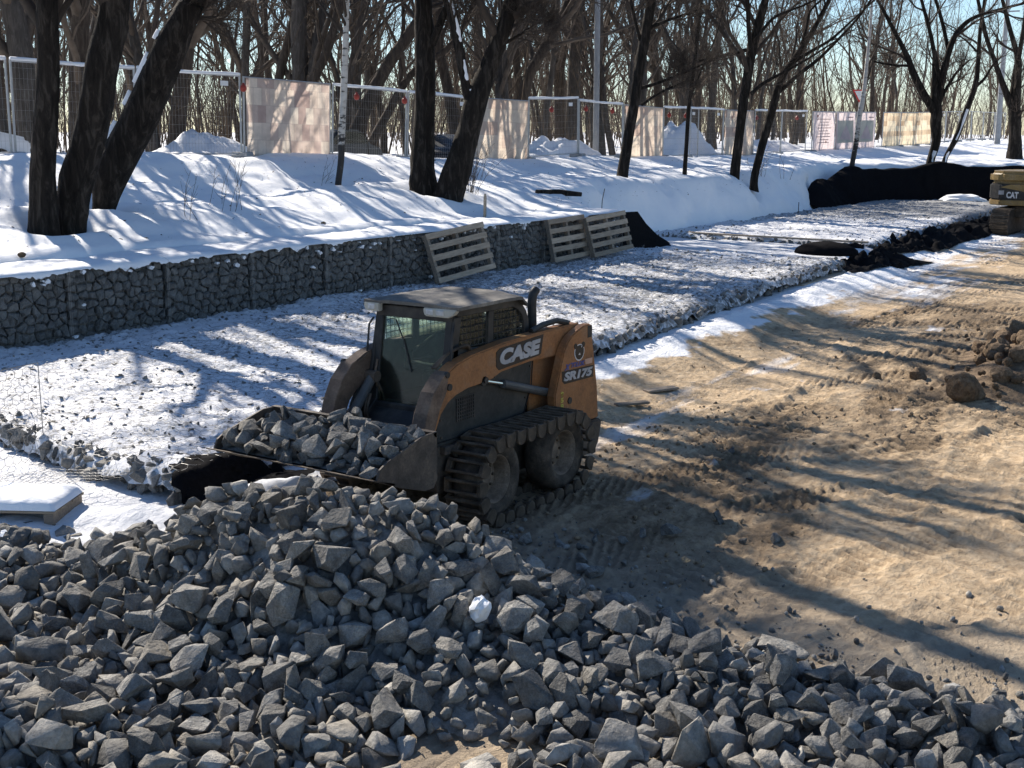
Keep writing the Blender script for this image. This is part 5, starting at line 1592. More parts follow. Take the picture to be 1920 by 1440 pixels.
    # cars parked behind the fence
    def car(label, loc, rz, mat):
        g = thing('parked_car', label, 'car', loc, rz, 'cars parked behind the fence')
        MB().prism([(-2.1, 0.35), (-2.15, 0.8), (-1.95, 0.95), (-1.3, 1.02), (-0.6, 1.45), (0.75, 1.47), (1.45, 1.0), (2.1, 0.86), (2.2, 0.55), (2.12, 0.3)], -0.85, 0.85).build('body', mat, g, 0.08, 2)
        for s in (1, -1):
            MB().prism([(-1.15, 1.02), (-0.58, 1.40), (0.70, 1.41), (1.25, 1.02)], s * 0.852, s * 0.858).build('side_window', M['glass'], g)
            for x in (-1.35, 1.35):
                MB().lathe([(0.0, s * 0.70), (0.30, s * 0.70), (0.32, s * 0.78), (0.30, s * 0.87), (0.2, s * 0.86), (0.0, s * 0.84)], 18, c=(x, 0, 0.32)).build('wheel', M['rubber'], g)
        MB().box((2.16, 0.6, 0.68), (0.06, 0.3, 0.12)).build('headlight', M['lamp_glass'], g); MB().box((2.16, -0.6, 0.68), (0.06, 0.3, 0.12)).build('headlight', M['lamp_glass'], g)
    car('dark car behind the fence right of the white birch', (31.5, 28.6, 2.1), 0.15, M['car_dark'])
    car('dark car half hidden behind the two big dark trunks', (38.6, 28.3, 1.95), 0.1, M['car_dark'])
    car('white car behind the fence at the left picture edge', (16.7, 27.5, 2.5), -0.1, M['car_white'])
    # snow heaps behind the fence
    for k, (x, y, s, lab) in enumerate(((54.0, 27.0, (7.0, 3.2, 2.5), 'tall pointed snow heap behind the fence'), (25.5, 27.8, (4.6, 2.0, 1.0), 'low snow heap behind the left fence panels'),
                                        (43.5, 27.0, (6.5, 2.2, 1.5), 'bumpy snow heap behind the middle fence panels'), (66, 27.5, (12, 2.4, 0.9), 'long low snow ridge behind the right fence panels'))):
        nx, ny = 40, 24
        U, V = np.meshgrid(np.linspace(-1, 1, nx), np.linspace(-1, 1, ny), indexing='ij')
        rr = np.hypot(U, V); Z = np.maximum(0, 1 - rr) ** 0.8 * (1 + 0.5 * fbm(U * 3 + k, V * 3, 870 + k, 4)) - 0.15
        o = mobj('snow_heap', np.stack([U * s[0] / 2, V * s[1] / 2, Z * s[2] * 0.8], -1).reshape(-1, 3), grid_faces(nx, ny), M['snow'], None, True)
        tag(o, lab, 'snow heap'); o.location = (x, y, fence_base(x) - 0.02)
# ---------------------------------------------------------------- trees
# stems as (x, y, z, radius) polylines: the trunk first, then its main limbs
TRACED = {
    'trio_left': [[[13.25,18.5,1.92,0.247],[13.27,18.46,2.74,0.215],[13.34,18.35,3.62,0.201],[13.41,18.26,4.62,0.182],[13.44,18.21,5.33,0.175],[13.46,18.18,5.78,0.168]]],
    'trio_mid': [[[13.87,18.6,1.92,0.247],[13.97,18.45,2.72,0.301],[14.16,18.17,3.62,0.28],[14.29,17.98,4.51,0.287],[14.4,17.81,5.24,0.276],[14.47,17.72,5.78,0.253]]],
    'trio_lean': [[[15.35,19.6,2.06,0.207],[15.49,19.4,2.79,0.331],[15.8,18.94,3.76,0.335],[16.0,18.64,4.43,0.32],[16.2,18.35,5.1,0.292],[16.39,18.07,5.75,0.226],[16.47,17.95,6.03,0.2]],[[16.34,18.13,5.5,0.097],[16.46,17.96,5.55,0.045]]],
    'birch_a': [[[23.03,20.6,2.22,0.077],[23.08,20.53,2.83,0.077],[23.11,20.49,3.67,0.085],[23.16,20.41,4.91,0.08],[23.19,20.37,5.72,0.071],[23.21,20.34,6.53,0.063],[23.22,20.32,6.77,0.058]]],
    'pair_up': [[[24.82,19.4,2.19,0.344],[24.81,19.41,2.82,0.298],[24.85,19.36,3.68,0.262],[24.87,19.33,4.95,0.251],[24.86,19.34,5.99,0.232],[24.85,19.36,6.78,0.214]],[[24.97,19.18,5.58,0.112],[25.17,18.89,6.36,0.086],[25.31,18.67,6.78,0.068]]],
    'pair_lean': [[[24.81,18.6,1.95,0.357],[24.93,18.43,2.61,0.347],[25.08,18.21,3.42,0.276],[25.2,18.03,4.26,0.274],[25.37,17.78,5.01,0.222],[25.54,17.53,5.79,0.204],[25.69,17.3,6.61,0.177],[25.74,17.23,6.81,0.169]],[[25.14,18.12,4.13,0.154],[25.06,18.24,4.59,0.111],[24.99,18.34,5.26,0.119],[24.92,18.44,5.96,0.114],[24.83,18.58,6.61,0.101],[24.81,18.61,6.81,0.093]],[[25.37,17.78,5.34,0.051],[25.68,17.32,5.67,0.038],[25.91,16.97,5.91,0.03]]],
    'slim_a': [[[35.12,19.5,2.08,0.179],[35.21,19.38,3.18,0.167],[35.29,19.25,4.16,0.155],[35.36,19.15,5.08,0.16],[35.45,19.01,6.14,0.165],[35.58,18.83,7.46,0.147],[35.6,18.79,7.78,0.136]],[[35.38,19.12,4.81,0.066],[35.68,18.67,4.97,0.05],[36.17,17.95,5.29,0.039],[36.69,17.18,5.72,0.028]],[[35.44,19.03,4.32,0.05],[35.78,18.53,4.7,0.039],[36.27,17.8,5.08,0.028]],[[35.59,18.82,6.67,0.06],[35.9,18.34,6.88,0.044],[36.36,17.67,7.15,0.033]],[[35.42,19.06,6.14,0.055],[35.29,19.25,6.88,0.044],[35.19,19.4,7.57,0.033]]],
    'slim_b': [[[39.53,19.5,2.16,0.079],[39.55,19.47,3.15,0.073],[39.58,19.43,4.34,0.073],[39.64,19.34,5.51,0.072],[39.71,19.24,6.67,0.06],[39.77,19.14,7.82,0.048],[39.79,19.11,8.17,0.048]],[[39.59,19.41,4.57,0.036],[39.84,19.04,5.8,0.03],[40.06,18.72,6.67,0.024],[40.21,18.5,7.82,0.018]]],
    'slim_c': [[[42.35,18.9,2.0,0.173],[42.41,18.8,3.26,0.165],[42.48,18.7,4.5,0.171],[42.56,18.59,5.48,0.164],[42.62,18.49,6.27,0.169],[42.73,18.33,7.24,0.162],[42.84,18.16,8.02,0.137],[42.9,18.08,8.38,0.124]],[[42.59,18.54,6.21,0.088],[42.51,18.65,7.12,0.081],[42.47,18.72,8.02,0.075],[42.45,18.74,8.38,0.068]],[[42.62,18.5,4.81,0.076],[42.84,18.17,5.17,0.057],[43.22,17.61,5.54,0.05],[43.7,16.9,6.03,0.038],[44.24,16.09,6.64,0.025]],[[42.63,18.48,6.58,0.063],[42.96,17.98,7.36,0.05],[43.31,17.48,7.66,0.044],[43.65,16.97,7.9,0.031]],[[42.5,18.68,6.33,0.075],[41.94,19.5,6.09,0.057],[41.45,20.23,5.91,0.038],[41.03,20.85,5.73,0.025]]],
    'slim_d': [[[43.67,18.7,1.87,0.144],[43.78,18.54,2.87,0.143],[43.97,18.27,4.27,0.149],[44.06,18.13,5.02,0.142],[44.19,17.94,5.59,0.129],[44.42,17.59,6.21,0.109],[44.72,17.14,7.08,0.089],[45.02,16.71,8.12,0.076],[45.11,16.57,8.49,0.063]],[[44.08,18.1,4.9,0.097],[44.44,17.56,5.46,0.077],[44.86,16.94,6.02,0.064],[45.2,16.44,6.64,0.051],[45.61,15.84,7.45,0.045],[45.87,15.44,8.12,0.038]],[[44.29,17.79,5.9,0.077],[44.71,17.17,6.33,0.064],[45.13,16.55,6.77,0.051],[45.47,16.04,7.32,0.038],[45.81,15.54,7.88,0.032]],[[44.46,17.54,6.27,0.064],[44.58,17.36,7.08,0.051],[44.67,17.22,7.75,0.045],[44.94,16.82,8.24,0.032]]],
    'birch_b': [[[56.54,19.5,2.0,0.113],[56.61,19.4,3.03,0.121],[56.64,19.34,3.98,0.12],[56.69,19.27,4.68,0.12],[56.74,19.21,5.39,0.096],[56.78,19.15,6.62,0.079],[56.81,19.1,8.08,0.063],[56.81,19.09,9.22,0.055],[56.81,19.09,9.67,0.055]]],
    'fork_a': [[[59.41,16.8,2.18,0.18],[59.51,16.64,3.03,0.212],[59.48,16.69,3.83,0.261],[59.48,16.69,4.46,0.276]],[[59.41,16.79,4.42,0.195],[59.09,17.27,5.26,0.178],[58.83,17.65,6.12,0.17],[58.65,17.92,6.83,0.129],[58.37,18.34,7.76,0.096],[58.07,18.78,8.69,0.08],[57.82,19.15,9.46,0.064]],[[59.49,16.68,4.46,0.211],[59.55,16.59,5.65,0.194],[59.66,16.43,6.98,0.161],[59.8,16.21,7.84,0.129],[60.14,15.71,8.46,0.096],[60.71,14.87,8.81,0.08],[61.54,13.64,9.19,0.064]],[[59.52,16.63,5.65,0.113],[59.35,16.88,6.67,0.105],[59.18,17.13,7.68,0.096],[59.01,17.38,8.61,0.08],[58.87,17.59,9.46,0.072]],[[59.68,16.4,7.06,0.097],[59.57,16.56,8.07,0.088],[59.43,16.77,8.84,0.08],[59.29,16.97,9.46,0.072]],[[58.68,17.87,6.44,0.065],[58.28,18.47,6.48,0.048],[57.82,19.15,6.63,0.04]],[[59.51,16.64,4.78,0.097],[59.71,16.35,5.57,0.073],[59.91,16.05,6.2,0.057],[60.16,15.67,6.67,0.04]]],
    'lean_thin': [[[62.2,16.9,2.26,0.119],[62.46,16.52,3.22,0.144],[62.65,16.24,4.42,0.144],[62.83,15.96,5.57,0.135],[62.89,15.88,6.64,0.109],[62.89,15.88,7.93,0.092],[62.93,15.82,9.06,0.075],[62.94,15.8,9.86,0.066]],[[62.86,15.92,5.57,0.084],[63.1,15.56,5.98,0.067],[63.26,15.32,6.55,0.05],[63.48,15.0,6.96,0.034]],[[62.89,15.88,7.12,0.059],[62.61,16.29,7.61,0.042],[62.36,16.65,7.93,0.033]]],
    'fork_b': [[[71.46,15.8,2.02,0.456],[71.43,15.84,2.95,0.341],[71.39,15.9,3.88,0.321],[71.37,15.93,4.62,0.321]],[[71.32,16.01,4.62,0.208],[70.94,16.57,6.09,0.16],[70.68,16.96,7.27,0.122],[70.42,17.34,8.36,0.112],[70.22,17.64,9.44,0.102],[70.02,17.94,10.6,0.083]],[[71.39,15.9,4.8,0.245],[71.38,15.92,6.18,0.188],[71.36,15.95,7.27,0.168],[71.09,16.35,8.63,0.121],[70.76,16.84,10.24,0.093]],[[71.35,15.96,7.18,0.131],[71.41,15.87,8.45,0.112],[71.53,15.69,10.24,0.093]]],
}

# stems of single trees in the wood behind the fence
WOOD_STEMS = [
    [[19.82,28.0,3.02,0.269],[19.82,28.0,4.11,0.276],[19.78,28.06,5.62,0.291],[19.71,28.17,6.68,0.241],[19.69,28.19,6.93,0.218]],
    [[22.01,29.0,2.94,0.25],[22.05,28.94,4.16,0.239],[22.13,28.82,5.78,0.255],[22.2,28.72,7.18,0.225]],
    [[25.38,29.0,2.89,0.26],[25.49,28.84,4.21,0.248],[25.64,28.62,5.71,0.23],[25.72,28.5,7.19,0.203]],
    [[33.8,32.0,2.63,0.308],[33.85,31.93,5.0,0.304],[33.85,31.94,6.84,0.289],[33.87,31.89,8.41,0.275]],
    [[33.4,31.0,5.09,0.162],[33.77,30.45,6.47,0.161],[34.07,30.0,8.19,0.135]],
    [[33.47,33.0,2.62,0.168],[33.59,32.82,5.01,0.166],[33.92,32.33,7.16,0.152],[34.12,32.04,8.44,0.126]],
    [[33.08,34.0,2.62,0.156],[33.13,33.92,5.64,0.141],[33.21,33.8,8.46,0.126]],
    [[34.44,30.0,3.38,0.252],[35.03,29.13,5.47,0.225],[35.6,28.28,6.91,0.211],[36.13,27.5,8.22,0.185]],
    [[36.37,31.0,2.86,0.172],[36.79,30.38,4.15,0.158],[37.32,29.59,5.62,0.144],[38.13,28.39,6.64,0.117],[38.64,27.63,8.2,0.091]],
    [[38.03,33.0,2.96,0.195],[38.07,32.94,5.8,0.179],[38.12,32.86,8.71,0.163]],
    [[42.05,31.0,2.79,0.262],[41.82,31.34,5.2,0.231],[41.61,31.65,6.95,0.215],[41.61,31.66,8.94,0.185]],
    [[44.88,30.0,2.77,0.256],[45.09,29.69,5.41,0.224],[45.46,29.14,6.78,0.237],[45.87,28.54,7.99,0.207],[46.11,28.18,9.13,0.176]],
    [[54.14,33.0,2.64,0.353],[54.21,32.88,6.42,0.314],[54.29,32.77,10.1,0.259]],
    [[57.78,36.0,2.58,0.209],[57.74,36.06,5.72,0.188],[57.65,36.19,8.44,0.168],[57.59,36.28,10.59,0.148]],
    [[51.01,34.0,5.5,0.203],[50.92,34.14,7.96,0.185],[51.29,33.59,9.89,0.15]],
    [[50.32,36.0,5.52,0.222],[50.37,35.92,7.99,0.22],[50.28,36.05,9.95,0.185]],
    [[61.93,36.0,2.34,0.179],[61.95,35.97,6.79,0.217],[62.2,35.6,9.64,0.195],[62.41,35.29,10.95,0.156]],
    [[60.02,31.0,2.41,0.262],[59.87,31.22,5.69,0.241],[59.68,31.5,8.38,0.202],[59.56,31.69,10.49,0.164]],
    [[70.14,33.0,2.25,0.235],[70.19,32.92,6.0,0.233],[70.31,32.74,9.07,0.21],[70.44,32.55,11.48,0.167]],
    [[33.0,40.0,2.69,0.153],[33.02,39.97,5.12,0.151],[33.0,40.01,7.11,0.136],[33.12,39.82,8.68,0.108]],
    [[35.38,42.0,2.64,0.162],[35.55,41.75,6.64,0.145],[35.39,42.0,9.01,0.115]],
    [[40.48,38.0,2.61,0.199],[40.5,37.97,6.02,0.196],[40.64,37.76,9.21,0.164]],
    [[72.51,36.0,3.95,0.223],[72.81,35.55,8.27,0.22],[73.0,35.27,11.86,0.197]],
]


def tubes(P, R, sides):
    """P (n,k,3), R (n,k): many tapered tubes at once"""
    n, k, _ = P.shape
    d = P[:, -1] - P[:, 0]; d /= np.linalg.norm(d, axis=1)[:, None] + 1e-9
    a = np.where(np.abs(d[:, 2:3]) < 0.8, np.array([[0, 0, 1.0]]), np.array([[1.0, 0, 0]]))
    u = np.cross(d, a); u /= np.linalg.norm(u, axis=1)[:, None]; v = np.cross(d, u)
    q = np.arange(sides) * 2 * pi / sides
    ring = u[:, None, None, :] * np.cos(q)[None, None, :, None] + v[:, None, None, :] * np.sin(q)[None, None, :, None]
    V = P[:, :, None, :] + R[:, :, None, None] * ring
    b = (np.arange(n) * k * sides)[:, None, None] + (np.arange(k - 1) * sides)[None, :, None] + np.arange(sides)[None, None, :]
    b2 = (np.arange(n) * k * sides)[:, None, None] + (np.arange(k - 1) * sides)[None, :, None] + ((np.arange(sides) + 1) % sides)[None, None, :]
    F = np.stack([b, b2, b2 + sides, b + sides], -1).reshape(-1, 4)
    return V.reshape(-1, 3), F


def resample(P, R, k):
    t = np.linspace(0, len(P) - 1, k)
    Q = smooth_poly(P, k)
    return Q, np.interp(t, np.arange(len(P)), R)


def spawn(r, P, R, per, len_k, ang, rad_k, k=4, tmin=0.25, up=0.25, wob=0.18, lmin=0.25):
    """children of the polylines P (n,m,3) with radii R; per: number of children for each"""
    n, m, _ = P.shape
    cnt = per if isinstance(per, np.ndarray) else np.full(n, per)
    idx = np.repeat(np.arange(n), cnt); N_ = len(idx)
    if N_ == 0: return np.zeros((0, k, 3)), np.zeros((0, k))
    t = tmin + (1 - tmin) * r.rand(N_) ** 0.9
    f = t * (m - 1); i0 = np.minimum(f.astype(int), m - 2); fr = (f - i0)[:, None]
    st = P[idx, i0] * (1 - fr) + P[idx, i0 + 1] * fr
    rr = R[idx, i0] * (1 - fr[:, 0]) + R[idx, i0 + 1] * fr[:, 0]
    tg = P[idx, i0 + 1] - P[idx, i0]; tg /= np.linalg.norm(tg, axis=1)[:, None] + 1e-9
    L = np.linalg.norm(P[:, -1] - P[:, 0], axis=1)[idx]
    rnd = r.normal(size=(N_, 3)); pe = rnd - tg * (rnd * tg).sum(1)[:, None]; pe /= np.linalg.norm(pe, axis=1)[:, None]
    a = np.radians(ang) * r.uniform(0.7, 1.3, N_)
    d = tg * np.cos(a)[:, None] + pe * np.sin(a)[:, None]
    d[:, 2] += up; d /= np.linalg.norm(d, axis=1)[:, None]
    ln = np.maximum(lmin, L * len_k * (1.15 - 0.7 * t) * r.uniform(0.6, 1.3, N_))
    Q = np.zeros((N_, k, 3)); Q[:, 0] = st; cur = d.copy()
    for j in range(1, k):
        Q[:, j] = Q[:, j - 1] + cur * (ln / (k - 1))[:, None]
        cur = cur + r.normal(size=(N_, 3)) * wob; cur[:, 2] += up * 0.35; cur /= np.linalg.norm(cur, axis=1)[:, None]
    r0 = np.minimum(rr * rad_k * r.uniform(0.7, 1.2, N_), ln * 0.034 + 0.003)
    RR = r0[:, None] * np.linspace(1, 0.35, k)[None]
    return Q, RR


def tree_mesh(seed, stems, extra, bark, twig, dense=1.0, snow=False, leaves=0, twigmin=0.0035, tops=True, low=0.0, clear=None):
    """stems: list of (P, R). returns (trunk mesh, crown mesh)"""
    r = RS(seed)
    Vs, Fs, n = [], [], 0
    def put(V, F):
        nonlocal n
        Vs.append(V); Fs.append(F + n); n += len(V)
    limbs = []
    for q, (P, R) in enumerate(stems):
        P = np.array(P, float); R = np.array(R, float)
        if tops and (q == 0 or P[-1][2] > 5.5) and extra > 0:
            d = P[-1] - P[-2]; d = d / np.linalg.norm(d); h = extra * (1.0 if q == 0 else 0.55)
            last = P[-1]; rl = R[-1]; add = []; ar = []
            for j in range(1, 5):
                d = d + np.array([0, 0, 0.16]) + r.normal(size=3) * 0.07; d = d / np.linalg.norm(d)
                last = last + d * h / 4; add.append(last); ar.append(max(0.012, rl * (1 - 0.23 * j)))
            P = np.concatenate([P, add]); R = np.concatenate([R, ar])
        k = max(12, 5 * len(P))
        Q, QR = resample(P, R, k)
        if q == 0:      # flare of the foot
            z = Q[:, 2] - Q[0, 2]; QR = QR * (1 + 0.25 * np.exp(-z / 0.25))
        th = 12 if R[0] > 0.12 else 8
        V, F = tubes(Q[None], QR[None], th)
        if R[0] > 0.1:   # uneven trunk
            ctr = np.repeat(Q, th, 0)
            ang = np.tile(np.arange(th), k)
            w = 1 + 0.10 * fbm(np.repeat(np.arange(k), th) * 0.45 + seed, ang * 0.9, seed, 3)
            V = ctr + (V - ctr) * w[:, None]
        put(V, F)
        if tops: limbs.append((Q[:: max(1, k // 12)], QR[:: max(1, k // 12)]))
    trunk = make_mesh('trunk', np.concatenate(Vs), np.concatenate(Fs), bark, True)
    Vs, Fs, n = [], [], 0
    for q, (Q, QR) in enumerate(limbs):
        m_ = len(Q)
        base = (0.30 if q == 0 else 0.2) if clear is None else clear
        nb = int((12 if q == 0 else 7) * dense)
        A, AR = spawn(r, Q[None], QR[None], nb, 0.34 if q == 0 else 0.45, 48, 0.58, 6, base - low, 0.22, 0.16, 0.8)
        V, F = tubes(A, AR, 5); put(V, F)
        B, BR = spawn(r, A, AR, int(7 * dense), 0.48, 42, 0.55, 5, 0.2, 0.16, 0.2, 0.4)
        BR = np.maximum(BR, twigmin * 1.2); V, F = tubes(B, BR, 4); put(V, F)
        C_, CR = spawn(r, B, BR, int(5 * dense), 0.55, 40, 0.6, 3, 0.15, 0.10, 0.22, 0.25)
        CR = np.maximum(CR, twigmin); V, F = tubes(C_, CR, 3); put(V, F)
        D, DR = spawn(r, C_, CR, 2, 0.6, 38, 0.7, 2, 0.2, 0.06, 0.25, 0.15)
        DR = np.maximum(DR * 0.8, twigmin * 0.8); V, F = tubes(D, DR, 3); put(V, F)
        if leaves:
            tip = D[r.randint(len(D), size=leaves // len(limbs)), -1]
            s = r.uniform(0.025, 0.055, len(tip)); u = r.normal(size=(len(tip), 3)); u /= np.linalg.norm(u, axis=1)[:, None]
            w = np.cross(u, r.normal(size=(len(tip), 3))); w /= np.linalg.norm(w, axis=1)[:, None]
            V = np.stack([tip, tip + (u + 0.5 * w) * s[:, None], tip + 2 * u * s[:, None], tip + (u - 0.5 * w) * s[:, None]], 1).reshape(-1, 3)
            put(V, np.arange(len(tip) * 4).reshape(-1, 4))
    crown = make_mesh('crown', np.concatenate(Vs), np.concatenate(Fs), twig) if Vs else None
    return trunk, crown


def trunk_snow(P, R, side, t0, t1, seed, parent, width=0.55):
    """ragged snow lying on the upper side of a leaning stem"""
    Q, QR = resample(np.array(P), np.array(R), 60)
    tg = np.gradient(Q, axis=0); tg /= np.linalg.norm(tg, axis=1)[:, None]
    side = np.array(side, float); nrm = side - tg * (tg @ side)[:, None]; nrm /= np.linalg.norm(nrm, axis=1)[:, None]; bi = np.cross(tg, nrm)
    i0, i1 = int(t0 * 59), int(t1 * 59)
    V = []; F = []; m = 5
    t = np.arange(60)
    w = width * np.clip(0.55 + 1.5 * fbm(t * 0.33, t * 0, seed, 3), 0, 1)
    rows = []
    for i in range(i0, i1):
        if w[i] < 0.12: rows.append(None); continue
        rows.append(len(V))
        for j in range(m):
            a = (j / (m - 1) - 0.5) * 2 * w[i]
            bulge = 1.0 + 0.22 * (1 - (2 * j / (m - 1) - 1) ** 2)
            V.append(Q[i] + QR[i] * bulge * (nrm[i] * cos(a) + bi[i] * sin(a)))
    for a, b in zip(rows[:-1], rows[1:]):
        if a is None or b is None: continue
        F += [[a + j, a + j + 1, b + j + 1, b + j] for j in range(m - 1)]
    if F: mobj('snow_on_bark', np.array(V), np.array(F), M['snow_clean'], parent, True)


FRONT = {   # name: label, bark, extra height above the traced stem, density
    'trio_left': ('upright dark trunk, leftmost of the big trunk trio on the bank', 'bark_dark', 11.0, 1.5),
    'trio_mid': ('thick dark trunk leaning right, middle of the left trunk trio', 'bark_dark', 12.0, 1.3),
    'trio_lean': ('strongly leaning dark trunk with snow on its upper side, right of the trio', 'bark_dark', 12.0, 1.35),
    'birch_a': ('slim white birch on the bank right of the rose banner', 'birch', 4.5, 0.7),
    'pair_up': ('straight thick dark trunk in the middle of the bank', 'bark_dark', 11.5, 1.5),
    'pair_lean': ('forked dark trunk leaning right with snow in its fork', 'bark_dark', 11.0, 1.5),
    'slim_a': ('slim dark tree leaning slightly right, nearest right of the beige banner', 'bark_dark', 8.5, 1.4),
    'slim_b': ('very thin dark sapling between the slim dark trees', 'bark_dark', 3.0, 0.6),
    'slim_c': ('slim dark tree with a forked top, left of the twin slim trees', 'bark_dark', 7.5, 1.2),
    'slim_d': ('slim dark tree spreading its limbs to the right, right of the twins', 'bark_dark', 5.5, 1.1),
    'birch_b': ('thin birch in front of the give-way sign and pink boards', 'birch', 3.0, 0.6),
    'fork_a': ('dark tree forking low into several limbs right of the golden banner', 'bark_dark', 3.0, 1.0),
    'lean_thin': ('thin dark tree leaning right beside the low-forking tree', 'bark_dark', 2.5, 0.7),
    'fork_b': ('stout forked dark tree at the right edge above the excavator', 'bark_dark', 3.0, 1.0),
}


def build_trees():
    for q, (name, (label, bark, extra, dense)) in enumerate(FRONT.items()):
        tr = TRACED[name]
        base = np.array(tr[0][0][:3])
        stems = []
        for j, pl in enumerate(tr):
            a = np.array(pl)
            P = a[:, :3] - base; R = a[:, 3]
            rr = RS(40 + q * 10 + j)
            dep = np.cumsum(rr.normal(0, 0.10, len(P))) * (np.arange(len(P)) > 0) * (1.0 if j else 0.5)
            P = P + np.outer(dep, [0.829, 0.559, 0]) * np.clip(P[:, 2:3], 0, 2) * 0.5
            if j == 0:
                P = np.concatenate([[P[0] + np.array([0, 0, -0.5])], P]); R = np.concatenate([[R[0] * 1.05], R])
            stems.append((P, R))
        g = thing('birch_tree' if 'birch' in name else 'bare_tree', label, 'tree', tuple(base), 0, 'trees standing on the snow bank')
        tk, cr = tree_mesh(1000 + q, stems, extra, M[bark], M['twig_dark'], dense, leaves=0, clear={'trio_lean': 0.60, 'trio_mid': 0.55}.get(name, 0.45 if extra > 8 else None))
        obj('trunk', tk, g)
        if cr: obj('crown', cr, g)
        if name == 'trio_lean': trunk_snow(stems[0][0], stems[0][1], (-0.6, 0.75, 0.55), 0.28, 0.75, 3, g)
        if name == 'pair_lean':
            trunk_snow(stems[1][0], stems[1][1], (-0.3, -0.75, 0.5), 0.05, 0.9, 5, g, 0.7)
        if name in ('fork_a', 'lean_thin'): trunk_snow(stems[0][0], stems[0][1], (-0.6, -0.6, 0.6), 0.02, 0.42, 9, g, 0.45)
        if name == 'slim_b': pass
    # the row of big trees goes on to the left; their shadows fall across the dig
    for q, (x, y, h, lean) in enumerate(((8.6, 19.4, 13.0, 0.05), (6.4, 20.4, 13.5, 0.04))):
        rr = RS(77 + q); z = bz(x, y); P = [np.array([0, 0, -0.5])]; R = [0.30]
        for j in range(7):
            P.append(np.array([lean * j * h / 7 + rr.normal(0, 0.12), rr.normal(0, 0.12), j * h / 7])); R.append(0.27 * (1 - 0.115 * j))
        g = thing('bare_tree', 'bare dark tree of the bank row beyond the left picture edge, %s from the trio' % ORD[q], 'tree', (x, y, z), 0, 'trees standing on the snow bank')
        tk, cr = tree_mesh(1500 + q, [(np.array(P), np.array(R))], 2.0, M['bark_dark'], M['twig_dark'], 0.6, clear=0.35)
        obj('trunk', tk, g); obj('crown', cr, g)
    # woods behind the fence: traced ones first
    wood_label = 'slender bare tree standing deeper in the wood behind the fence'
    grp = 'trees of the wood behind the fence'
    foot_xy = np.array([w[0][:2] for w in WOOD_STEMS]); view = (foot_xy[:, 0] * 0.559 - foot_xy[:, 1] * 0.829) / (foot_xy[:, 0] * 0.829 + foot_xy[:, 1] * 0.559)
    rank = np.argsort(np.argsort(view))
    for q in range(len(WOOD_STEMS)):
        pl = np.array(WOOD_STEMS[q]); P = pl[:, :3].copy(); R = pl[:, 3]
        gz_ = bz(P[0][0], P[0][1]) - 0.3
        d = (P[0] - P[1]); d = d / abs(d[2]) if abs(d[2]) > 0.05 else np.array([0, 0, -1.0])
        foot = P[0] + d * max(0.3, P[0][2] - gz_); P = np.concatenate([[foot], P]); R = np.concatenate([[R[0] * 1.1], R])
        base = P[0].copy(); P = P - base
        g = thing('bare_tree', 'thick-trunked bare tree behind the fence, %s such trunk from the left' % ORD[rank[q]], 'tree', tuple(base), 0, grp)
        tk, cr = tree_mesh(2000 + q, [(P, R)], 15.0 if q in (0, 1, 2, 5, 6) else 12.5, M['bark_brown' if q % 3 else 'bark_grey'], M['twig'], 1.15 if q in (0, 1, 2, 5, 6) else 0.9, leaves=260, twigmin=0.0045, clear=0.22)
        obj('trunk', tk, g); obj('crown', cr, g)
    # more of the wood: copies of a few trees
    protos = []
    for q in range(7):
        r = RS(3000 + q); h = r.uniform(8, 11.5)
        P = [(0, 0, -0.5)]; d = np.array([r.normal(0, 0.12), r.normal(0, 0.12), 1.0]); p = np.zeros(3)
        R = [0.17]
        for j in range(6):
            P.append(tuple(p)); R.append(0.16 * (1 - 0.12 * j)); p = p + d / np.linalg.norm(d) * h / 6; d = d + r.normal(size=3) * np.array([0.10, 0.10, 0.0])
        protos.append(tree_mesh(3100 + q, [(np.array(P), np.array(R) * r.uniform(0.6, 1.2))], 3.0, M['bark_grey' if q % 2 else 'bark_brown'], M['twig'], 0.9, leaves=300, twigmin=0.005, low=0.12))
    r = RS(91); cnt = 0
    for k in range(400):
        dep = 30 + 55 * r.rand() ** 0.8; lat = r.uniform(-0.46, 0.46)
        x = dep * (0.829 + lat * 0.559); y = dep * (0.559 - lat * 0.829)
        if y < 27.0 + 0.0 * x or y > 75: continue
        if cnt >= 70: break
        tk, cr = protos[r.randint(7)]
        g = thing('bare_tree', wood_label, 'tree', (x, y, bz(x, y) - 0.1), r.rand() * 6.28, grp); g.scale = (1, 1, 1)
        s = r.uniform(1.0, 1.5); g.scale = (s, s, s * r.uniform(0.9, 1.1))
        obj('trunk', tk, g); obj('crown', cr, g); cnt += 1
    for k in range(60):      # the wood runs on behind the fence to the right
        lat = r.uniform(0.02, 0.47); dep = 28.0 / (0.559 - 0.829 * lat) + 2 + 50 * r.rand() ** 1.3
        x = dep * (0.829 + lat * 0.559); y = dep * (0.559 - lat * 0.829)
        tk, cr = protos[r.randint(7)]
        g = thing('bare_tree', 'bare tree of the distant wood edge behind the right half of the fence', 'tree', (x, y, bz(x, y) - 0.1), r.rand() * 6.28, 'trees of the distant wood edge')
        s = r.uniform(1.0, 1.5); g.scale = (s, s, s)
        obj('trunk', tk, g); obj('crown', cr, g)
    # far wood and undergrowth that reads as one mass
    r = RS(95); nS = 4200
    x = r.uniform(6, 170, nS); y = 27.5 + 85 * r.rand(nS) ** 1.1
    ok = (x * 0.829 + y * 0.559 > 24) & (np.abs((x * 0.559 - y * 0.829) / (x * 0.829 + y * 0.559)) < 0.55); x = x[ok]; y = y[ok]; nS = len(x)
    z = bank_z(x, y, False) - 0.1; h = np.where(r.rand(nS) < 0.80, r.uniform(1.2, 3.5, nS), r.uniform(4, 9.5, nS)) * (1 + 0.004 * y) * (1 + 0.5 * sstep(45, 90, x))
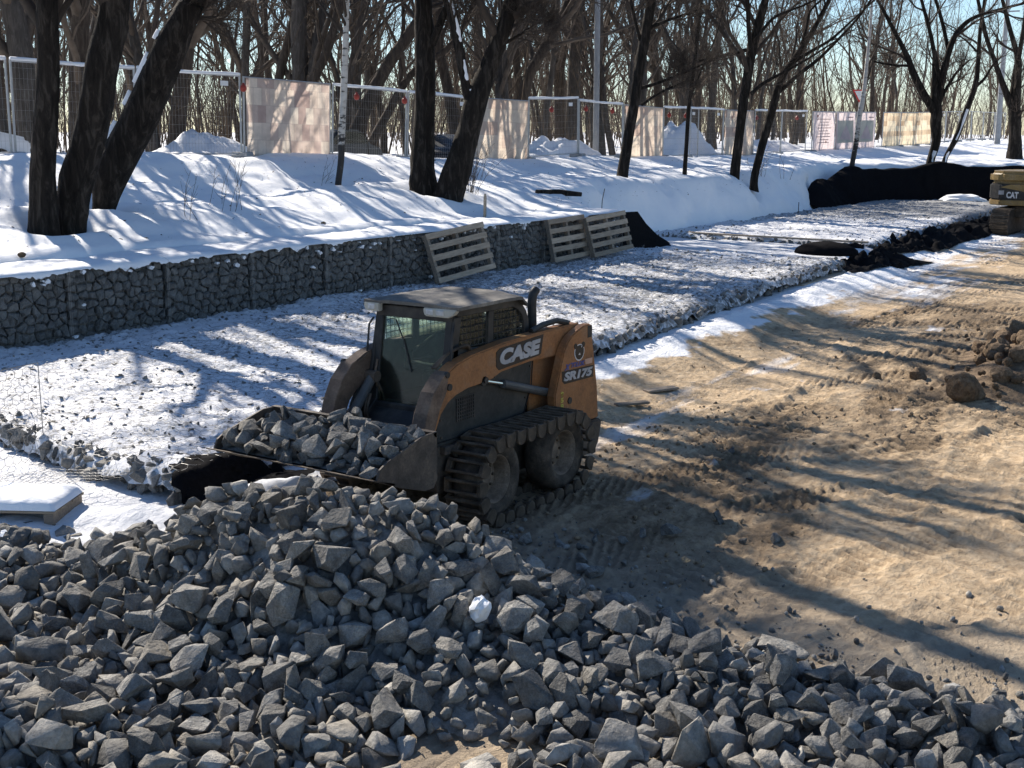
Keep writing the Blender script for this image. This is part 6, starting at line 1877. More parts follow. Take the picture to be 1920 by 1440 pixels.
    k = 5; P = np.zeros((nS, k, 3)); P[:, 0] = np.stack([x, y, z], 1); d = np.stack([r.normal(0, 0.16, nS), r.normal(0, 0.16, nS), np.ones(nS)], 1)
    for j in range(1, k):
        P[:, j] = P[:, j - 1] + d * (h / (k - 1))[:, None]; d = d + r.normal(size=(nS, 3)) * np.array([0.11, 0.11, 0])
    R = (0.008 + 0.0045 * h)[:, None] * np.linspace(1, 0.25, k)[None]
    V1, F1 = tubes(P, R, 3)
    A, AR = spawn(r, P, R, 8, 0.36, 42, 0.55, 3, 0.15, 0.2, 0.2, 0.35); AR = np.maximum(AR, 0.0055)
    V2, F2 = tubes(A, AR, 3)
    B, BR = spawn(r, A, AR, 2, 0.5, 40, 0.7, 2, 0.3, 0.1, 0.25, 0.25); BR = np.maximum(BR, 0.0045)
    V3, F3 = tubes(B, BR, 3)
    o = mobj('woods', np.concatenate([V1, V2, V3]), np.concatenate([F1, F2 + len(V1), F3 + len(V1) + len(V2)]), M['brush'])
    tag(o, 'dense brown leafless undergrowth and saplings behind the fence', kind='stuff')
    # leaf litter and bits of bark lying on the snow
    r = RS(97); n = 900; lx = r.uniform(11, 46, n); ly = r.uniform(17.0, 23.2, n); lz = bank_z(lx, ly) + 0.012
    s = 0.012 + 0.03 * r.rand(n) ** 2; a = r.rand(n) * 6.28; c0 = np.stack([lx, ly, lz], 1); e1 = np.stack([np.cos(a), np.sin(a), 0.3 * r.normal(size=n)], 1) * s[:, None]; e2 = np.stack([-np.sin(a), np.cos(a), 0.3 * r.normal(size=n)], 1) * (0.5 * s)[:, None]
    V = np.stack([c0 - e1, c0 - e2, c0 + e1, c0 + e2], 1).reshape(-1, 3)
    tag(mobj('leaf_litter', V, np.arange(4 * n).reshape(-1, 4), M['twig_dark']), 'specks of leaf litter and bark lying on the snow bank', kind='stuff')
    # dry weeds and shoots on the bank
    specs = [(17.9, 19.0, 7, 1.0, 'thin dry stems standing in the snow left of the rose banner'), (16.3, 18.6, 3, 0.9, 'three thin twigs in the snow right of the trunk trio'),
             (26.1, 18.9, 26, 1.25, 'dense fan of bare shoots at the foot of the forked trunk'), (22.3, 20.4, 2, 0.7, 'short twig beside the foot of the white birch'),
             (45.2, 18.35, 3, 0.8, 'few thin twigs on the snow below the slim trees'), (44.4, 18.9, 6, 1.0, 'small bare shrub at the foot of the twin slim trees')]
    for q, (x, y, m, L, lab) in enumerate(specs):
        r = RS(700 + q); P = np.zeros((m, 5, 3)); P[:, 0, :2] = r.normal(0, 0.10 if m > 10 else 0.22, (m, 2)); d = np.stack([r.normal(0.1, 0.28, m), r.normal(0, 0.28, m), np.ones(m)], 1); P[:, 0, 2] = -0.15
        ln = L * r.uniform(0.5, 1.2, m)
        for j in range(1, 5):
            P[:, j] = P[:, j - 1] + d * (ln / 4)[:, None]; d = d + r.normal(size=(m, 3)) * np.array([0.12, 0.12, 0])
        R = np.full((m, 5), 0.007) * np.linspace(1, 0.5, 5); V1, F1 = tubes(P, R, 4); A, AR = spawn(r, P, R, 5, 0.35, 38, 0.8, 3, 0.3, 0.15, 0.2, 0.08); AR = np.maximum(AR, 0.003); V2, F2 = tubes(A, AR, 3)
        o = mobj('dry_shrub', np.concatenate([V1, V2]), np.concatenate([F1, F2 + len(V1)]), M['twig'])
        tag(o, lab, 'shrub', 'dry shoots on the bank'); o.location = (x, y, bz(x, y))


WELLS += [(TRACED[n][0][0][0], TRACED[n][0][0][1], w, d) for n, w, d in
          (('trio_left', 0.55, 0.22), ('trio_mid', 0.55, 0.22), ('trio_lean', 0.45, 0.15), ('birch_a', 0.35, 0.22), ('pair_up', 0.6, 0.22), ('pair_lean', 0.5, 0.15), ('birch_b', 0.3, 0.1))]
# ---------------------------------------------------------------- the rock pile and the bucket load
# settled stones, eight numbers each: shape, size mm, x cm, y cm, z mm, turn about x, y, z in degrees
PILE_STONES = [
    6,100,646,96,145,65,-19,-157,11,154,665,109,173,-95,60,-104,13,177,697,100,136,122,-56,112,19,96,705,103,151,-98,-8,141,23,182,632,111,194,-54,-42,167,25,142,641,119,156,128,-30,21,
    22,124,659,114,175,11,60,122,18,221,670,109,237,-168,22,-50,24,243,692,114,181,141,-1,-99,20,139,714,112,141,122,42,-131,24,166,753,113,34,95,4,129,22,214,600,143,135,23,35,78,
    13,185,621,134,138,-120,2,22,24,102,651,128,170,137,-31,86,6,159,657,119,200,10,31,105,23,226,675,141,345,-156,50,62,19,155,690,135,210,45,-22,-55,4,183,708,131,221,17,42,-28,
    18,208,726,135,117,-38,14,-34,2,142,625,149,135,-94,44,-90,19,193,631,141,193,88,13,-128,8,199,642,147,230,-20,-43,-105,19,183,653,155,268,144,28,38,3,147,687,152,238,29,-23,-168,
    2,144,702,155,150,8,29,-53,13,145,709,151,136,48,-16,101,6,187,727,155,119,-12,45,22,24,154,760,148,30,91,5,-155,25,198,617,152,156,30,-1,55,5,219,615,164,144,123,24,44,
    7,190,631,160,188,77,76,-94,11,124,632,171,134,148,-22,98,16,103,665,172,192,140,-24,-80,1,95,672,164,245,64,8,92,18,244,687,161,262,-140,52,-32,6,189,699,170,263,137,19,-10,
    4,187,732,165,153,121,-38,-173,6,210,768,180,39,3,-15,168,17,253,583,183,134,-31,63,20,24,154,603,186,107,158,10,32,10,271,617,190,142,-20,0,134,7,105,637,181,165,-130,23,-168,
    21,110,666,181,210,88,41,-77,6,94,669,177,263,3,-48,-113,21,165,700,192,158,-125,-29,-72,1,104,709,185,117,58,-2,7,5,125,717,181,97,162,-20,149,4,232,591,198,155,157,-6,104,
    16,172,606,197,111,-81,-25,159,0,127,621,202,149,-39,40,-94,23,132,643,204,230,-169,-65,142,11,175,656,203,257,-19,40,-167,5,180,676,199,235,113,-11,-1,0,104,691,205,232,125,62,161,
    18,128,709,194,171,-4,41,39,7,116,717,194,94,143,34,68,9,107,735,188,61,-20,3,124,20,109,570,217,29,150,27,-5,21,281,598,223,110,-140,-20,28,13,131,618,221,148,0,7,-24,
    2,197,622,215,191,18,11,-58,13,230,659,233,255,-127,-4,114,12,142,656,209,171,113,-2,100,23,85,662,213,189,-90,27,-93,13,140,710,208,184,18,13,-50,13,142,713,214,132,-111,41,92,
    10,244,722,214,138,137,39,-20,24,160,754,198,67,-70,-22,-67,19,247,559,225,77,70,-8,138,0,243,575,238,114,-57,-6,-95,4,182,597,237,82,-148,-21,-175,11,193,613,233,133,-36,62,94,
    24,112,636,235,122,102,-13,3,22,171,647,228,223,174,-24,143,9,193,654,216,231,155,-31,39,19,189,682,226,230,-71,-58,118,23,224,699,231,247,95,-29,-168,20,240,715,234,222,114,-52,13,
    9,270,755,228,72,134,-43,-52,6,135,530,246,117,-164,-43,-68,3,171,555,242,68,-178,18,-61,0,125,577,253,34,143,9,-176,9,219,584,244,166,-162,14,17,24,203,613,242,204,132,-26,-39,
    12,264,625,246,201,-34,10,-92,5,137,638,244,134,124,-4,102,24,212,645,248,257,-150,-46,-155,24,165,673,257,244,-34,5,-176,22,116,689,242,200,-28,-16,-84,4,242,703,243,226,-161,-11,159,
    22,155,718,261,111,-168,-10,-86,22,128,743,251,75,-53,47,98,16,112,544,261,29,172,44,64,2,116,554,265,98,38,-7,33,4,107,581,267,40,146,6,84,6,114,587,262,96,35,11,1,
    5,285,603,264,140,169,21,-57,7,184,636,276,187,-73,-1,-123,14,140,651,266,255,104,12,-149,24,199,672,259,337,69,54,166,24,164,687,279,223,-124,-2,178,10,159,702,267,265,-67,63,120,
    6,159,716,261,169,137,14,178,25,190,507,289,116,-134,-40,-138,3,112,531,271,71,102,62,-67,11,148,542,279,48,-57,-9,160,12,185,562,284,76,-147,-22,42,14,85,576,279,21,96,-25,-26,
    19,322,587,277,183,-159,-62,27,21,197,596,278,117,22,60,140,17,268,614,289,174,-9,40,-28,20,176,647,280,257,-174,48,90,6,113,661,277,196,4,-8,-164,15,151,663,246,204,151,-20,69,
    1,147,681,292,252,155,-40,-120,23,245,705,276,213,-71,-32,110,18,360,750,288,125,35,3,79,4,180,511,298,51,-149,-55,-154,7,199,520,276,147,33,-4,49,10,248,553,305,124,-169,-44,-35,
    10,171,559,302,67,-63,12,-83,17,140,573,300,99,131,-21,-130,10,154,594,307,58,6,-2,40,13,116,605,290,59,74,-58,-7,5,261,622,305,161,123,27,127,10,148,654,305,246,52,15,43,
    0,228,656,301,238,-9,24,35,1,196,670,305,290,-83,16,-153,19,177,744,307,94,56,-40,-48,25,179,713,292,162,33,20,-11,19,85,728,287,72,88,-4,-142,15,266,484,319,109,153,-14,102,
    23,248,500,317,137,-141,-21,-17,3,117,522,298,38,-45,23,-34,0,167,543,311,35,163,-2,19,4,311,570,311,140,137,-11,122,3,209,585,303,94,77,-14,149,25,117,601,313,29,66,-9,-77,
    25,155,614,319,52,48,-15,54,3,158,622,315,111,-77,-14,-85,21,104,641,310,148,-100,22,-39,14,133,651,310,205,-128,-20,144,8,166,666,318,286,86,8,32,5,282,688,316,296,131,14,125,
    15,174,712,314,158,150,-20,-48,3,208,478,333,85,175,-82,-127,24,149,504,337,45,-43,-2,-97,22,251,522,371,61,176,-24,-58,19,142,521,336,97,-155,54,56,20,176,525,313,43,158,20,-36,
    15,154,545,332,24,158,-27,-177,23,199,581,347,129,6,19,-160,20,109,596,333,49,173,39,82,16,143,611,327,159,6,-11,19,9,133,626,325,132,-28,15,-97,15,106,637,328,184,-171,-44,-12,
    11,137,658,326,205,140,-56,-80,19,151,668,322,203,152,38,168,21,260,693,331,233,-121,-15,83,24,147,718,328,178,124,7,4,18,216,735,335,135,52,14,4,14,225,463,340,152,141,2,-116,
    20,184,490,347,75,-169,1,128,17,262,500,363,77,-36,27,153,16,123,535,352,110,3,-28,113,17,142,545,343,57,-18,26,-88,7,110,557,345,77,99,-18,-65,19,105,573,354,128,-28,11,0,
    9,138,594,350,189,68,46,-7,16,178,611,344,142,-58,-17,-121,22,146,621,352,163,69,51,108,9,132,643,343,181,67,-27,72,5,144,670,341,208,170,47,140,6,123,680,338,174,-5,-14,-73,
    8,126,697,357,165,-74,11,36,14,163,707,343,141,-112,-2,-6,0,169,464,366,60,-16,44,122,12,139,470,374,91,-32,25,-77,22,121,539,351,57,-176,-40,163,16,226,525,301,119,46,-32,102,
    10,90,565,360,52,27,-20,62,21,245,594,363,205,-60,53,-132,7,194,604,366,213,165,-4,43,17,213,619,358,196,-19,56,-166,0,124,639,356,120,-53,5,-89,14,241,651,357,230,-124,20,49,
    20,149,677,364,266,-142,1,94,15,163,691,361,188,-37,-45,136,19,136,716,356,170,-128,66,126,10,223,754,355,73,44,49,-64,21,162,467,384,50,82,19,-125,6,215,506,431,68,-170,-23,94,
    12,312,586,379,218,14,44,-80,4,98,606,381,138,158,26,-73,17,164,614,378,142,-120,40,105,25,214,621,380,177,77,1,86,10,142,635,382,170,-41,37,-30,11,163,649,380,207,153,-19,179,
    23,136,662,373,238,180,-10,-19,9,86,696,372,204,4,17,-20,15,174,707,377,197,176,-20,-101,24,120,723,381,111,139,-20,-21,9,187,448,395,93,142,-14,-35,25,85,464,398,17,106,-30,75,
    17,141,561,398,127,146,-29,69,6,144,588,396,184,-159,-41,-32,25,178,614,392,202,59,-8,19,9,159,625,392,235,10,-84,-8,5,261,636,385,242,101,-10,-145,4,111,665,398,241,44,7,4,
    6,127,666,411,327,-112,-31,-147,7,322,694,385,316,-71,-2,101,25,163,721,388,199,156,17,-65,5,289,732,387,220,-51,-27,60,21,201,455,408,48,-117,37,-25,5,185,590,416,237,160,-18,-34,
    25,137,611,412,258,82,-1,-52,2,147,618,398,239,-39,68,-168,23,156,639,408,283,-169,-80,27,9,195,660,404,341,100,-2,-30,13,194,675,427,376,22,-36,-170,20,145,705,408,237,-12,-39,34,
    5,242,724,418,250,-173,11,-5,10,169,725,407,155,-5,33,92,21,150,421,425,57,55,27,157,17,191,450,436,112,116,-12,116,15,183,464,427,62,128,-50,142,5,197,493,427,27,129,19,-67,
    21,204,566,423,171,-125,-27,-2,15,92,597,424,225,130,-18,-172,0,149,609,427,264,-105,17,-57,2,188,624,422,297,0,15,-62,25,297,637,411,325,41,0,54,13,219,654,427,439,3,18,-41,
    3,162,682,429,392,45,-25,-46,21,242,698,429,470,70,24,-144,10,120,718,429,227,-2,25,-153,0,102,736,429,157,-26,-43,-87,15,164,432,441,75,83,23,-160,18,123,433,443,109,179,30,47,
    17,209,437,455,168,-155,-62,-65,16,138,455,447,43,135,-22,160,6,194,473,442,97,14,18,83,5,149,502,446,28,130,24,167,5,231,546,435,183,132,43,-58,12,113,581,447,268,-146,-57,-121,
    18,204,588,445,335,-179,-18,115,13,152,634,399,289,159,-62,121,16,95,607,449,304,-22,23,51,12,128,624,447,356,90,-28,-139,19,187,644,441,418,-146,-41,-76,8,250,669,442,513,138,-17,-94,
    12,167,703,437,411,169,15,-65,21,154,709,442,393,-91,33,-154,21,133,736,451,192,63,-1,77,8,178,393,463,122,-5,-3,26,14,186,415,441,80,-122,-37,128,23,217,448,467,152,-32,13,-130,
    4,179,454,456,88,9,79,-34,8,147,474,462,45,118,-10,44,9,93,500,455,56,27,39,-5,24,182,515,464,135,150,8,-113,3,203,513,451,106,170,-9,33,0,190,545,457,156,-28,19,169,
    14,286,530,446,168,-121,29,-148,14,224,586,462,333,23,-39,142,0,156,603,451,326,-51,41,93,18,201,618,467,471,-144,41,135,17,206,622,462,420,170,62,161,3,109,634,450,345,93,-2,-146,
    21,223,655,460,560,-116,-74,93,16,263,674,461,619,-143,4,-2,9,175,695,466,527,145,56,48,10,174,727,449,249,-108,-4,142,19,153,726,467,343,-122,17,-10,22,109,745,462,203,-1,-14,121,
    2,216,781,435,56,8,-21,-64,16,135,409,491,162,-118,43,178,18,165,408,498,85,-165,10,-98,8,217,429,486,114,47,0,15,0,129,445,481,96,-74,41,92,13,163,460,477,109,47,-60,-2,
    11,139,471,480,49,-54,-5,-123,0,145,491,474,113,-140,3,114,11,163,517,479,117,26,87,15,25,110,532,474,102,105,-18,117,22,133,548,465,169,38,-20,142,14,226,553,490,273,-91,-11,-141,
    18,182,555,469,246,-152,-32,-24,2,127,589,476,344,0,-13,-77,22,142,602,481,368,158,-4,180,7,227,619,475,511,-153,66,-178,3,151,653,478,518,155,-47,-45,2,179,662,474,581,118,33,127,
    7,146,681,477,575,103,34,76,13,162,691,471,590,163,41,66,15,155,721,475,380,-153,-20,147,22,191,731,472,318,39,-34,178,11,232,767,460,128,167,-27,-34,7,137,374,494,125,84,-8,76,
    23,157,391,496,127,-176,30,-93,19,152,406,509,120,14,10,-55,6,156,429,496,85,-79,52,-9,5,262,438,503,132,-169,-11,153,6,196,461,494,102,-8,-10,137,16,219,484,496,144,166,39,145,
    25,185,496,493,101,33,72,9,15,157,507,490,105,-13,72,172,18,205,521,497,181,-120,-16,0,22,217,536,501,174,39,60,122,17,220,546,515,346,62,10,-6,2,202,590,498,380,-144,-4,-10,
    8,85,592,485,331,176,-1,101,18,116,610,486,423,-41,9,179,20,255,619,503,630,-150,-36,53,14,240,652,481,597,89,0,106,14,136,666,481,644,126,-59,-117,20,196,675,490,633,109,28,176,
    14,111,693,502,650,162,-69,98,5,127,708,494,592,118,-4,32,0,85,724,489,345,-119,26,43,5,125,747,499,227,-174,76,89,9,158,764,503,143,166,7,118,17,212,352,516,178,88,12,-162,
    4,248,379,510,179,-178,6,-115,20,108,395,508,87,-125,47,-16,2,153,412,522,149,16,-23,60,8,144,418,503,147,-156,-4,-68,21,140,439,517,49,-128,3,-37,3,209,459,513,97,144,13,-167,
    22,178,470,517,88,-90,35,165,20,288,497,507,120,-99,33,-172,2,169,505,499,201,153,25,-121,4,197,516,507,236,61,39,16,19,158,536,515,162,143,19,162,6,227,539,523,248,-1,19,59,
    22,163,575,519,372,-45,-20,-38,9,94,591,516,514,-176,-11,83,24,204,595,513,555,96,9,-76,19,134,651,496,625,12,8,24,22,198,647,518,809,-119,-71,62,23,161,671,500,759,71,-26,-87,
    23,112,678,506,712,168,-46,101,18,153,712,509,626,-6,-36,73,13,212,750,483,160,39,-28,-62,21,188,750,512,259,19,23,56,11,135,754,508,175,39,26,-2,7,151,775,509,93,152,34,-56,
    3,251,786,506,64,91,-1,-67,2,177,343,535,110,-113,-24,-6,15,114,385,523,140,103,-29,-148,21,266,397,527,187,-122,6,-140,7,143,417,531,217,91,-30,105,23,202,431,529,209,166,38,69,
    4,186,442,519,101,169,9,-82,6,238,455,528,128,-175,8,57,5,196,474,531,48,140,-7,-87,16,173,498,533,150,-8,15,-88,7,156,516,538,158,135,-30,20,1,267,520,523,216,141,19,114,
    1,139,557,537,285,-129,-8,-67,9,202,556,520,360,-178,13,103,14,164,579,523,455,178,-34,-133,14,156,596,508,476,144,23,161,5,154,601,530,595,65,-13,70,7,172,617,524,713,104,51,89,
    4,123,634,524,696,-154,-16,-50,25,175,664,529,818,38,-7,70,8,154,679,527,904,-34,-27,3,6,170,703,506,715,110,26,61,13,147,754,558,330,-145,18,-127,15,177,731,534,498,-52,-7,36,
    5,123,753,523,223,160,14,-49,19,116,766,527,175,-79,-12,73,23,162,345,549,221,41,39,-177,25,121,351,543,150,37,-52,-96,17,152,362,534,224,-76,-72,8,10,169,394,541,190,-68,-13,53,
    8,191,410,543,192,143,27,-9,15,108,436,546,133,-122,-65,29,8,188,446,547,167,-136,-60,-55,15,201,455,547,82,57,-13,-117,22,173,479,542,106,-85,-38,-82,24,171,497,545,96,17,-26,-97,
    4,119,508,544,81,-7,-7,-90,22,127,529,540,177,-38,-33,154,2,143,541,541,198,-159,-26,59,11,121,560,539,339,-21,43,-178,9,189,579,544,604,-125,-8,96,6,181,583,514,536,-166,8,-53,
    9,193,591,533,550,19,-59,142,17,159,622,545,793,-59,31,-150,20,159,654,540,889,-172,54,97,15,215,663,546,893,-134,-4,-49,1,133,694,549,822,-83,18,-42,8,219,800,518,85,49,24,-101,
    9,160,714,559,639,32,8,-18,15,199,758,551,267,-172,-16,74,5,166,747,552,263,98,-10,-76,22,158,756,545,227,73,-15,-113,16,194,769,557,196,68,-34,8,14,219,813,552,58,-102,13,-68,
    18,161,333,560,107,-120,12,154,15,121,367,559,251,-103,-35,88,7,253,376,554,330,-77,-6,149,2,168,390,560,250,123,-65,-41,14,167,414,554,231,-35,-25,-68,15,157,433,565,110,129,-14,-56,
    1,153,449,565,165,127,1,-158,22,167,462,558,83,60,21,58,3,209,473,553,91,84,-30,78,9,114,488,561,51,-177,6,-150,2,206,510,550,161,-127,-4,14,20,143,528,553,174,-153,19,-60,
    18,171,518,546,232,23,19,124,7,303,561,560,448,97,78,118,7,228,574,560,604,122,-5,-149,13,190,574,571,653,-161,-21,-118,1,298,596,546,713,158,-20,153,19,261,616,560,888,-9,-44,-58,
    19,131,635,547,847,13,-38,17,5,137,664,562,923,-7,14,-11,15,148,682,558,874,149,-61,-44,13,110,709,594,508,49,4,126,9,154,714,566,603,155,-59,86,11,100,735,555,387,-136,-3,80,
    23,191,761,567,268,162,19,159,23,142,763,564,163,-27,-16,84,11,153,774,559,100,-105,27,179,0,134,341,582,106,-14,28,116,25,94,350,578,156,14,-23,64,18,147,369,580,238,121,-54,-123,
    16,170,393,575,280,-73,-10,28,9,289,412,570,273,162,-7,-48,12,98,442,574,102,2,22,-71,19,141,441,579,169,102,18,-31,14,131,462,581,75,139,-50,169,15,313,486,580,143,166,-37,-105,
    5,127,489,559,97,-141,-66,29,24,171,513,567,135,-177,60,151,11,152,528,581,180,92,-24,10,15,175,542,581,243,124,-54,70,7,133,557,575,366,-167,-4,-111,7,201,571,580,536,-128,-10,20,
    18,289,587,569,737,-149,25,120,18,121,609,580,772,29,38,-152,21,108,617,573,827,-133,-34,82,24,125,647,583,935,66,8,120,11,188,663,578,914,-40,18,-152,24,97,704,577,635,-24,-15,-71,
    7,270,785,593,215,-24,-15,-24,25,152,718,571,541,50,66,60,8,152,747,566,322,100,-42,179,22,177,752,581,251,171,-26,86,17,195,763,583,234,-96,62,-98,1,110,778,580,184,-134,-39,-176,
    10,215,790,575,126,-15,-8,133,3,161,350,586,167,117,-22,-104,23,227,363,587,257,-33,-58,-143,5,177,376,589,293,-1,41,55,6,139,400,585,256,70,-10,-173,18,249,414,590,248,-125,-5,-35,
    5,203,482,607,142,145,53,110,13,293,454,582,206,115,-9,4,17,175,462,596,125,-7,-17,61,6,164,484,589,84,16,-26,-173,20,85,489,596,45,-11,-26,43,6,293,507,592,184,-16,41,150,
    21,189,522,587,163,12,51,-135,25,161,537,605,225,59,26,-136,23,146,557,593,356,123,-35,159,22,152,568,601,453,-55,57,-170,17,178,570,612,425,-64,-8,54,18,108,565,590,396,133,-52,-1,
    21,218,632,595,929,136,-4,60,5,172,636,598,956,124,-51,-163,19,224,669,591,880,-4,-42,-126,15,173,681,590,769,-175,-30,100,19,129,692,590,769,113,28,147,22,137,714,603,447,-118,-44,175,
    15,255,736,594,345,154,12,33,4,105,747,598,194,130,11,15,15,117,753,594,196,-141,-14,-156,6,122,780,604,95,136,-50,65,5,263,800,605,120,114,-6,86,14,111,815,598,34,154,-33,143,
    2,144,825,592,31,6,-16,-148,1,230,341,590,242,68,-24,-134,17,131,378,616,234,-130,-7,155,5,137,392,604,257,114,-27,-19,4,240,410,612,242,-180,-17,112,20,147,432,601,121,-143,-5,34,
    6,139,444,617,108,-54,48,20,17,178,467,619,108,-49,-6,130,21,188,472,602,86,144,0,-10,19,313,500,613,200,-21,-18,5,5,169,514,600,130,-81,65,127,23,160,531,612,175,40,53,72,
    8,167,543,610,223,-43,-23,18,1,176,549,618,291,-150,-40,177,11,109,565,612,347,65,12,-127,0,133,572,616,415,-161,-50,61,7,311,547,631,395,85,5,11,14,280,550,603,376,147,27,-178,
    10,242,645,600,1010,56,-9,103,4,160,677,626,712,60,15,-36,3,210,736,616,338,71,-5,93,10,132,721,610,367,-150,-19,-114,5,95,723,604,341,89,24,-96,23,105,749,622,204,159,8,-80,
    23,114,754,601,200,-137,-76,-139,9,156,760,612,169,-84,-4,-123,7,210,769,611,166,-18,70,158,3,125,797,605,37,102,-29,9,9,123,816,618,36,148,-44,-138,22,180,839,598,36,171,-24,-69,
    3,267,376,630,209,76,-20,-36,1,166,398,640,205,-170,39,156,21,184,406,630,205,48,-8,-22,5,235,424,622,253,37,-12,-115,6,196,446,625,155,103,14,-38,8,214,458,631,153,-178,17,-123,
    12,167,489,623,128,-145,-14,72,20,157,494,636,132,-19,-61,153,7,168,503,628,148,-74,-3,-42,20,145,525,632,107,-163,-7,125,13,133,532,628,165,-102,51,-143,12,232,531,630,298,-157,38,-68,
    25,163,566,625,363,73,-15,108,6,138,593,631,612,-95,1,-68,24,144,603,649,813,-93,5,-71,13,141,630,628,808,-6,0,65,1,227,656,623,927,-98,-12,142,7,153,664,625,807,-94,71,25,
    2,166,694,645,560,5,33,-63,10,198,745,616,278,59,21,93,3,169,714,636,413,-162,-29,18,12,243,727,630,357,49,7,-85,7,103,754,642,131,8,16,-54,14,159,765,626,167,156,-63,-172,
    8,181,779,622,182,108,-13,-175,21,135,790,614,78,-55,-40,133,2,157,420,644,147,-119,-16,-54,12,148,428,638,149,-138,31,136,1,109,427,645,104,-178,-39,88,19,246,440,641,200,10,-33,114,
    25,224,468,639,72,74,18,-180,5,129,477,645,121,-115,31,149,14,93,491,643,142,119,-44,115,8,183,505,644,105,-68,44,130,25,114,529,640,126,-8,-33,75,23,108,543,650,192,175,21,-57,
    25,268,529,646,237,2,25,-125,11,118,564,640,337,-100,25,-163,5,106,599,633,659,63,-5,121,21,124,601,648,706,-89,43,-135,17,190,614,652,806,-67,-3,96,19,232,633,641,835,66,-17,-44,
    4,134,653,645,773,-164,9,147,6,190,693,639,624,-139,18,-34,12,188,704,650,496,168,-24,79,0,222,708,647,414,-51,-7,100,24,123,724,639,310,-31,-27,89,7,263,745,658,301,38,-46,169,
    3,118,766,656,82,-147,-35,162,3,172,775,632,132,-72,-49,160,11,201,391,668,180,-146,-53,-34,17,193,407,660,190,-96,17,-121,18,155,419,658,178,-156,-38,-22,9,201,442,670,159,177,-29,175,
    24,172,457,669,108,20,9,151,9,179,462,654,134,25,-38,6,14,131,480,663,45,178,-27,16,22,99,496,657,38,-1,29,140,2,169,509,668,132,-29,55,-85,15,157,532,662,135,112,-16,-112,
    13,166,541,665,195,-77,25,-15,5,162,551,662,257,147,28,130,22,88,567,660,308,134,-19,89,25,202,566,657,357,36,-57,-5,20,205,611,661,807,18,-9,-85,9,106,632,663,774,155,11,73,
    25,214,649,652,809,38,-26,-124,9,191,667,655,777,179,-19,102,9,324,709,639,558,-143,13,33,22,151,720,659,366,173,25,-131,24,177,708,668,435,-134,-19,-162,12,160,726,661,304,-30,32,-72,
    1,112,747,656,164,169,-23,57,3,160,760,665,92,116,-38,133,15,234,415,681,194,7,-6,177,14,119,432,677,94,-94,17,24,18,110,435,671,73,18,-41,138,2,157,461,676,86,-115,34,133,
    15,120,476,665,55,116,37,44,6,183,481,681,123,48,-61,104,22,136,515,683,78,-93,1,79,1,146,529,682,139,-157,15,78,7,127,537,684,166,8,-24,-69,14,160,550,681,227,62,15,-131,
    20,107,578,670,422,-135,-2,71,9,243,587,682,573,-4,-1,-27,7,203,599,687,690,-35,-6,-34,16,222,638,659,870,-21,11,64,20,143,643,672,799,-101,42,73,19,208,642,681,856,-77,-14,-147,
    2,360,739,667,397,-145,-38,-101,16,183,703,680,483,170,5,116,25,191,714,681,384,27,-26,-111,25,108,721,679,339,-11,-29,-130,21,142,418,710,48,-153,-5,-20,9,186,434,689,100,123,-51,-144,
    9,150,447,688,72,-151,-53,-151,24,315,463,682,167,112,4,128,16,104,472,687,37,59,-15,64,3,187,499,695,135,-8,53,101,15,172,516,693,142,99,-17,-167,19,115,529,691,106,124,30,173,
    15,196,534,696,164,-174,-53,-145,18,212,546,688,239,-16,-30,141,7,192,581,702,437,120,64,170,9,149,592,697,517,32,3,-155,15,159,601,729,505,119,16,153,23,195,631,695,809,-166,-18,132,
    16,156,640,689,849,180,-35,109,22,157,681,708,590,-28,14,164,6,112,681,696,619,-17,-14,45,14,148,694,699,542,-51,41,84,9,95,737,680,176,-6,-21,155,24,201,436,703,122,147,-30,16,
    18,143,445,699,39,4,-2,150,8,186,487,737,219,-60,-37,-38,1,138,485,704,77,137,-23,45,1,119,492,702,46,86,-42,63,23,90,509,699,87,-148,-65,4,19,224,522,698,147,-48,-45,176,
    3,299,548,719,254,58,11,-167,20,175,564,719,252,-139,22,-14,9,100,571,707,330,-53,-23,-166,11,113,595,710,467,-14,65,-158,15,121,605,707,539,174,-64,15,10,150,614,724,536,42,14,164,
    6,205,658,726,641,53,-21,55,3,111,679,724,496,-69,-40,-42,0,151,684,709,538,-1,26,-64,7,147,691,709,507,-23,-40,-124,24,147,707,710,395,102,-41,90,24,90,761,738,59,-4,-3,-108,
    9,202,450,708,80,132,-8,-58,2,162,462,713,86,-157,1,144,7,156,474,723,63,-73,-17,-63,24,205,490,728,98,59,-35,34,12,231,509,726,113,144,-17,174,16,253,535,736,200,143,7,176,
    9,209,548,725,167,117,-28,157,14,198,556,731,230,71,-76,-101,15,278,573,717,378,-29,-21,32,24,171,589,716,458,146,53,-121,6,144,602,735,431,82,-45,14,16,179,636,736,590,165,-26,85,
    6,219,648,750,534,-17,17,-112,18,190,664,735,530,126,26,10,7,112,692,739,341,159,17,10,8,162,737,736,145,-91,9,-35,18,205,423,705,153,-171,-54,-59,11,131,495,771,131,-135,-29,71,
    14,339,475,744,178,12,-21,117,19,234,485,750,137,142,39,-65,12,171,494,738,107,-121,-3,175,12,135,505,748,59,45,24,21,3,105,519,746,45,88,22,-175,6,110,545,747,145,-81,-43,-151,
    21,231,563,743,215,-8,52,-127,22,246,577,750,355,133,-26,-1,16,197,592,747,336,-39,41,-39,22,162,609,745,376,174,-71,-86,13,184,616,750,454,138,25,-160,16,95,651,748,426,138,-46,2,
    23,142,675,762,275,-90,3,-155,12,134,671,738,433,-37,53,121,25,187,700,749,271,87,3,-150,18,162,468,791,140,38,9,100,13,192,479,791,161,95,-13,-17,3,223,476,768,89,31,-71,-131,
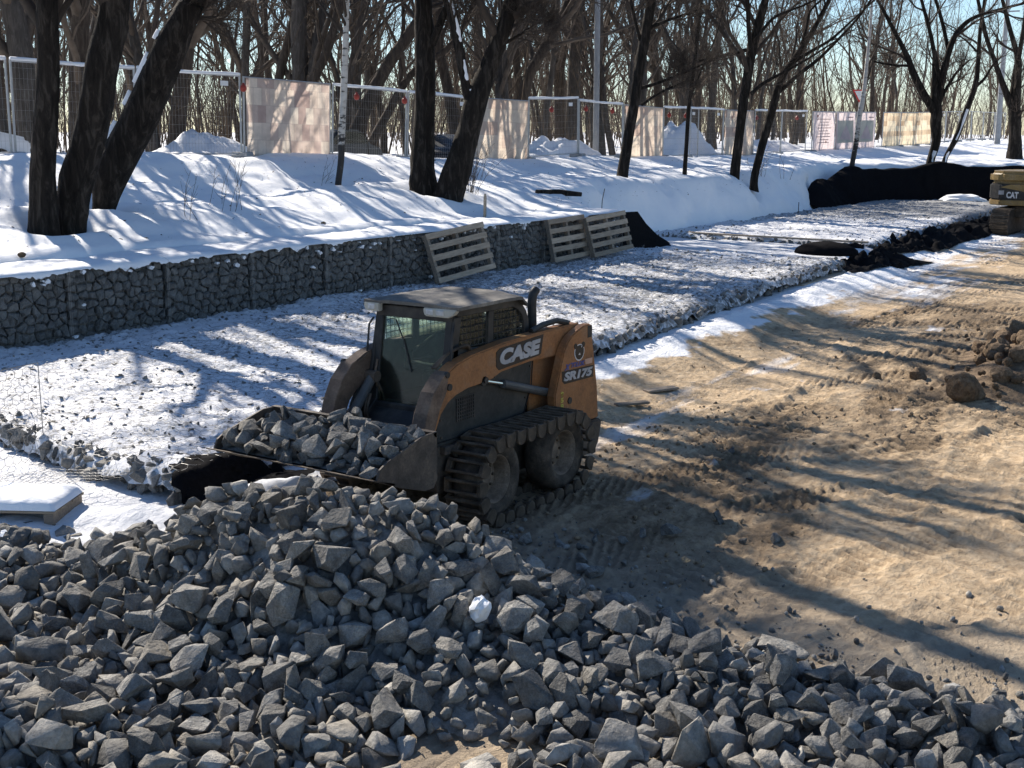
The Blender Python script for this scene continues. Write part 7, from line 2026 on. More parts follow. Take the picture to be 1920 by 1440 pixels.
    7,142,502,763,127,155,-36,-126,13,186,508,761,124,66,-39,-91,1,124,515,751,64,-165,-47,159,15,154,543,764,63,-150,-30,-45,1,178,549,766,160,-50,4,-100,18,137,584,770,245,126,-39,-178,
    12,151,595,760,232,128,-33,-132,1,293,590,780,300,-28,-15,69,12,240,645,755,433,-179,-12,-177,12,263,626,773,354,-9,-26,32,3,219,717,749,173,77,44,25,14,169,715,770,105,87,-39,-105,
    21,134,701,755,221,-94,18,-30,25,162,795,683,11,55,-11,-129,13,171,480,783,105,-174,-83,30,21,212,496,777,86,-151,32,-81,22,116,516,776,39,171,-21,-162,22,211,525,760,95,-54,-15,56,
    1,141,542,773,94,133,-15,-61,19,115,563,780,107,67,22,7,14,219,560,776,182,112,-37,-176,14,101,589,772,159,105,-12,-63,1,166,592,779,172,143,-1,-14,18,129,625,780,190,155,-1,-100,
    16,210,650,801,192,127,7,118,16,137,733,837,42,136,-22,158,15,122,681,782,141,159,-2,-92,13,319,712,804,68,173,-7,131,3,144,471,790,47,-13,-21,-165,11,151,486,786,82,166,-24,-103,
    5,286,514,792,161,-26,6,-63,8,155,535,769,143,165,-32,-154,10,236,543,791,93,-91,20,59,6,191,566,791,124,-41,-12,76,24,157,576,788,119,-56,-1,52,1,222,578,783,233,16,26,113,
    16,196,595,791,166,116,32,35,19,315,627,805,218,132,25,-15,2,193,674,823,173,-158,37,23,2,146,656,803,108,-35,-3,170,24,128,672,790,159,71,6,103,23,182,475,802,134,154,56,-118,
    18,293,488,812,153,-142,-17,173,16,183,508,816,146,-139,-70,-122,25,351,535,805,147,65,-8,95,3,106,544,808,83,82,31,-47,12,197,556,809,196,-159,-2,-21,3,203,571,813,167,75,-10,171,
    16,140,580,817,183,-161,42,25,10,289,611,816,209,70,9,28,13,154,635,813,150,-8,5,114,25,237,649,825,175,-36,39,97,25,223,661,816,98,32,44,2,1,165,516,822,135,0,4,113,
    14,178,530,830,192,177,11,-80,21,145,549,821,152,-174,37,24,22,158,561,829,152,-43,0,-171,4,109,574,827,122,33,11,41,18,258,602,827,189,101,61,-123,11,174,613,829,134,-143,80,-153,
    16,188,632,826,175,62,3,17,14,141,644,828,80,51,-43,-38,3,236,669,831,92,8,12,-59,22,130,678,833,40,149,-33,63,16,196,493,826,178,-110,-30,33,23,128,505,838,104,-177,39,65,
    5,199,506,834,185,119,42,53,0,254,543,849,234,-68,15,-93,15,157,562,848,173,147,-5,175,0,137,585,841,156,-95,41,122,6,163,590,846,173,112,-19,173,0,142,611,845,116,-108,2,-101,
    19,133,624,848,79,8,-32,-118,10,156,642,840,66,156,-20,-109,16,93,515,866,131,-47,-23,-109,6,130,521,861,175,-39,57,153,19,162,549,858,194,-2,-46,144,6,167,557,856,258,25,17,-113,
    7,160,577,857,198,91,0,161,19,120,594,858,158,-176,-18,7,12,135,623,858,81,175,-16,-145,5,96,632,855,65,-53,32,-11,19,192,649,862,48,122,32,-88,24,153,533,867,170,137,-33,-50,
    15,293,523,877,206,166,-18,-124,4,160,584,879,187,139,7,-121,5,110,587,864,139,138,10,131,8,183,596,875,232,150,61,129,23,156,606,876,209,-91,-9,90,25,225,632,883,126,78,-22,-149,
    11,152,541,892,165,-29,49,164,24,148,547,898,202,110,-47,59,19,128,587,870,190,128,-39,-8,2,160,584,886,157,-2,-2,149,9,138,611,888,126,122,-23,12,7,216,544,909,225,34,42,-147,
    18,174,558,890,244,84,52,-151,23,308,621,925,103,-156,-23,-175,16,305,652,973,97,-139,-13,159,24,219,607,953,44,88,8,-10,6,145,573,938,101,-2,0,-85,17,120,682,963,26,144,-3,-178,
    8,201,652,101,249,-100,20,67,10,88,670,100,148,-20,41,175,24,133,684,101,155,65,30,-77,24,115,621,117,172,72,-85,-100,15,162,647,114,183,109,-38,-150,15,105,693,127,209,162,-21,42,
    13,191,713,118,177,116,-48,-173,13,204,612,128,193,-52,37,-153,1,151,688,131,289,-61,9,-109,21,236,591,165,130,-82,4,90,20,215,616,141,132,-104,-3,22,20,175,686,154,313,-135,-1,116,
    15,216,698,151,210,157,-44,-134,25,236,731,147,130,62,26,-51,2,101,758,157,26,-163,5,179,21,232,662,167,279,-126,-35,-96,20,154,628,186,187,-77,34,108,12,124,636,186,210,91,-17,43,
    9,85,685,173,171,53,15,46,9,227,692,184,262,16,6,-1,18,171,561,195,157,10,-39,134,12,208,573,192,164,106,2,29,17,159,633,202,242,161,-24,35,10,180,676,186,286,136,-1,-56,
    22,131,735,178,71,45,-22,163,24,92,723,200,77,60,33,55,24,298,741,204,139,142,-20,147,6,103,610,222,160,-136,64,172,22,144,676,217,212,173,71,-140,24,123,671,227,232,104,-17,100,
    5,185,703,197,183,96,32,14,16,148,576,207,158,-29,-37,-99,14,173,575,221,72,-171,16,39,7,153,593,234,177,59,-13,70,6,177,685,209,251,-78,-6,117,10,249,735,248,102,-159,17,77,
    20,132,748,267,46,-111,52,32,12,218,585,216,165,-176,-14,-51,17,174,556,237,119,-67,59,-64,23,146,590,256,158,16,63,131,17,183,638,241,231,169,15,78,10,175,673,239,227,-154,-29,8,
    0,127,689,237,191,-121,55,-146,24,204,708,222,227,-87,17,40,14,210,679,266,347,147,54,-121,18,108,746,271,32,-162,-5,-60,9,165,535,288,44,67,-41,-179,19,170,568,252,61,41,-9,165,
    0,188,606,280,128,-83,1,119,19,144,699,297,236,169,50,-39,20,143,748,309,59,21,6,-155,15,210,759,297,29,-153,-26,162,21,197,516,289,105,-177,78,-128,24,104,573,279,69,169,0,-58,
    20,191,594,309,120,-179,16,122,4,185,606,301,142,138,-1,147,12,126,643,309,199,-74,52,-6,3,216,492,319,222,92,15,-178,5,168,530,322,81,121,-8,4,13,129,630,319,142,143,19,-108,
    1,247,647,331,282,-54,22,105,6,119,725,316,112,-18,-65,171,5,243,498,333,132,99,-19,-63,19,151,512,325,98,26,-29,-119,19,135,541,302,42,20,-48,-111,10,175,545,326,108,140,-4,32,
    17,199,590,328,89,-127,-1,25,22,171,709,332,182,29,56,-161,9,204,761,313,46,33,-21,-112,20,96,474,356,32,86,-2,-99,0,141,471,348,93,-86,-45,-164,12,232,547,335,117,162,-2,157,
    11,131,606,349,163,-35,6,44,13,138,616,350,176,141,21,-5,5,213,658,332,208,159,-4,-134,19,139,665,347,200,-178,-4,-141,11,242,696,350,252,-53,-17,30,22,261,708,351,218,-103,-22,-98,
    11,161,759,346,33,-100,41,-165,5,142,516,361,17,130,21,177,25,191,571,364,127,58,5,79,22,140,610,363,211,-79,-42,-143,15,120,611,357,106,77,-27,-19,15,241,665,353,236,-171,-61,-21,
    4,157,702,361,221,-168,15,-178,15,313,755,370,71,-135,-44,86,20,169,463,376,61,46,17,-14,23,150,582,359,157,126,-86,106,24,236,606,380,281,-62,6,-163,15,179,618,359,260,-123,-5,-130,
    3,220,662,386,272,-99,-11,-14,20,115,668,382,194,-151,2,90,19,242,720,378,216,-16,30,-145,25,213,461,392,109,-74,40,-121,5,167,593,399,258,126,-50,-25,24,248,605,402,318,83,31,-95,
    11,222,709,388,214,-63,0,-30,15,131,728,387,243,-173,-35,110,18,224,479,406,45,19,28,70,18,143,605,425,280,-32,28,-62,23,225,678,408,355,-89,2,10,15,176,422,430,104,-162,-10,-95,
    21,85,441,442,101,-101,4,-141,13,144,648,399,257,168,31,120,21,177,684,435,473,62,14,33,18,155,460,441,64,-115,31,48,1,186,550,449,231,138,-33,146,6,263,634,426,421,-61,40,115,
    6,186,702,449,465,40,-4,145,3,128,704,452,362,100,-37,148,23,90,746,443,127,-106,39,-67,6,186,790,427,36,5,-14,74,10,235,417,459,129,-171,-22,-34,8,200,477,455,135,5,-8,-62,
    18,242,497,452,132,31,12,34,4,133,557,477,226,-92,35,164,6,126,710,467,445,-151,-17,-101,1,121,764,438,62,-19,7,88,24,156,775,464,50,81,6,-118,0,132,408,479,47,-3,17,-70,
    24,304,477,470,148,174,-2,-137,7,107,496,487,140,14,-6,-47,21,182,525,476,156,-132,24,-13,0,127,542,467,138,-18,28,71,25,256,580,482,348,34,23,163,19,135,633,483,553,-45,-28,124,
    13,195,761,469,146,113,3,113,21,195,779,483,52,-120,18,-31,6,320,361,496,214,-161,-35,54,22,245,405,502,181,-26,24,148,2,122,481,487,122,-100,-35,-3,25,127,504,488,88,25,-25,116,
    24,272,541,501,264,122,48,101,14,160,638,470,453,151,-20,-85,2,130,634,487,604,-167,35,-165,18,129,356,530,98,5,33,144,0,85,446,502,28,-2,5,29,11,203,476,507,114,-46,30,-130,
    18,99,509,515,69,71,33,25,9,161,583,510,426,-63,3,-119,19,170,708,503,642,-18,61,62,0,100,747,521,223,-36,-27,99,14,201,759,504,212,-134,-31,79,6,218,351,525,177,-84,27,11,
    14,104,375,530,151,75,-61,-40,23,225,411,517,223,166,-18,149,2,240,466,540,166,29,-9,109,20,206,478,525,157,23,10,-179,8,228,606,510,635,-129,57,22,14,192,661,503,755,135,-15,-138,
    6,137,755,535,228,57,-74,115,6,166,835,493,29,3,-14,145,13,105,357,545,199,-166,21,-173,3,151,381,544,185,36,-34,-136,13,122,426,538,231,-69,24,-4,19,141,511,544,170,41,36,-2,
    24,151,533,534,191,53,-28,37,8,211,516,626,231,-93,25,169,13,243,633,519,759,45,-60,116,1,152,757,621,209,46,44,-52,20,99,747,542,246,-110,-8,116,8,119,781,527,73,-144,1,114,
    12,105,345,566,106,-112,19,73,9,119,386,539,211,27,-20,-70,11,143,401,543,240,136,-24,46,1,161,454,556,145,-100,0,-151,25,216,460,554,141,12,25,-113,4,131,507,573,155,-48,37,64,
    7,164,541,563,236,-9,-5,72,15,130,565,562,647,-39,13,83,1,158,590,547,579,-102,-1,112,8,174,672,560,933,57,-12,-158,12,140,371,577,305,159,34,-113,17,198,394,582,334,-102,36,39,
    6,189,459,572,146,86,-33,74,22,187,745,573,272,-30,-12,122,1,137,755,594,256,45,-25,-97,12,223,771,580,252,-113,14,66,21,243,794,563,130,-167,-5,-154,10,202,353,594,274,-72,58,47,
    8,116,385,593,247,177,-56,-14,9,159,391,589,286,4,-53,115,13,178,434,592,166,2,-55,31,12,143,421,599,165,-165,-18,130,16,163,473,593,162,169,-27,124,16,149,482,598,132,1,-11,-26,
    9,198,522,586,249,103,-6,-100,2,211,595,584,747,-132,17,-100,24,85,654,594,883,53,43,83,4,154,739,617,240,-164,0,79,11,156,762,597,215,-5,34,122,3,137,806,582,52,-6,15,-177,
    13,186,513,606,232,-9,-11,21,7,126,523,604,241,67,-27,-142,10,146,557,615,302,17,-5,107,19,140,755,630,186,103,11,-163,22,175,421,635,178,-90,66,106,20,235,512,635,195,4,-25,149,
    4,116,528,629,133,127,-17,-92,9,85,569,634,346,21,10,143,2,130,719,630,337,-67,63,-74,20,212,772,638,193,160,46,-37,17,178,808,628,62,-77,3,-99,17,200,455,650,95,-119,6,-47,
    6,255,494,654,157,-126,9,97,0,211,509,650,156,-16,52,158,23,108,535,661,215,108,27,-108,9,160,623,650,854,55,-45,-59,2,244,661,641,861,15,0,61,1,163,752,646,212,-75,-17,11,
    10,169,762,637,153,107,58,-78,13,229,395,653,235,-19,7,-8,13,292,523,654,253,-173,-13,70,24,139,598,677,637,103,-4,141,16,236,746,633,283,155,46,35,15,162,743,672,227,-142,-6,53,
    25,249,759,664,143,41,-18,-178,3,117,404,685,77,54,-48,-29,3,135,411,671,240,-51,-48,171,14,240,520,681,185,107,-34,111,25,137,577,658,426,107,-2,-174,18,164,694,745,328,60,24,-14,
    25,218,771,672,65,26,30,7,4,136,414,692,166,-11,33,-151,21,239,472,706,130,-135,-26,119,1,85,502,701,86,148,13,106,13,209,538,705,181,49,-62,-163,20,154,603,702,613,-25,-21,154,
    8,235,610,679,751,157,15,-167,12,161,436,680,165,83,-17,170,24,203,445,696,148,79,84,-56,5,206,475,715,149,152,-44,-135,21,85,596,716,450,-166,66,73,4,197,635,725,679,38,16,144,
    21,125,679,741,437,31,-56,-154,6,145,432,728,84,164,-30,-94,18,148,482,734,124,-53,11,71,22,299,671,773,330,175,-38,-8,11,210,747,735,106,40,-17,160,11,140,688,751,298,-39,6,93,
    3,178,453,745,93,69,-33,101,1,169,456,756,165,-76,-62,175,9,170,556,753,199,169,-3,169,16,188,605,747,463,136,-78,128,2,243,451,766,101,-72,2,-86,22,237,466,777,164,173,27,-146,
    23,210,539,756,145,72,-2,179,11,273,565,766,278,-116,-64,109,25,151,604,755,264,35,37,127,17,184,616,759,405,-42,-29,-127,21,85,621,763,259,38,-16,-18,9,184,661,789,217,-13,-33,-67,
    20,185,511,776,81,-127,-17,16,9,94,519,771,52,139,-63,-168,23,238,603,801,254,-70,61,136,21,281,639,791,246,-166,10,-60,0,102,572,792,77,4,5,-141,20,139,670,796,123,30,10,-76,
    21,106,499,819,158,60,-48,-82,15,120,572,801,91,123,-21,144,10,274,589,811,231,-144,-12,18,22,299,657,825,211,-35,49,79,10,111,653,798,120,-151,23,146,19,133,506,827,163,70,-41,-122,
    20,106,554,815,207,119,20,-37,19,226,567,840,231,-10,11,-50,3,194,653,840,135,-134,37,161,0,225,529,852,231,-126,-12,1,4,208,552,839,246,130,-1,75,3,115,595,829,106,-162,-25,-144,
    22,212,611,850,175,-1,-5,-80,6,228,645,854,145,43,-15,99,4,163,624,875,128,-31,46,148,2,200,548,890,271,-111,11,77,23,185,537,890,284,-69,6,-130,21,152,565,914,212,-85,-22,114,
    17,162,575,962,48,157,-18,-153,
]
LOAD_STONES = [
    11,162,202,-74,699,-141,7,-1,21,197,200,-54,708,51,9,105,8,157,221,-53,765,108,18,176,9,270,204,-34,935,41,-25,158,7,164,205,-12,717,126,42,170,1,136,199,20,708,-62,-6,-154,
    12,181,194,42,720,-92,35,-42,7,177,200,56,732,-37,1,21,21,181,193,67,698,-133,-17,-155,13,168,197,-84,931,141,17,28,8,161,211,-70,921,-32,4,48,12,215,236,-34,926,-20,26,70,
    10,105,208,-21,895,180,-5,96,13,204,244,0,962,-146,9,129,8,141,208,35,919,-165,22,-116,1,160,216,44,919,137,-47,28,15,129,212,67,897,-151,-14,-7,20,235,199,82,925,-127,46,43,
    18,93,226,-77,876,16,-4,167,19,117,225,-64,883,20,-20,23,7,147,227,-41,890,137,38,37,10,200,233,-23,867,-175,6,23,22,114,236,-9,861,-50,11,33,1,191,234,14,896,-165,-8,148,
    11,224,229,43,902,144,-23,-148,19,128,227,56,873,142,30,102,10,81,216,72,719,-2,31,72,21,204,243,-85,887,-71,-49,-179,0,157,240,-60,833,-75,9,-60,21,161,243,-48,855,63,17,-16,
    12,223,249,-17,861,-31,-1,86,16,204,247,9,870,-30,-19,-122,21,141,241,22,840,-121,-1,50,11,172,249,44,844,24,6,-9,7,129,247,61,854,73,59,-67,22,187,246,73,851,137,-34,-84,
    24,162,189,-82,928,142,-29,-110,4,190,192,-56,934,-16,-18,-171,10,138,195,-39,909,-83,27,162,7,181,195,3,930,-97,7,-39,19,193,195,16,909,128,32,7,11,169,192,51,927,37,-25,24,
    19,93,192,60,909,163,2,-62,13,190,187,77,944,-146,23,55,23,118,206,-80,911,175,-13,100,23,220,207,-55,938,-152,-16,14,20,164,197,-73,900,-149,36,97,5,165,256,-6,850,69,1,-89,
    0,138,209,7,893,-17,3,-57,11,270,207,21,929,-10,12,-18,23,133,201,42,926,-134,12,83,6,243,210,57,932,-167,-18,21,15,261,233,73,873,158,-17,43,4,270,221,-82,936,168,9,70,
    23,243,235,-70,937,-134,63,73,3,161,246,-40,870,129,15,120,0,128,243,-28,826,-58,-8,150,0,135,240,-12,832,-77,3,-87,20,110,226,6,911,-144,84,123,8,245,226,52,1003,-102,-72,142,
    16,183,239,53,900,-56,21,-7,8,123,254,65,832,-157,12,-52,3,224,251,-52,867,124,1,43,0,185,237,-19,884,-85,3,-35,9,123,246,-8,870,-80,26,57,3,176,250,22,834,89,14,-24,
    9,173,254,81,850,-138,-11,114,0,118,195,-85,984,-65,3,141,17,140,199,-66,928,-34,20,131,18,171,193,-54,981,157,-12,-43,16,210,205,-11,974,47,19,140,5,143,190,-11,890,132,20,-76,
    25,151,189,22,916,49,11,44,17,270,191,40,953,-98,11,108,13,128,194,69,899,168,-4,7,20,157,190,88,952,-79,41,-28,23,128,217,-74,984,-22,-9,174,18,167,221,-64,978,-40,13,-4,
    13,211,250,-21,958,-30,46,-178,13,187,217,-3,921,33,-21,-47,24,238,209,7,973,107,-36,69,2,167,206,45,976,-115,16,111,15,201,211,71,958,28,23,142,10,126,210,84,903,25,-10,108,
    14,222,251,-74,908,-71,-28,-71,23,140,231,-54,893,13,-45,-154,21,239,255,-37,878,-80,-10,-101,7,124,241,-11,913,88,0,-128,21,182,229,2,868,-128,-1,24,22,181,219,15,934,109,-1,139,
    22,181,245,42,921,115,-55,152,20,159,224,63,891,-149,29,-113,8,258,227,81,951,29,9,-125,22,120,248,-58,839,141,-49,-149,15,129,241,-2,887,-119,37,14,18,270,245,17,942,-134,7,107,
    21,150,240,36,851,-102,17,125,12,99,247,54,844,27,19,-120,18,129,189,-76,963,141,-29,-2,6,80,188,-70,895,3,-14,93,17,115,188,-18,914,175,25,-93,24,174,197,11,1072,63,-16,-161,
    2,200,195,15,1018,-165,-9,145,15,207,187,30,977,-34,-65,58,18,155,191,63,949,-156,-7,-4,21,105,200,72,926,-22,52,-38,18,167,223,-56,979,96,57,148,22,107,227,-19,892,131,-46,31,
    10,135,211,-9,914,159,11,130,0,171,215,28,901,-90,-18,-123,25,155,217,39,927,-10,-13,-158,6,172,213,83,946,-147,-29,113,12,124,243,-43,932,-80,2,23,15,180,232,-7,905,49,5,-132,
    24,157,225,26,925,-61,24,34,18,223,242,37,959,-121,11,-71,22,240,235,61,991,119,39,41,25,157,224,79,1003,47,-21,70,15,237,194,-49,1038,6,37,104,18,213,186,-10,1057,-54,-50,69,
    15,128,201,2,1010,-124,-16,-66,21,270,199,23,1073,79,-21,-158,3,178,196,45,1057,68,-6,-31,17,158,197,56,968,-55,27,45,1,114,188,77,1025,90,-18,-96,19,193,202,-72,992,129,25,24,
    17,183,251,-63,902,-85,21,4,12,246,218,-26,923,164,-11,114,0,217,216,30,1006,134,15,-141,3,126,216,78,993,-120,7,-114,9,156,238,-52,907,39,-23,147,12,149,254,-9,944,-154,-6,33,
    12,134,234,30,881,57,-15,-61,25,160,193,-63,1006,-6,-46,29,1,181,208,-25,1004,-132,-48,74,4,232,195,-21,928,135,-21,-123,2,130,207,-9,1064,-20,19,84,1,141,187,13,1113,-43,-44,-3,
    9,80,185,55,970,-104,90,-132,0,156,192,72,995,19,5,86,19,141,218,-41,924,-54,36,-66,17,166,221,-18,937,4,54,143,7,130,216,-7,997,10,53,77,14,132,213,51,996,-93,-25,56,
    17,110,206,54,966,-103,0,112,8,120,219,88,1009,-4,83,64,11,97,232,-22,920,51,-13,-124,23,228,230,-3,991,-50,-24,-74,0,207,231,34,970,154,11,-42,1,167,233,43,1034,106,3,-79,
    23,158,220,66,1010,-48,42,24,21,191,194,-66,1019,129,73,-157,17,135,188,-34,928,73,14,-77,15,168,191,-1,998,-94,1,-64,25,179,195,85,1009,45,28,53,1,132,218,-47,933,-94,-42,-29,
    14,94,206,-19,935,-101,-24,45,3,180,215,40,1009,119,-28,-108,1,147,207,82,1018,106,-51,105,1,115,228,-52,980,114,-44,159,6,270,238,-26,1007,-178,-24,-93,14,237,227,21,990,121,-5,58,
    8,144,223,40,1061,77,-13,-86,22,208,212,74,1029,28,-3,26,25,139,197,-19,982,56,24,-12,19,144,216,18,1033,-80,-39,-69,8,196,209,47,1067,14,23,128,10,270,201,65,1048,61,-3,165,
    11,221,227,-15,1015,-82,52,177,25,189,236,72,988,73,30,19,1,180,198,-3,1066,130,-19,109,3,232,192,62,1032,-166,-30,-51,21,140,194,77,1056,-132,50,-43,24,88,251,48,864,41,-28,-77,
    0,262,230,-42,977,-72,4,139,15,124,222,5,1008,104,12,24,
]

def pile_base(X, Y):
    def g(c, s): return np.exp(-((X - c[0]) / s[0]) ** 2 - ((Y - c[1]) / s[1]) ** 2)
    h = 0.86 * g((6.42, 5.75), (0.80, 0.95)) + 0.56 * g((6.42, 7.02), (0.72, 0.66)) + 0.29 * g((7.02, 5.32), (0.42, 0.45)) + 0.16 * g((5.6, 8.7), (0.6, 0.6)) + 0.26 * g((6.85, 4.5), (0.5, 0.6))
    h = h + 0.18 * g((6.7, 2.9), (0.5, 1.1)) + 0.14 * g((6.7, 1.3), (0.5, 0.8)) + 0.20 * g((3.9, 5.9), (0.5, 0.8)) + 0.15 * g((5.9, 4.3), (0.55, 0.6))
    return h


PILE_EDGE = [(8.35, 6.1), (7.7, 4.9), (7.45, 3.6), (7.45, 2.2), (7.45, 0.6), (6.4, 0.3), (4.75, 2.9), (3.2, 5.4), (3.2, 6.6), (4.6, 9.0), (5.5, 9.6), (6.5, 8.8), (7.0, 7.9), (7.3, 7.0)]


def in_pile(x, y):
    c = False
    for a, b in zip(PILE_EDGE, PILE_EDGE[1:] + PILE_EDGE[:1]):
        if (a[1] > y) != (b[1] > y) and x < (b[0] - a[0]) * (y - a[1]) / (b[1] - a[1]) + a[0]: c = not c
    return c


def bedded_stones():
    """the lower layer of the pile: shape, size, x, y, z, three turns"""
    r = RS(21); rows = []
    for y0 in np.arange(0.0, 9.8, 0.135):
        for x0 in np.arange(2.8, 8.8, 0.135):
            x, y = x0 + r.uniform(-0.055, 0.055), y0 + r.uniform(-0.055, 0.055)
            i = r.randint(26); s = min(0.30, max(0.08, math.exp(r.normal(math.log(0.165), 0.28)))); e = r.uniform(-pi, pi, 3); dz = r.uniform(0.0, 0.05); q = r.rand()
            if not in_pile(x, y) or (math.hypot((x - 5.2) / 0.5, (y - 4.05) / 0.45) < 1 and q < 0.92): continue
            rows.append((i, s, x, y, float(pile_base(x, y)) + dz, e[0], e[1], e[2]))
    return np.array(rows)


def turn3(e):
    cx, sx, cy, sy, cz, sz = cos(e[0]), sin(e[0]), cos(e[1]), sin(e[1]), cos(e[2]), sin(e[2])
    return np.array([[cz * cy, cz * sy * sx - sz * cx, cz * sy * cx + sz * sx], [sz * cy, sz * sy * sx + cz * cx, sz * sy * cx - cz * sx], [-sy, cy * sx, cy * cx]])


def settled(flat):
    return np.array(flat, float).reshape(-1, 8) * np.array([1, 0.001, 0.01, 0.01, 0.001, pi / 180, pi / 180, pi / 180])


def build_piles():
    g = thing('rock_pile', 'big heap of angular grey broken stone filling the foreground', 'rock pile')
    a = np.concatenate([settled(PILE_STONES), bedded_stones()])
    # the stones that show largest from the front become parts of their own
    cp = np.array([0, 0, 3.5]); d = np.linalg.norm(a[:, 2:5] - cp, axis=1)
    hgt = a[:, 4] - pile_base(a[:, 2], a[:, 3])
    inview = (a[:, 2] * 0.559 - a[:, 3] * 0.829) / (a[:, 2] * 0.829 + a[:, 3] * 0.559)
    dn = (3.5 - a[:, 4]) / np.hypot(a[:, 2], a[:, 3])
    score = a[:, 1] / d + 0.06 * np.clip(hgt, 0, 0.2) - 10 * ((np.abs(inview) > 0.40) | (dn > 0.50))
    big = set(np.argsort(-score)[:300].tolist())
    rest = []
    for k, row in enumerate(a):
        R = turn3(row[5:8]); s = row[1]
        if k in big:
            o = obj('stone', ROCKS[int(row[0])], g); o.matrix_basis = mat4(row[2:5], R, s)
        else:
            rest.append((int(row[0]), row[2:5], R, (s, s, s)))
    fill = []
    r = RS(19)      # smaller stones filling the gaps between the big ones
    for yy in np.arange(0.3, 9.5, 0.13):
        for xx in np.arange(3.3, 8.2, 0.13):
            x = xx + r.uniform(-0.05, 0.05); y = yy + r.uniform(-0.05, 0.05); hb = float(pile_base(x, y)); s = r.uniform(0.07, 0.13); i = r.randint(NROCK); R = rot3(r)
            if hb > 0.045: fill.append((i, (x, y, hb - 0.012), R, (s, s, s)))
    joined('smaller_stones', rest, ROCK_VF, M['stone'], g)
    joined('filling_stones', fill, PLAIN_VF, M['stone'], g)
    # rubble and stone grit under the loose stones
    U, V = np.meshgrid(np.linspace(3.2, 8.2, 90), np.linspace(0.2, 9.6, 160), indexing='ij')
    Z = pile_base(U, V) - 0.035 + 0.02 * fbm(U * 6, V * 6, 33, 3)
    sel = Z > 0.05
    Z = np.where(sel, Z, -0.08)
    tag(mobj('rubble_core', np.stack([U, V, Z], -1).reshape(-1, 3), grid_faces(90, 160), M['stone'], g, True), kind='stuff')
    # the load in the bucket
    g2 = thing('bucket_load', 'load of grey broken stones heaped in the loader bucket', 'stone load', (MX, MY, -0.01), pi)
    for row in settled(LOAD_STONES):
        o = obj('stone', ROCKS[int(row[0])], g2); o.matrix_basis = mat4(row[2:5], turn3(row[5:8]), row[1])
    MB().prism([(2.52, 0.80), (1.98, 0.64), (1.87, 0.68), (1.86, 0.87), (2.15, 0.87)], -0.89, 0.89).build('grit', M['stone'], g2)
    o = tag(obj('boulder', blob_mesh('boulder', 875, M['wet_stone'], 4, 0.22, (1.15, 0.9, 0.8), 1.8)), 'dark boulder dusted with snow at the left end of the rock pile', 'boulder'); o.location = (5.78, 8.92, 0.17); o.scale = (0.44,) * 3
    U, V = np.meshgrid(np.linspace(0, 1, 18), np.linspace(0, 2 * pi, 20), indexing='ij'); rad = U * (0.26 + 0.14 * fbm(np.cos(V) * 2, np.sin(V) * 2, 44, 3))
    mobj('snow_patch', np.stack([rad * np.cos(V) - 0.05, rad * np.sin(V), 0.40 - 0.75 * rad ** 2 + 0.02 * fbm(U * 4, V, 45, 2)], -1).reshape(-1, 3), grid_faces(18, 20), M['snow_clean'], o, True)
    # a lump of snow on the pile and single stones on the sand
    top = a[np.argmin(np.hypot(a[:, 2] - 6.28, a[:, 3] - 4.52) - 0.6 * a[:, 4])]
    o = tag(obj('snow_lump', blob_mesh('snow_lump', 870, M['snow_clean'], 3, 0.45, (1, 1, 1), 1.4)), 'white lump of snow lying on the grey rock pile', 'snow lump'); o.location = (top[2], top[3], top[4] + 0.11); o.scale = (0.24, 0.12, 0.15); o.rotation_euler = (0.4, 0.7, 0.8)
    loose = [(10.15, 4.55, 0.20, 'grey stone lying alone on the sand right of the loader, biggest of the strays'), (9.55, 4.75, 0.21, 'grey stone in the loader shadow, right end of the stray row'),
             (9.40, 4.95, 0.14, 'stray grey stone second from the right in the loader shadow'), (9.20, 5.02, 0.12, 'stray grey stone third from the right in the loader shadow'), (9.05, 5.25, 0.13, 'stray grey stone fourth from the right in the loader shadow'),
             (8.85, 5.45, 0.15, 'stray grey stone fifth from the right in the loader shadow'), (9.28, 5.35, 0.08, 'tiny grey stone behind the stray row in the shadow'), (8.55, 5.05, 0.16, 'grey stone between the stray row and the rock pile'),
             (8.30, 4.80, 0.19, 'large grey stone fallen just clear of the pile'), (8.70, 4.75, 0.10, 'small grey stone before the stray row'), (9.95, 3.95, 0.16, 'flat grey stone half sunk in the sand at the shadow edge'),
             (9.75, 4.15, 0.09, 'little stone beside the half-sunk flat stone'), (7.75, 3.05, 0.13, 'pale grey stone at the toe of the right-hand rocks'), (7.85, 2.65, 0.10, 'small pale stone lying just past the toe of the rocks'),
             (7.95, 2.2, 0.09, 'tiny stone on dusty sand beyond the right-hand rocks'), (7.75, 1.55, 0.12, 'grey stone on the sand at the lower right picture corner'), (12.6, 5.55, 0.13, 'small stone on sunlit sand behind the loader'), (8.75, 5.75, 0.15, 'grey stone against the front of the near track'),
             (11.6, 4.9, 0.07, 'pebble-sized stone on the churned sand mid right')]
    # gravel spilt along the toe of the pile, crumbs of earth over the churned sand
    r = RS(23); vf = [mesh_arrays(blob_mesh('crumb', 880 + k, M['stone'], 1, 0.35)) for k in range(6)]; sp = []; cr = []
    for k in range(900):
        x = r.uniform(4.6, 9.6); y = r.uniform(1.0, 6.6); d_ = abs(r.normal(0, 0.45))
        tx = np.interp(y, [0.5, 2.2, 3.6, 4.9, 6.1], [7.45, 7.45, 7.45, 7.75, 8.4]) - 0.15 + d_ if k < 700 else x
        s = 0.015 + 0.05 * r.rand() ** 2.5
        sp.append((r.randint(6), (tx, y, s), rot3(r), (s * 1.3, s, s * 0.8)))
    gxy = np.array([q[1][:2] for q in sp]); gz2 = ground_fields(gxy[:, 0], gxy[:, 1])[0]
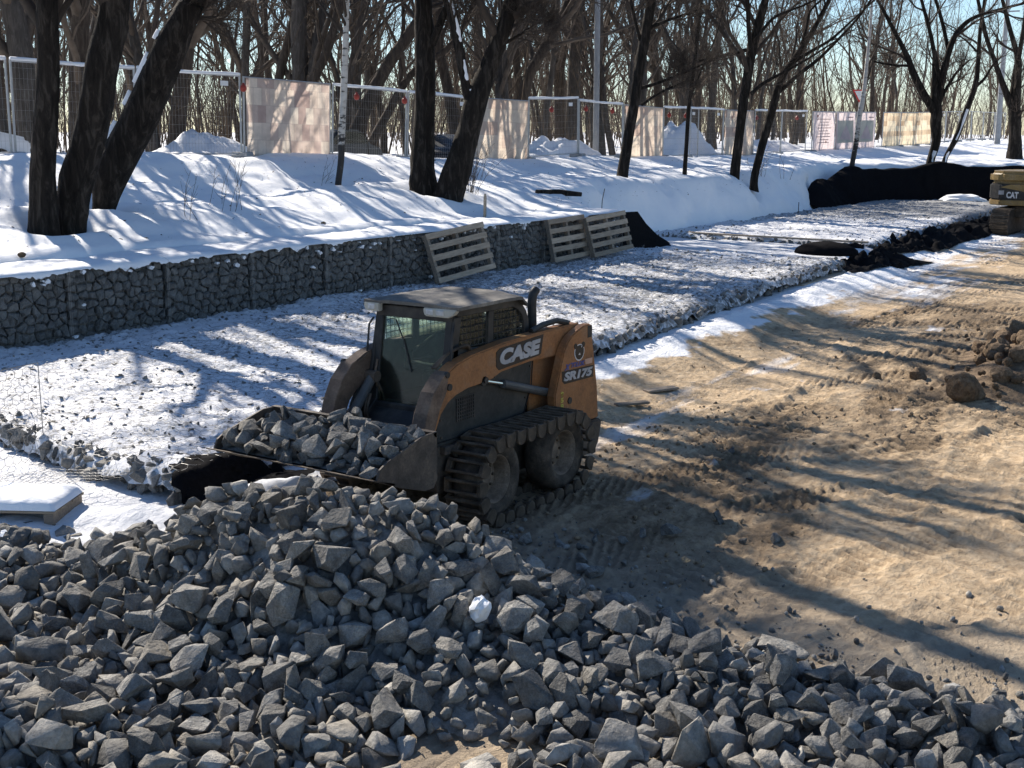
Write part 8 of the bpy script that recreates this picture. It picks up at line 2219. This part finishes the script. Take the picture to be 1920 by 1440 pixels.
    sp = [(q[0], (q[1][0], q[1][1], z + 0.3 * q[3][1]), q[2], q[3]) for q, z in zip(sp, gz2)]
    tag(joined('loose_gravel', sp, vf, M['stone']), 'small grey gravel scattered along the toe of the rock pile', kind='stuff')
    cx = np.concatenate([r.uniform(8.2, 17, 2600), r.uniform(17, 26, 900)]); cy = r.uniform(0.3, 8.2, 3500); cs = 0.012 + 0.045 * r.rand(3500) ** 3
    keep = fbm(cx * 0.32, cy * 0.45, 12, 3) + 0.3 * r.rand(3500) > 0.28; cx = cx[keep]; cy = cy[keep]; cs = cs[keep]; cz = ground_fields(cx, cy)[0]
    cr = [(r.randint(6), (a_, b_, c_ + 0.25 * d_), rot3(r), (d_ * 1.2, d_, d_ * 0.8)) for a_, b_, c_, d_ in zip(cx, cy, cz, cs)]
    tag(joined('earth_crumbs', cr, vf, M['sand_crumb']), 'crumbs of sandy earth strewn over the churned ground', kind='stuff')
    r = RS(17)
    for k, (x, y, s, lab) in enumerate(loose):
        o = tag(obj('stray_stone', ROCKS[(k * 5) % NROCK]), lab, 'stone', 'stray stones on the sand')
        o.matrix_basis = mat4((x, y, ground_z(x, y) + 0.22 * s), rot3(r), s)
# ---------------------------------------------------------------- build
build_bank()
build_wall()
build_mattress('stone_mattress', 'long snow-dusted stone mattress under wire netting in front of the wall', 7.28, 29.4, edge_near, 15.72, front_x, 200, 0.50, (0.06, 0.06),
               lambda X, Y: 0.065 + 0.06 * sstep(12, 22, X), 3400, 170)
build_mattress('stone_mattress', 'farther stone mattress, half bare grey, in front of the black drape', 34.45, 58.5, edge_far, 18.1, lambda y: 34.45 + 0 * np.asarray(y, float), 230, 0.48, (0.12, 0.10),
               lambda X, Y: 0.04 + 0.28 * sstep(41, 50, X + 0.5 * (Y - 14)), 900, 0)
# stepped snowy floor between the two mattresses
U, V = np.meshgrid(np.linspace(29.2, 34.6, 60), np.linspace(10.6, 18.0, 80), indexing='ij')
me = make_mesh('dig_floor', np.stack([U, V, 0.36 + 0.05 * fbm(U * 1.5, V * 1.5, 15, 4) - 0.16 * (1 - sstep(10.6, 11.4, V))], -1).reshape(-1, 3), grid_faces(60, 80), M['mattress'], True)
add_attr(me, 'bare', (0.06 + 0.12 * fbm(U * 0.7, V * 1.0, 16, 3)).ravel())
tag(obj('ground_between', me), 'snowy strip between the two stone mattresses', kind='structure')
build_skid_steer()
build_excavator()
build_fence()
build_pallets()
build_geotextile()
build_small_things()
build_trees()
build_piles()
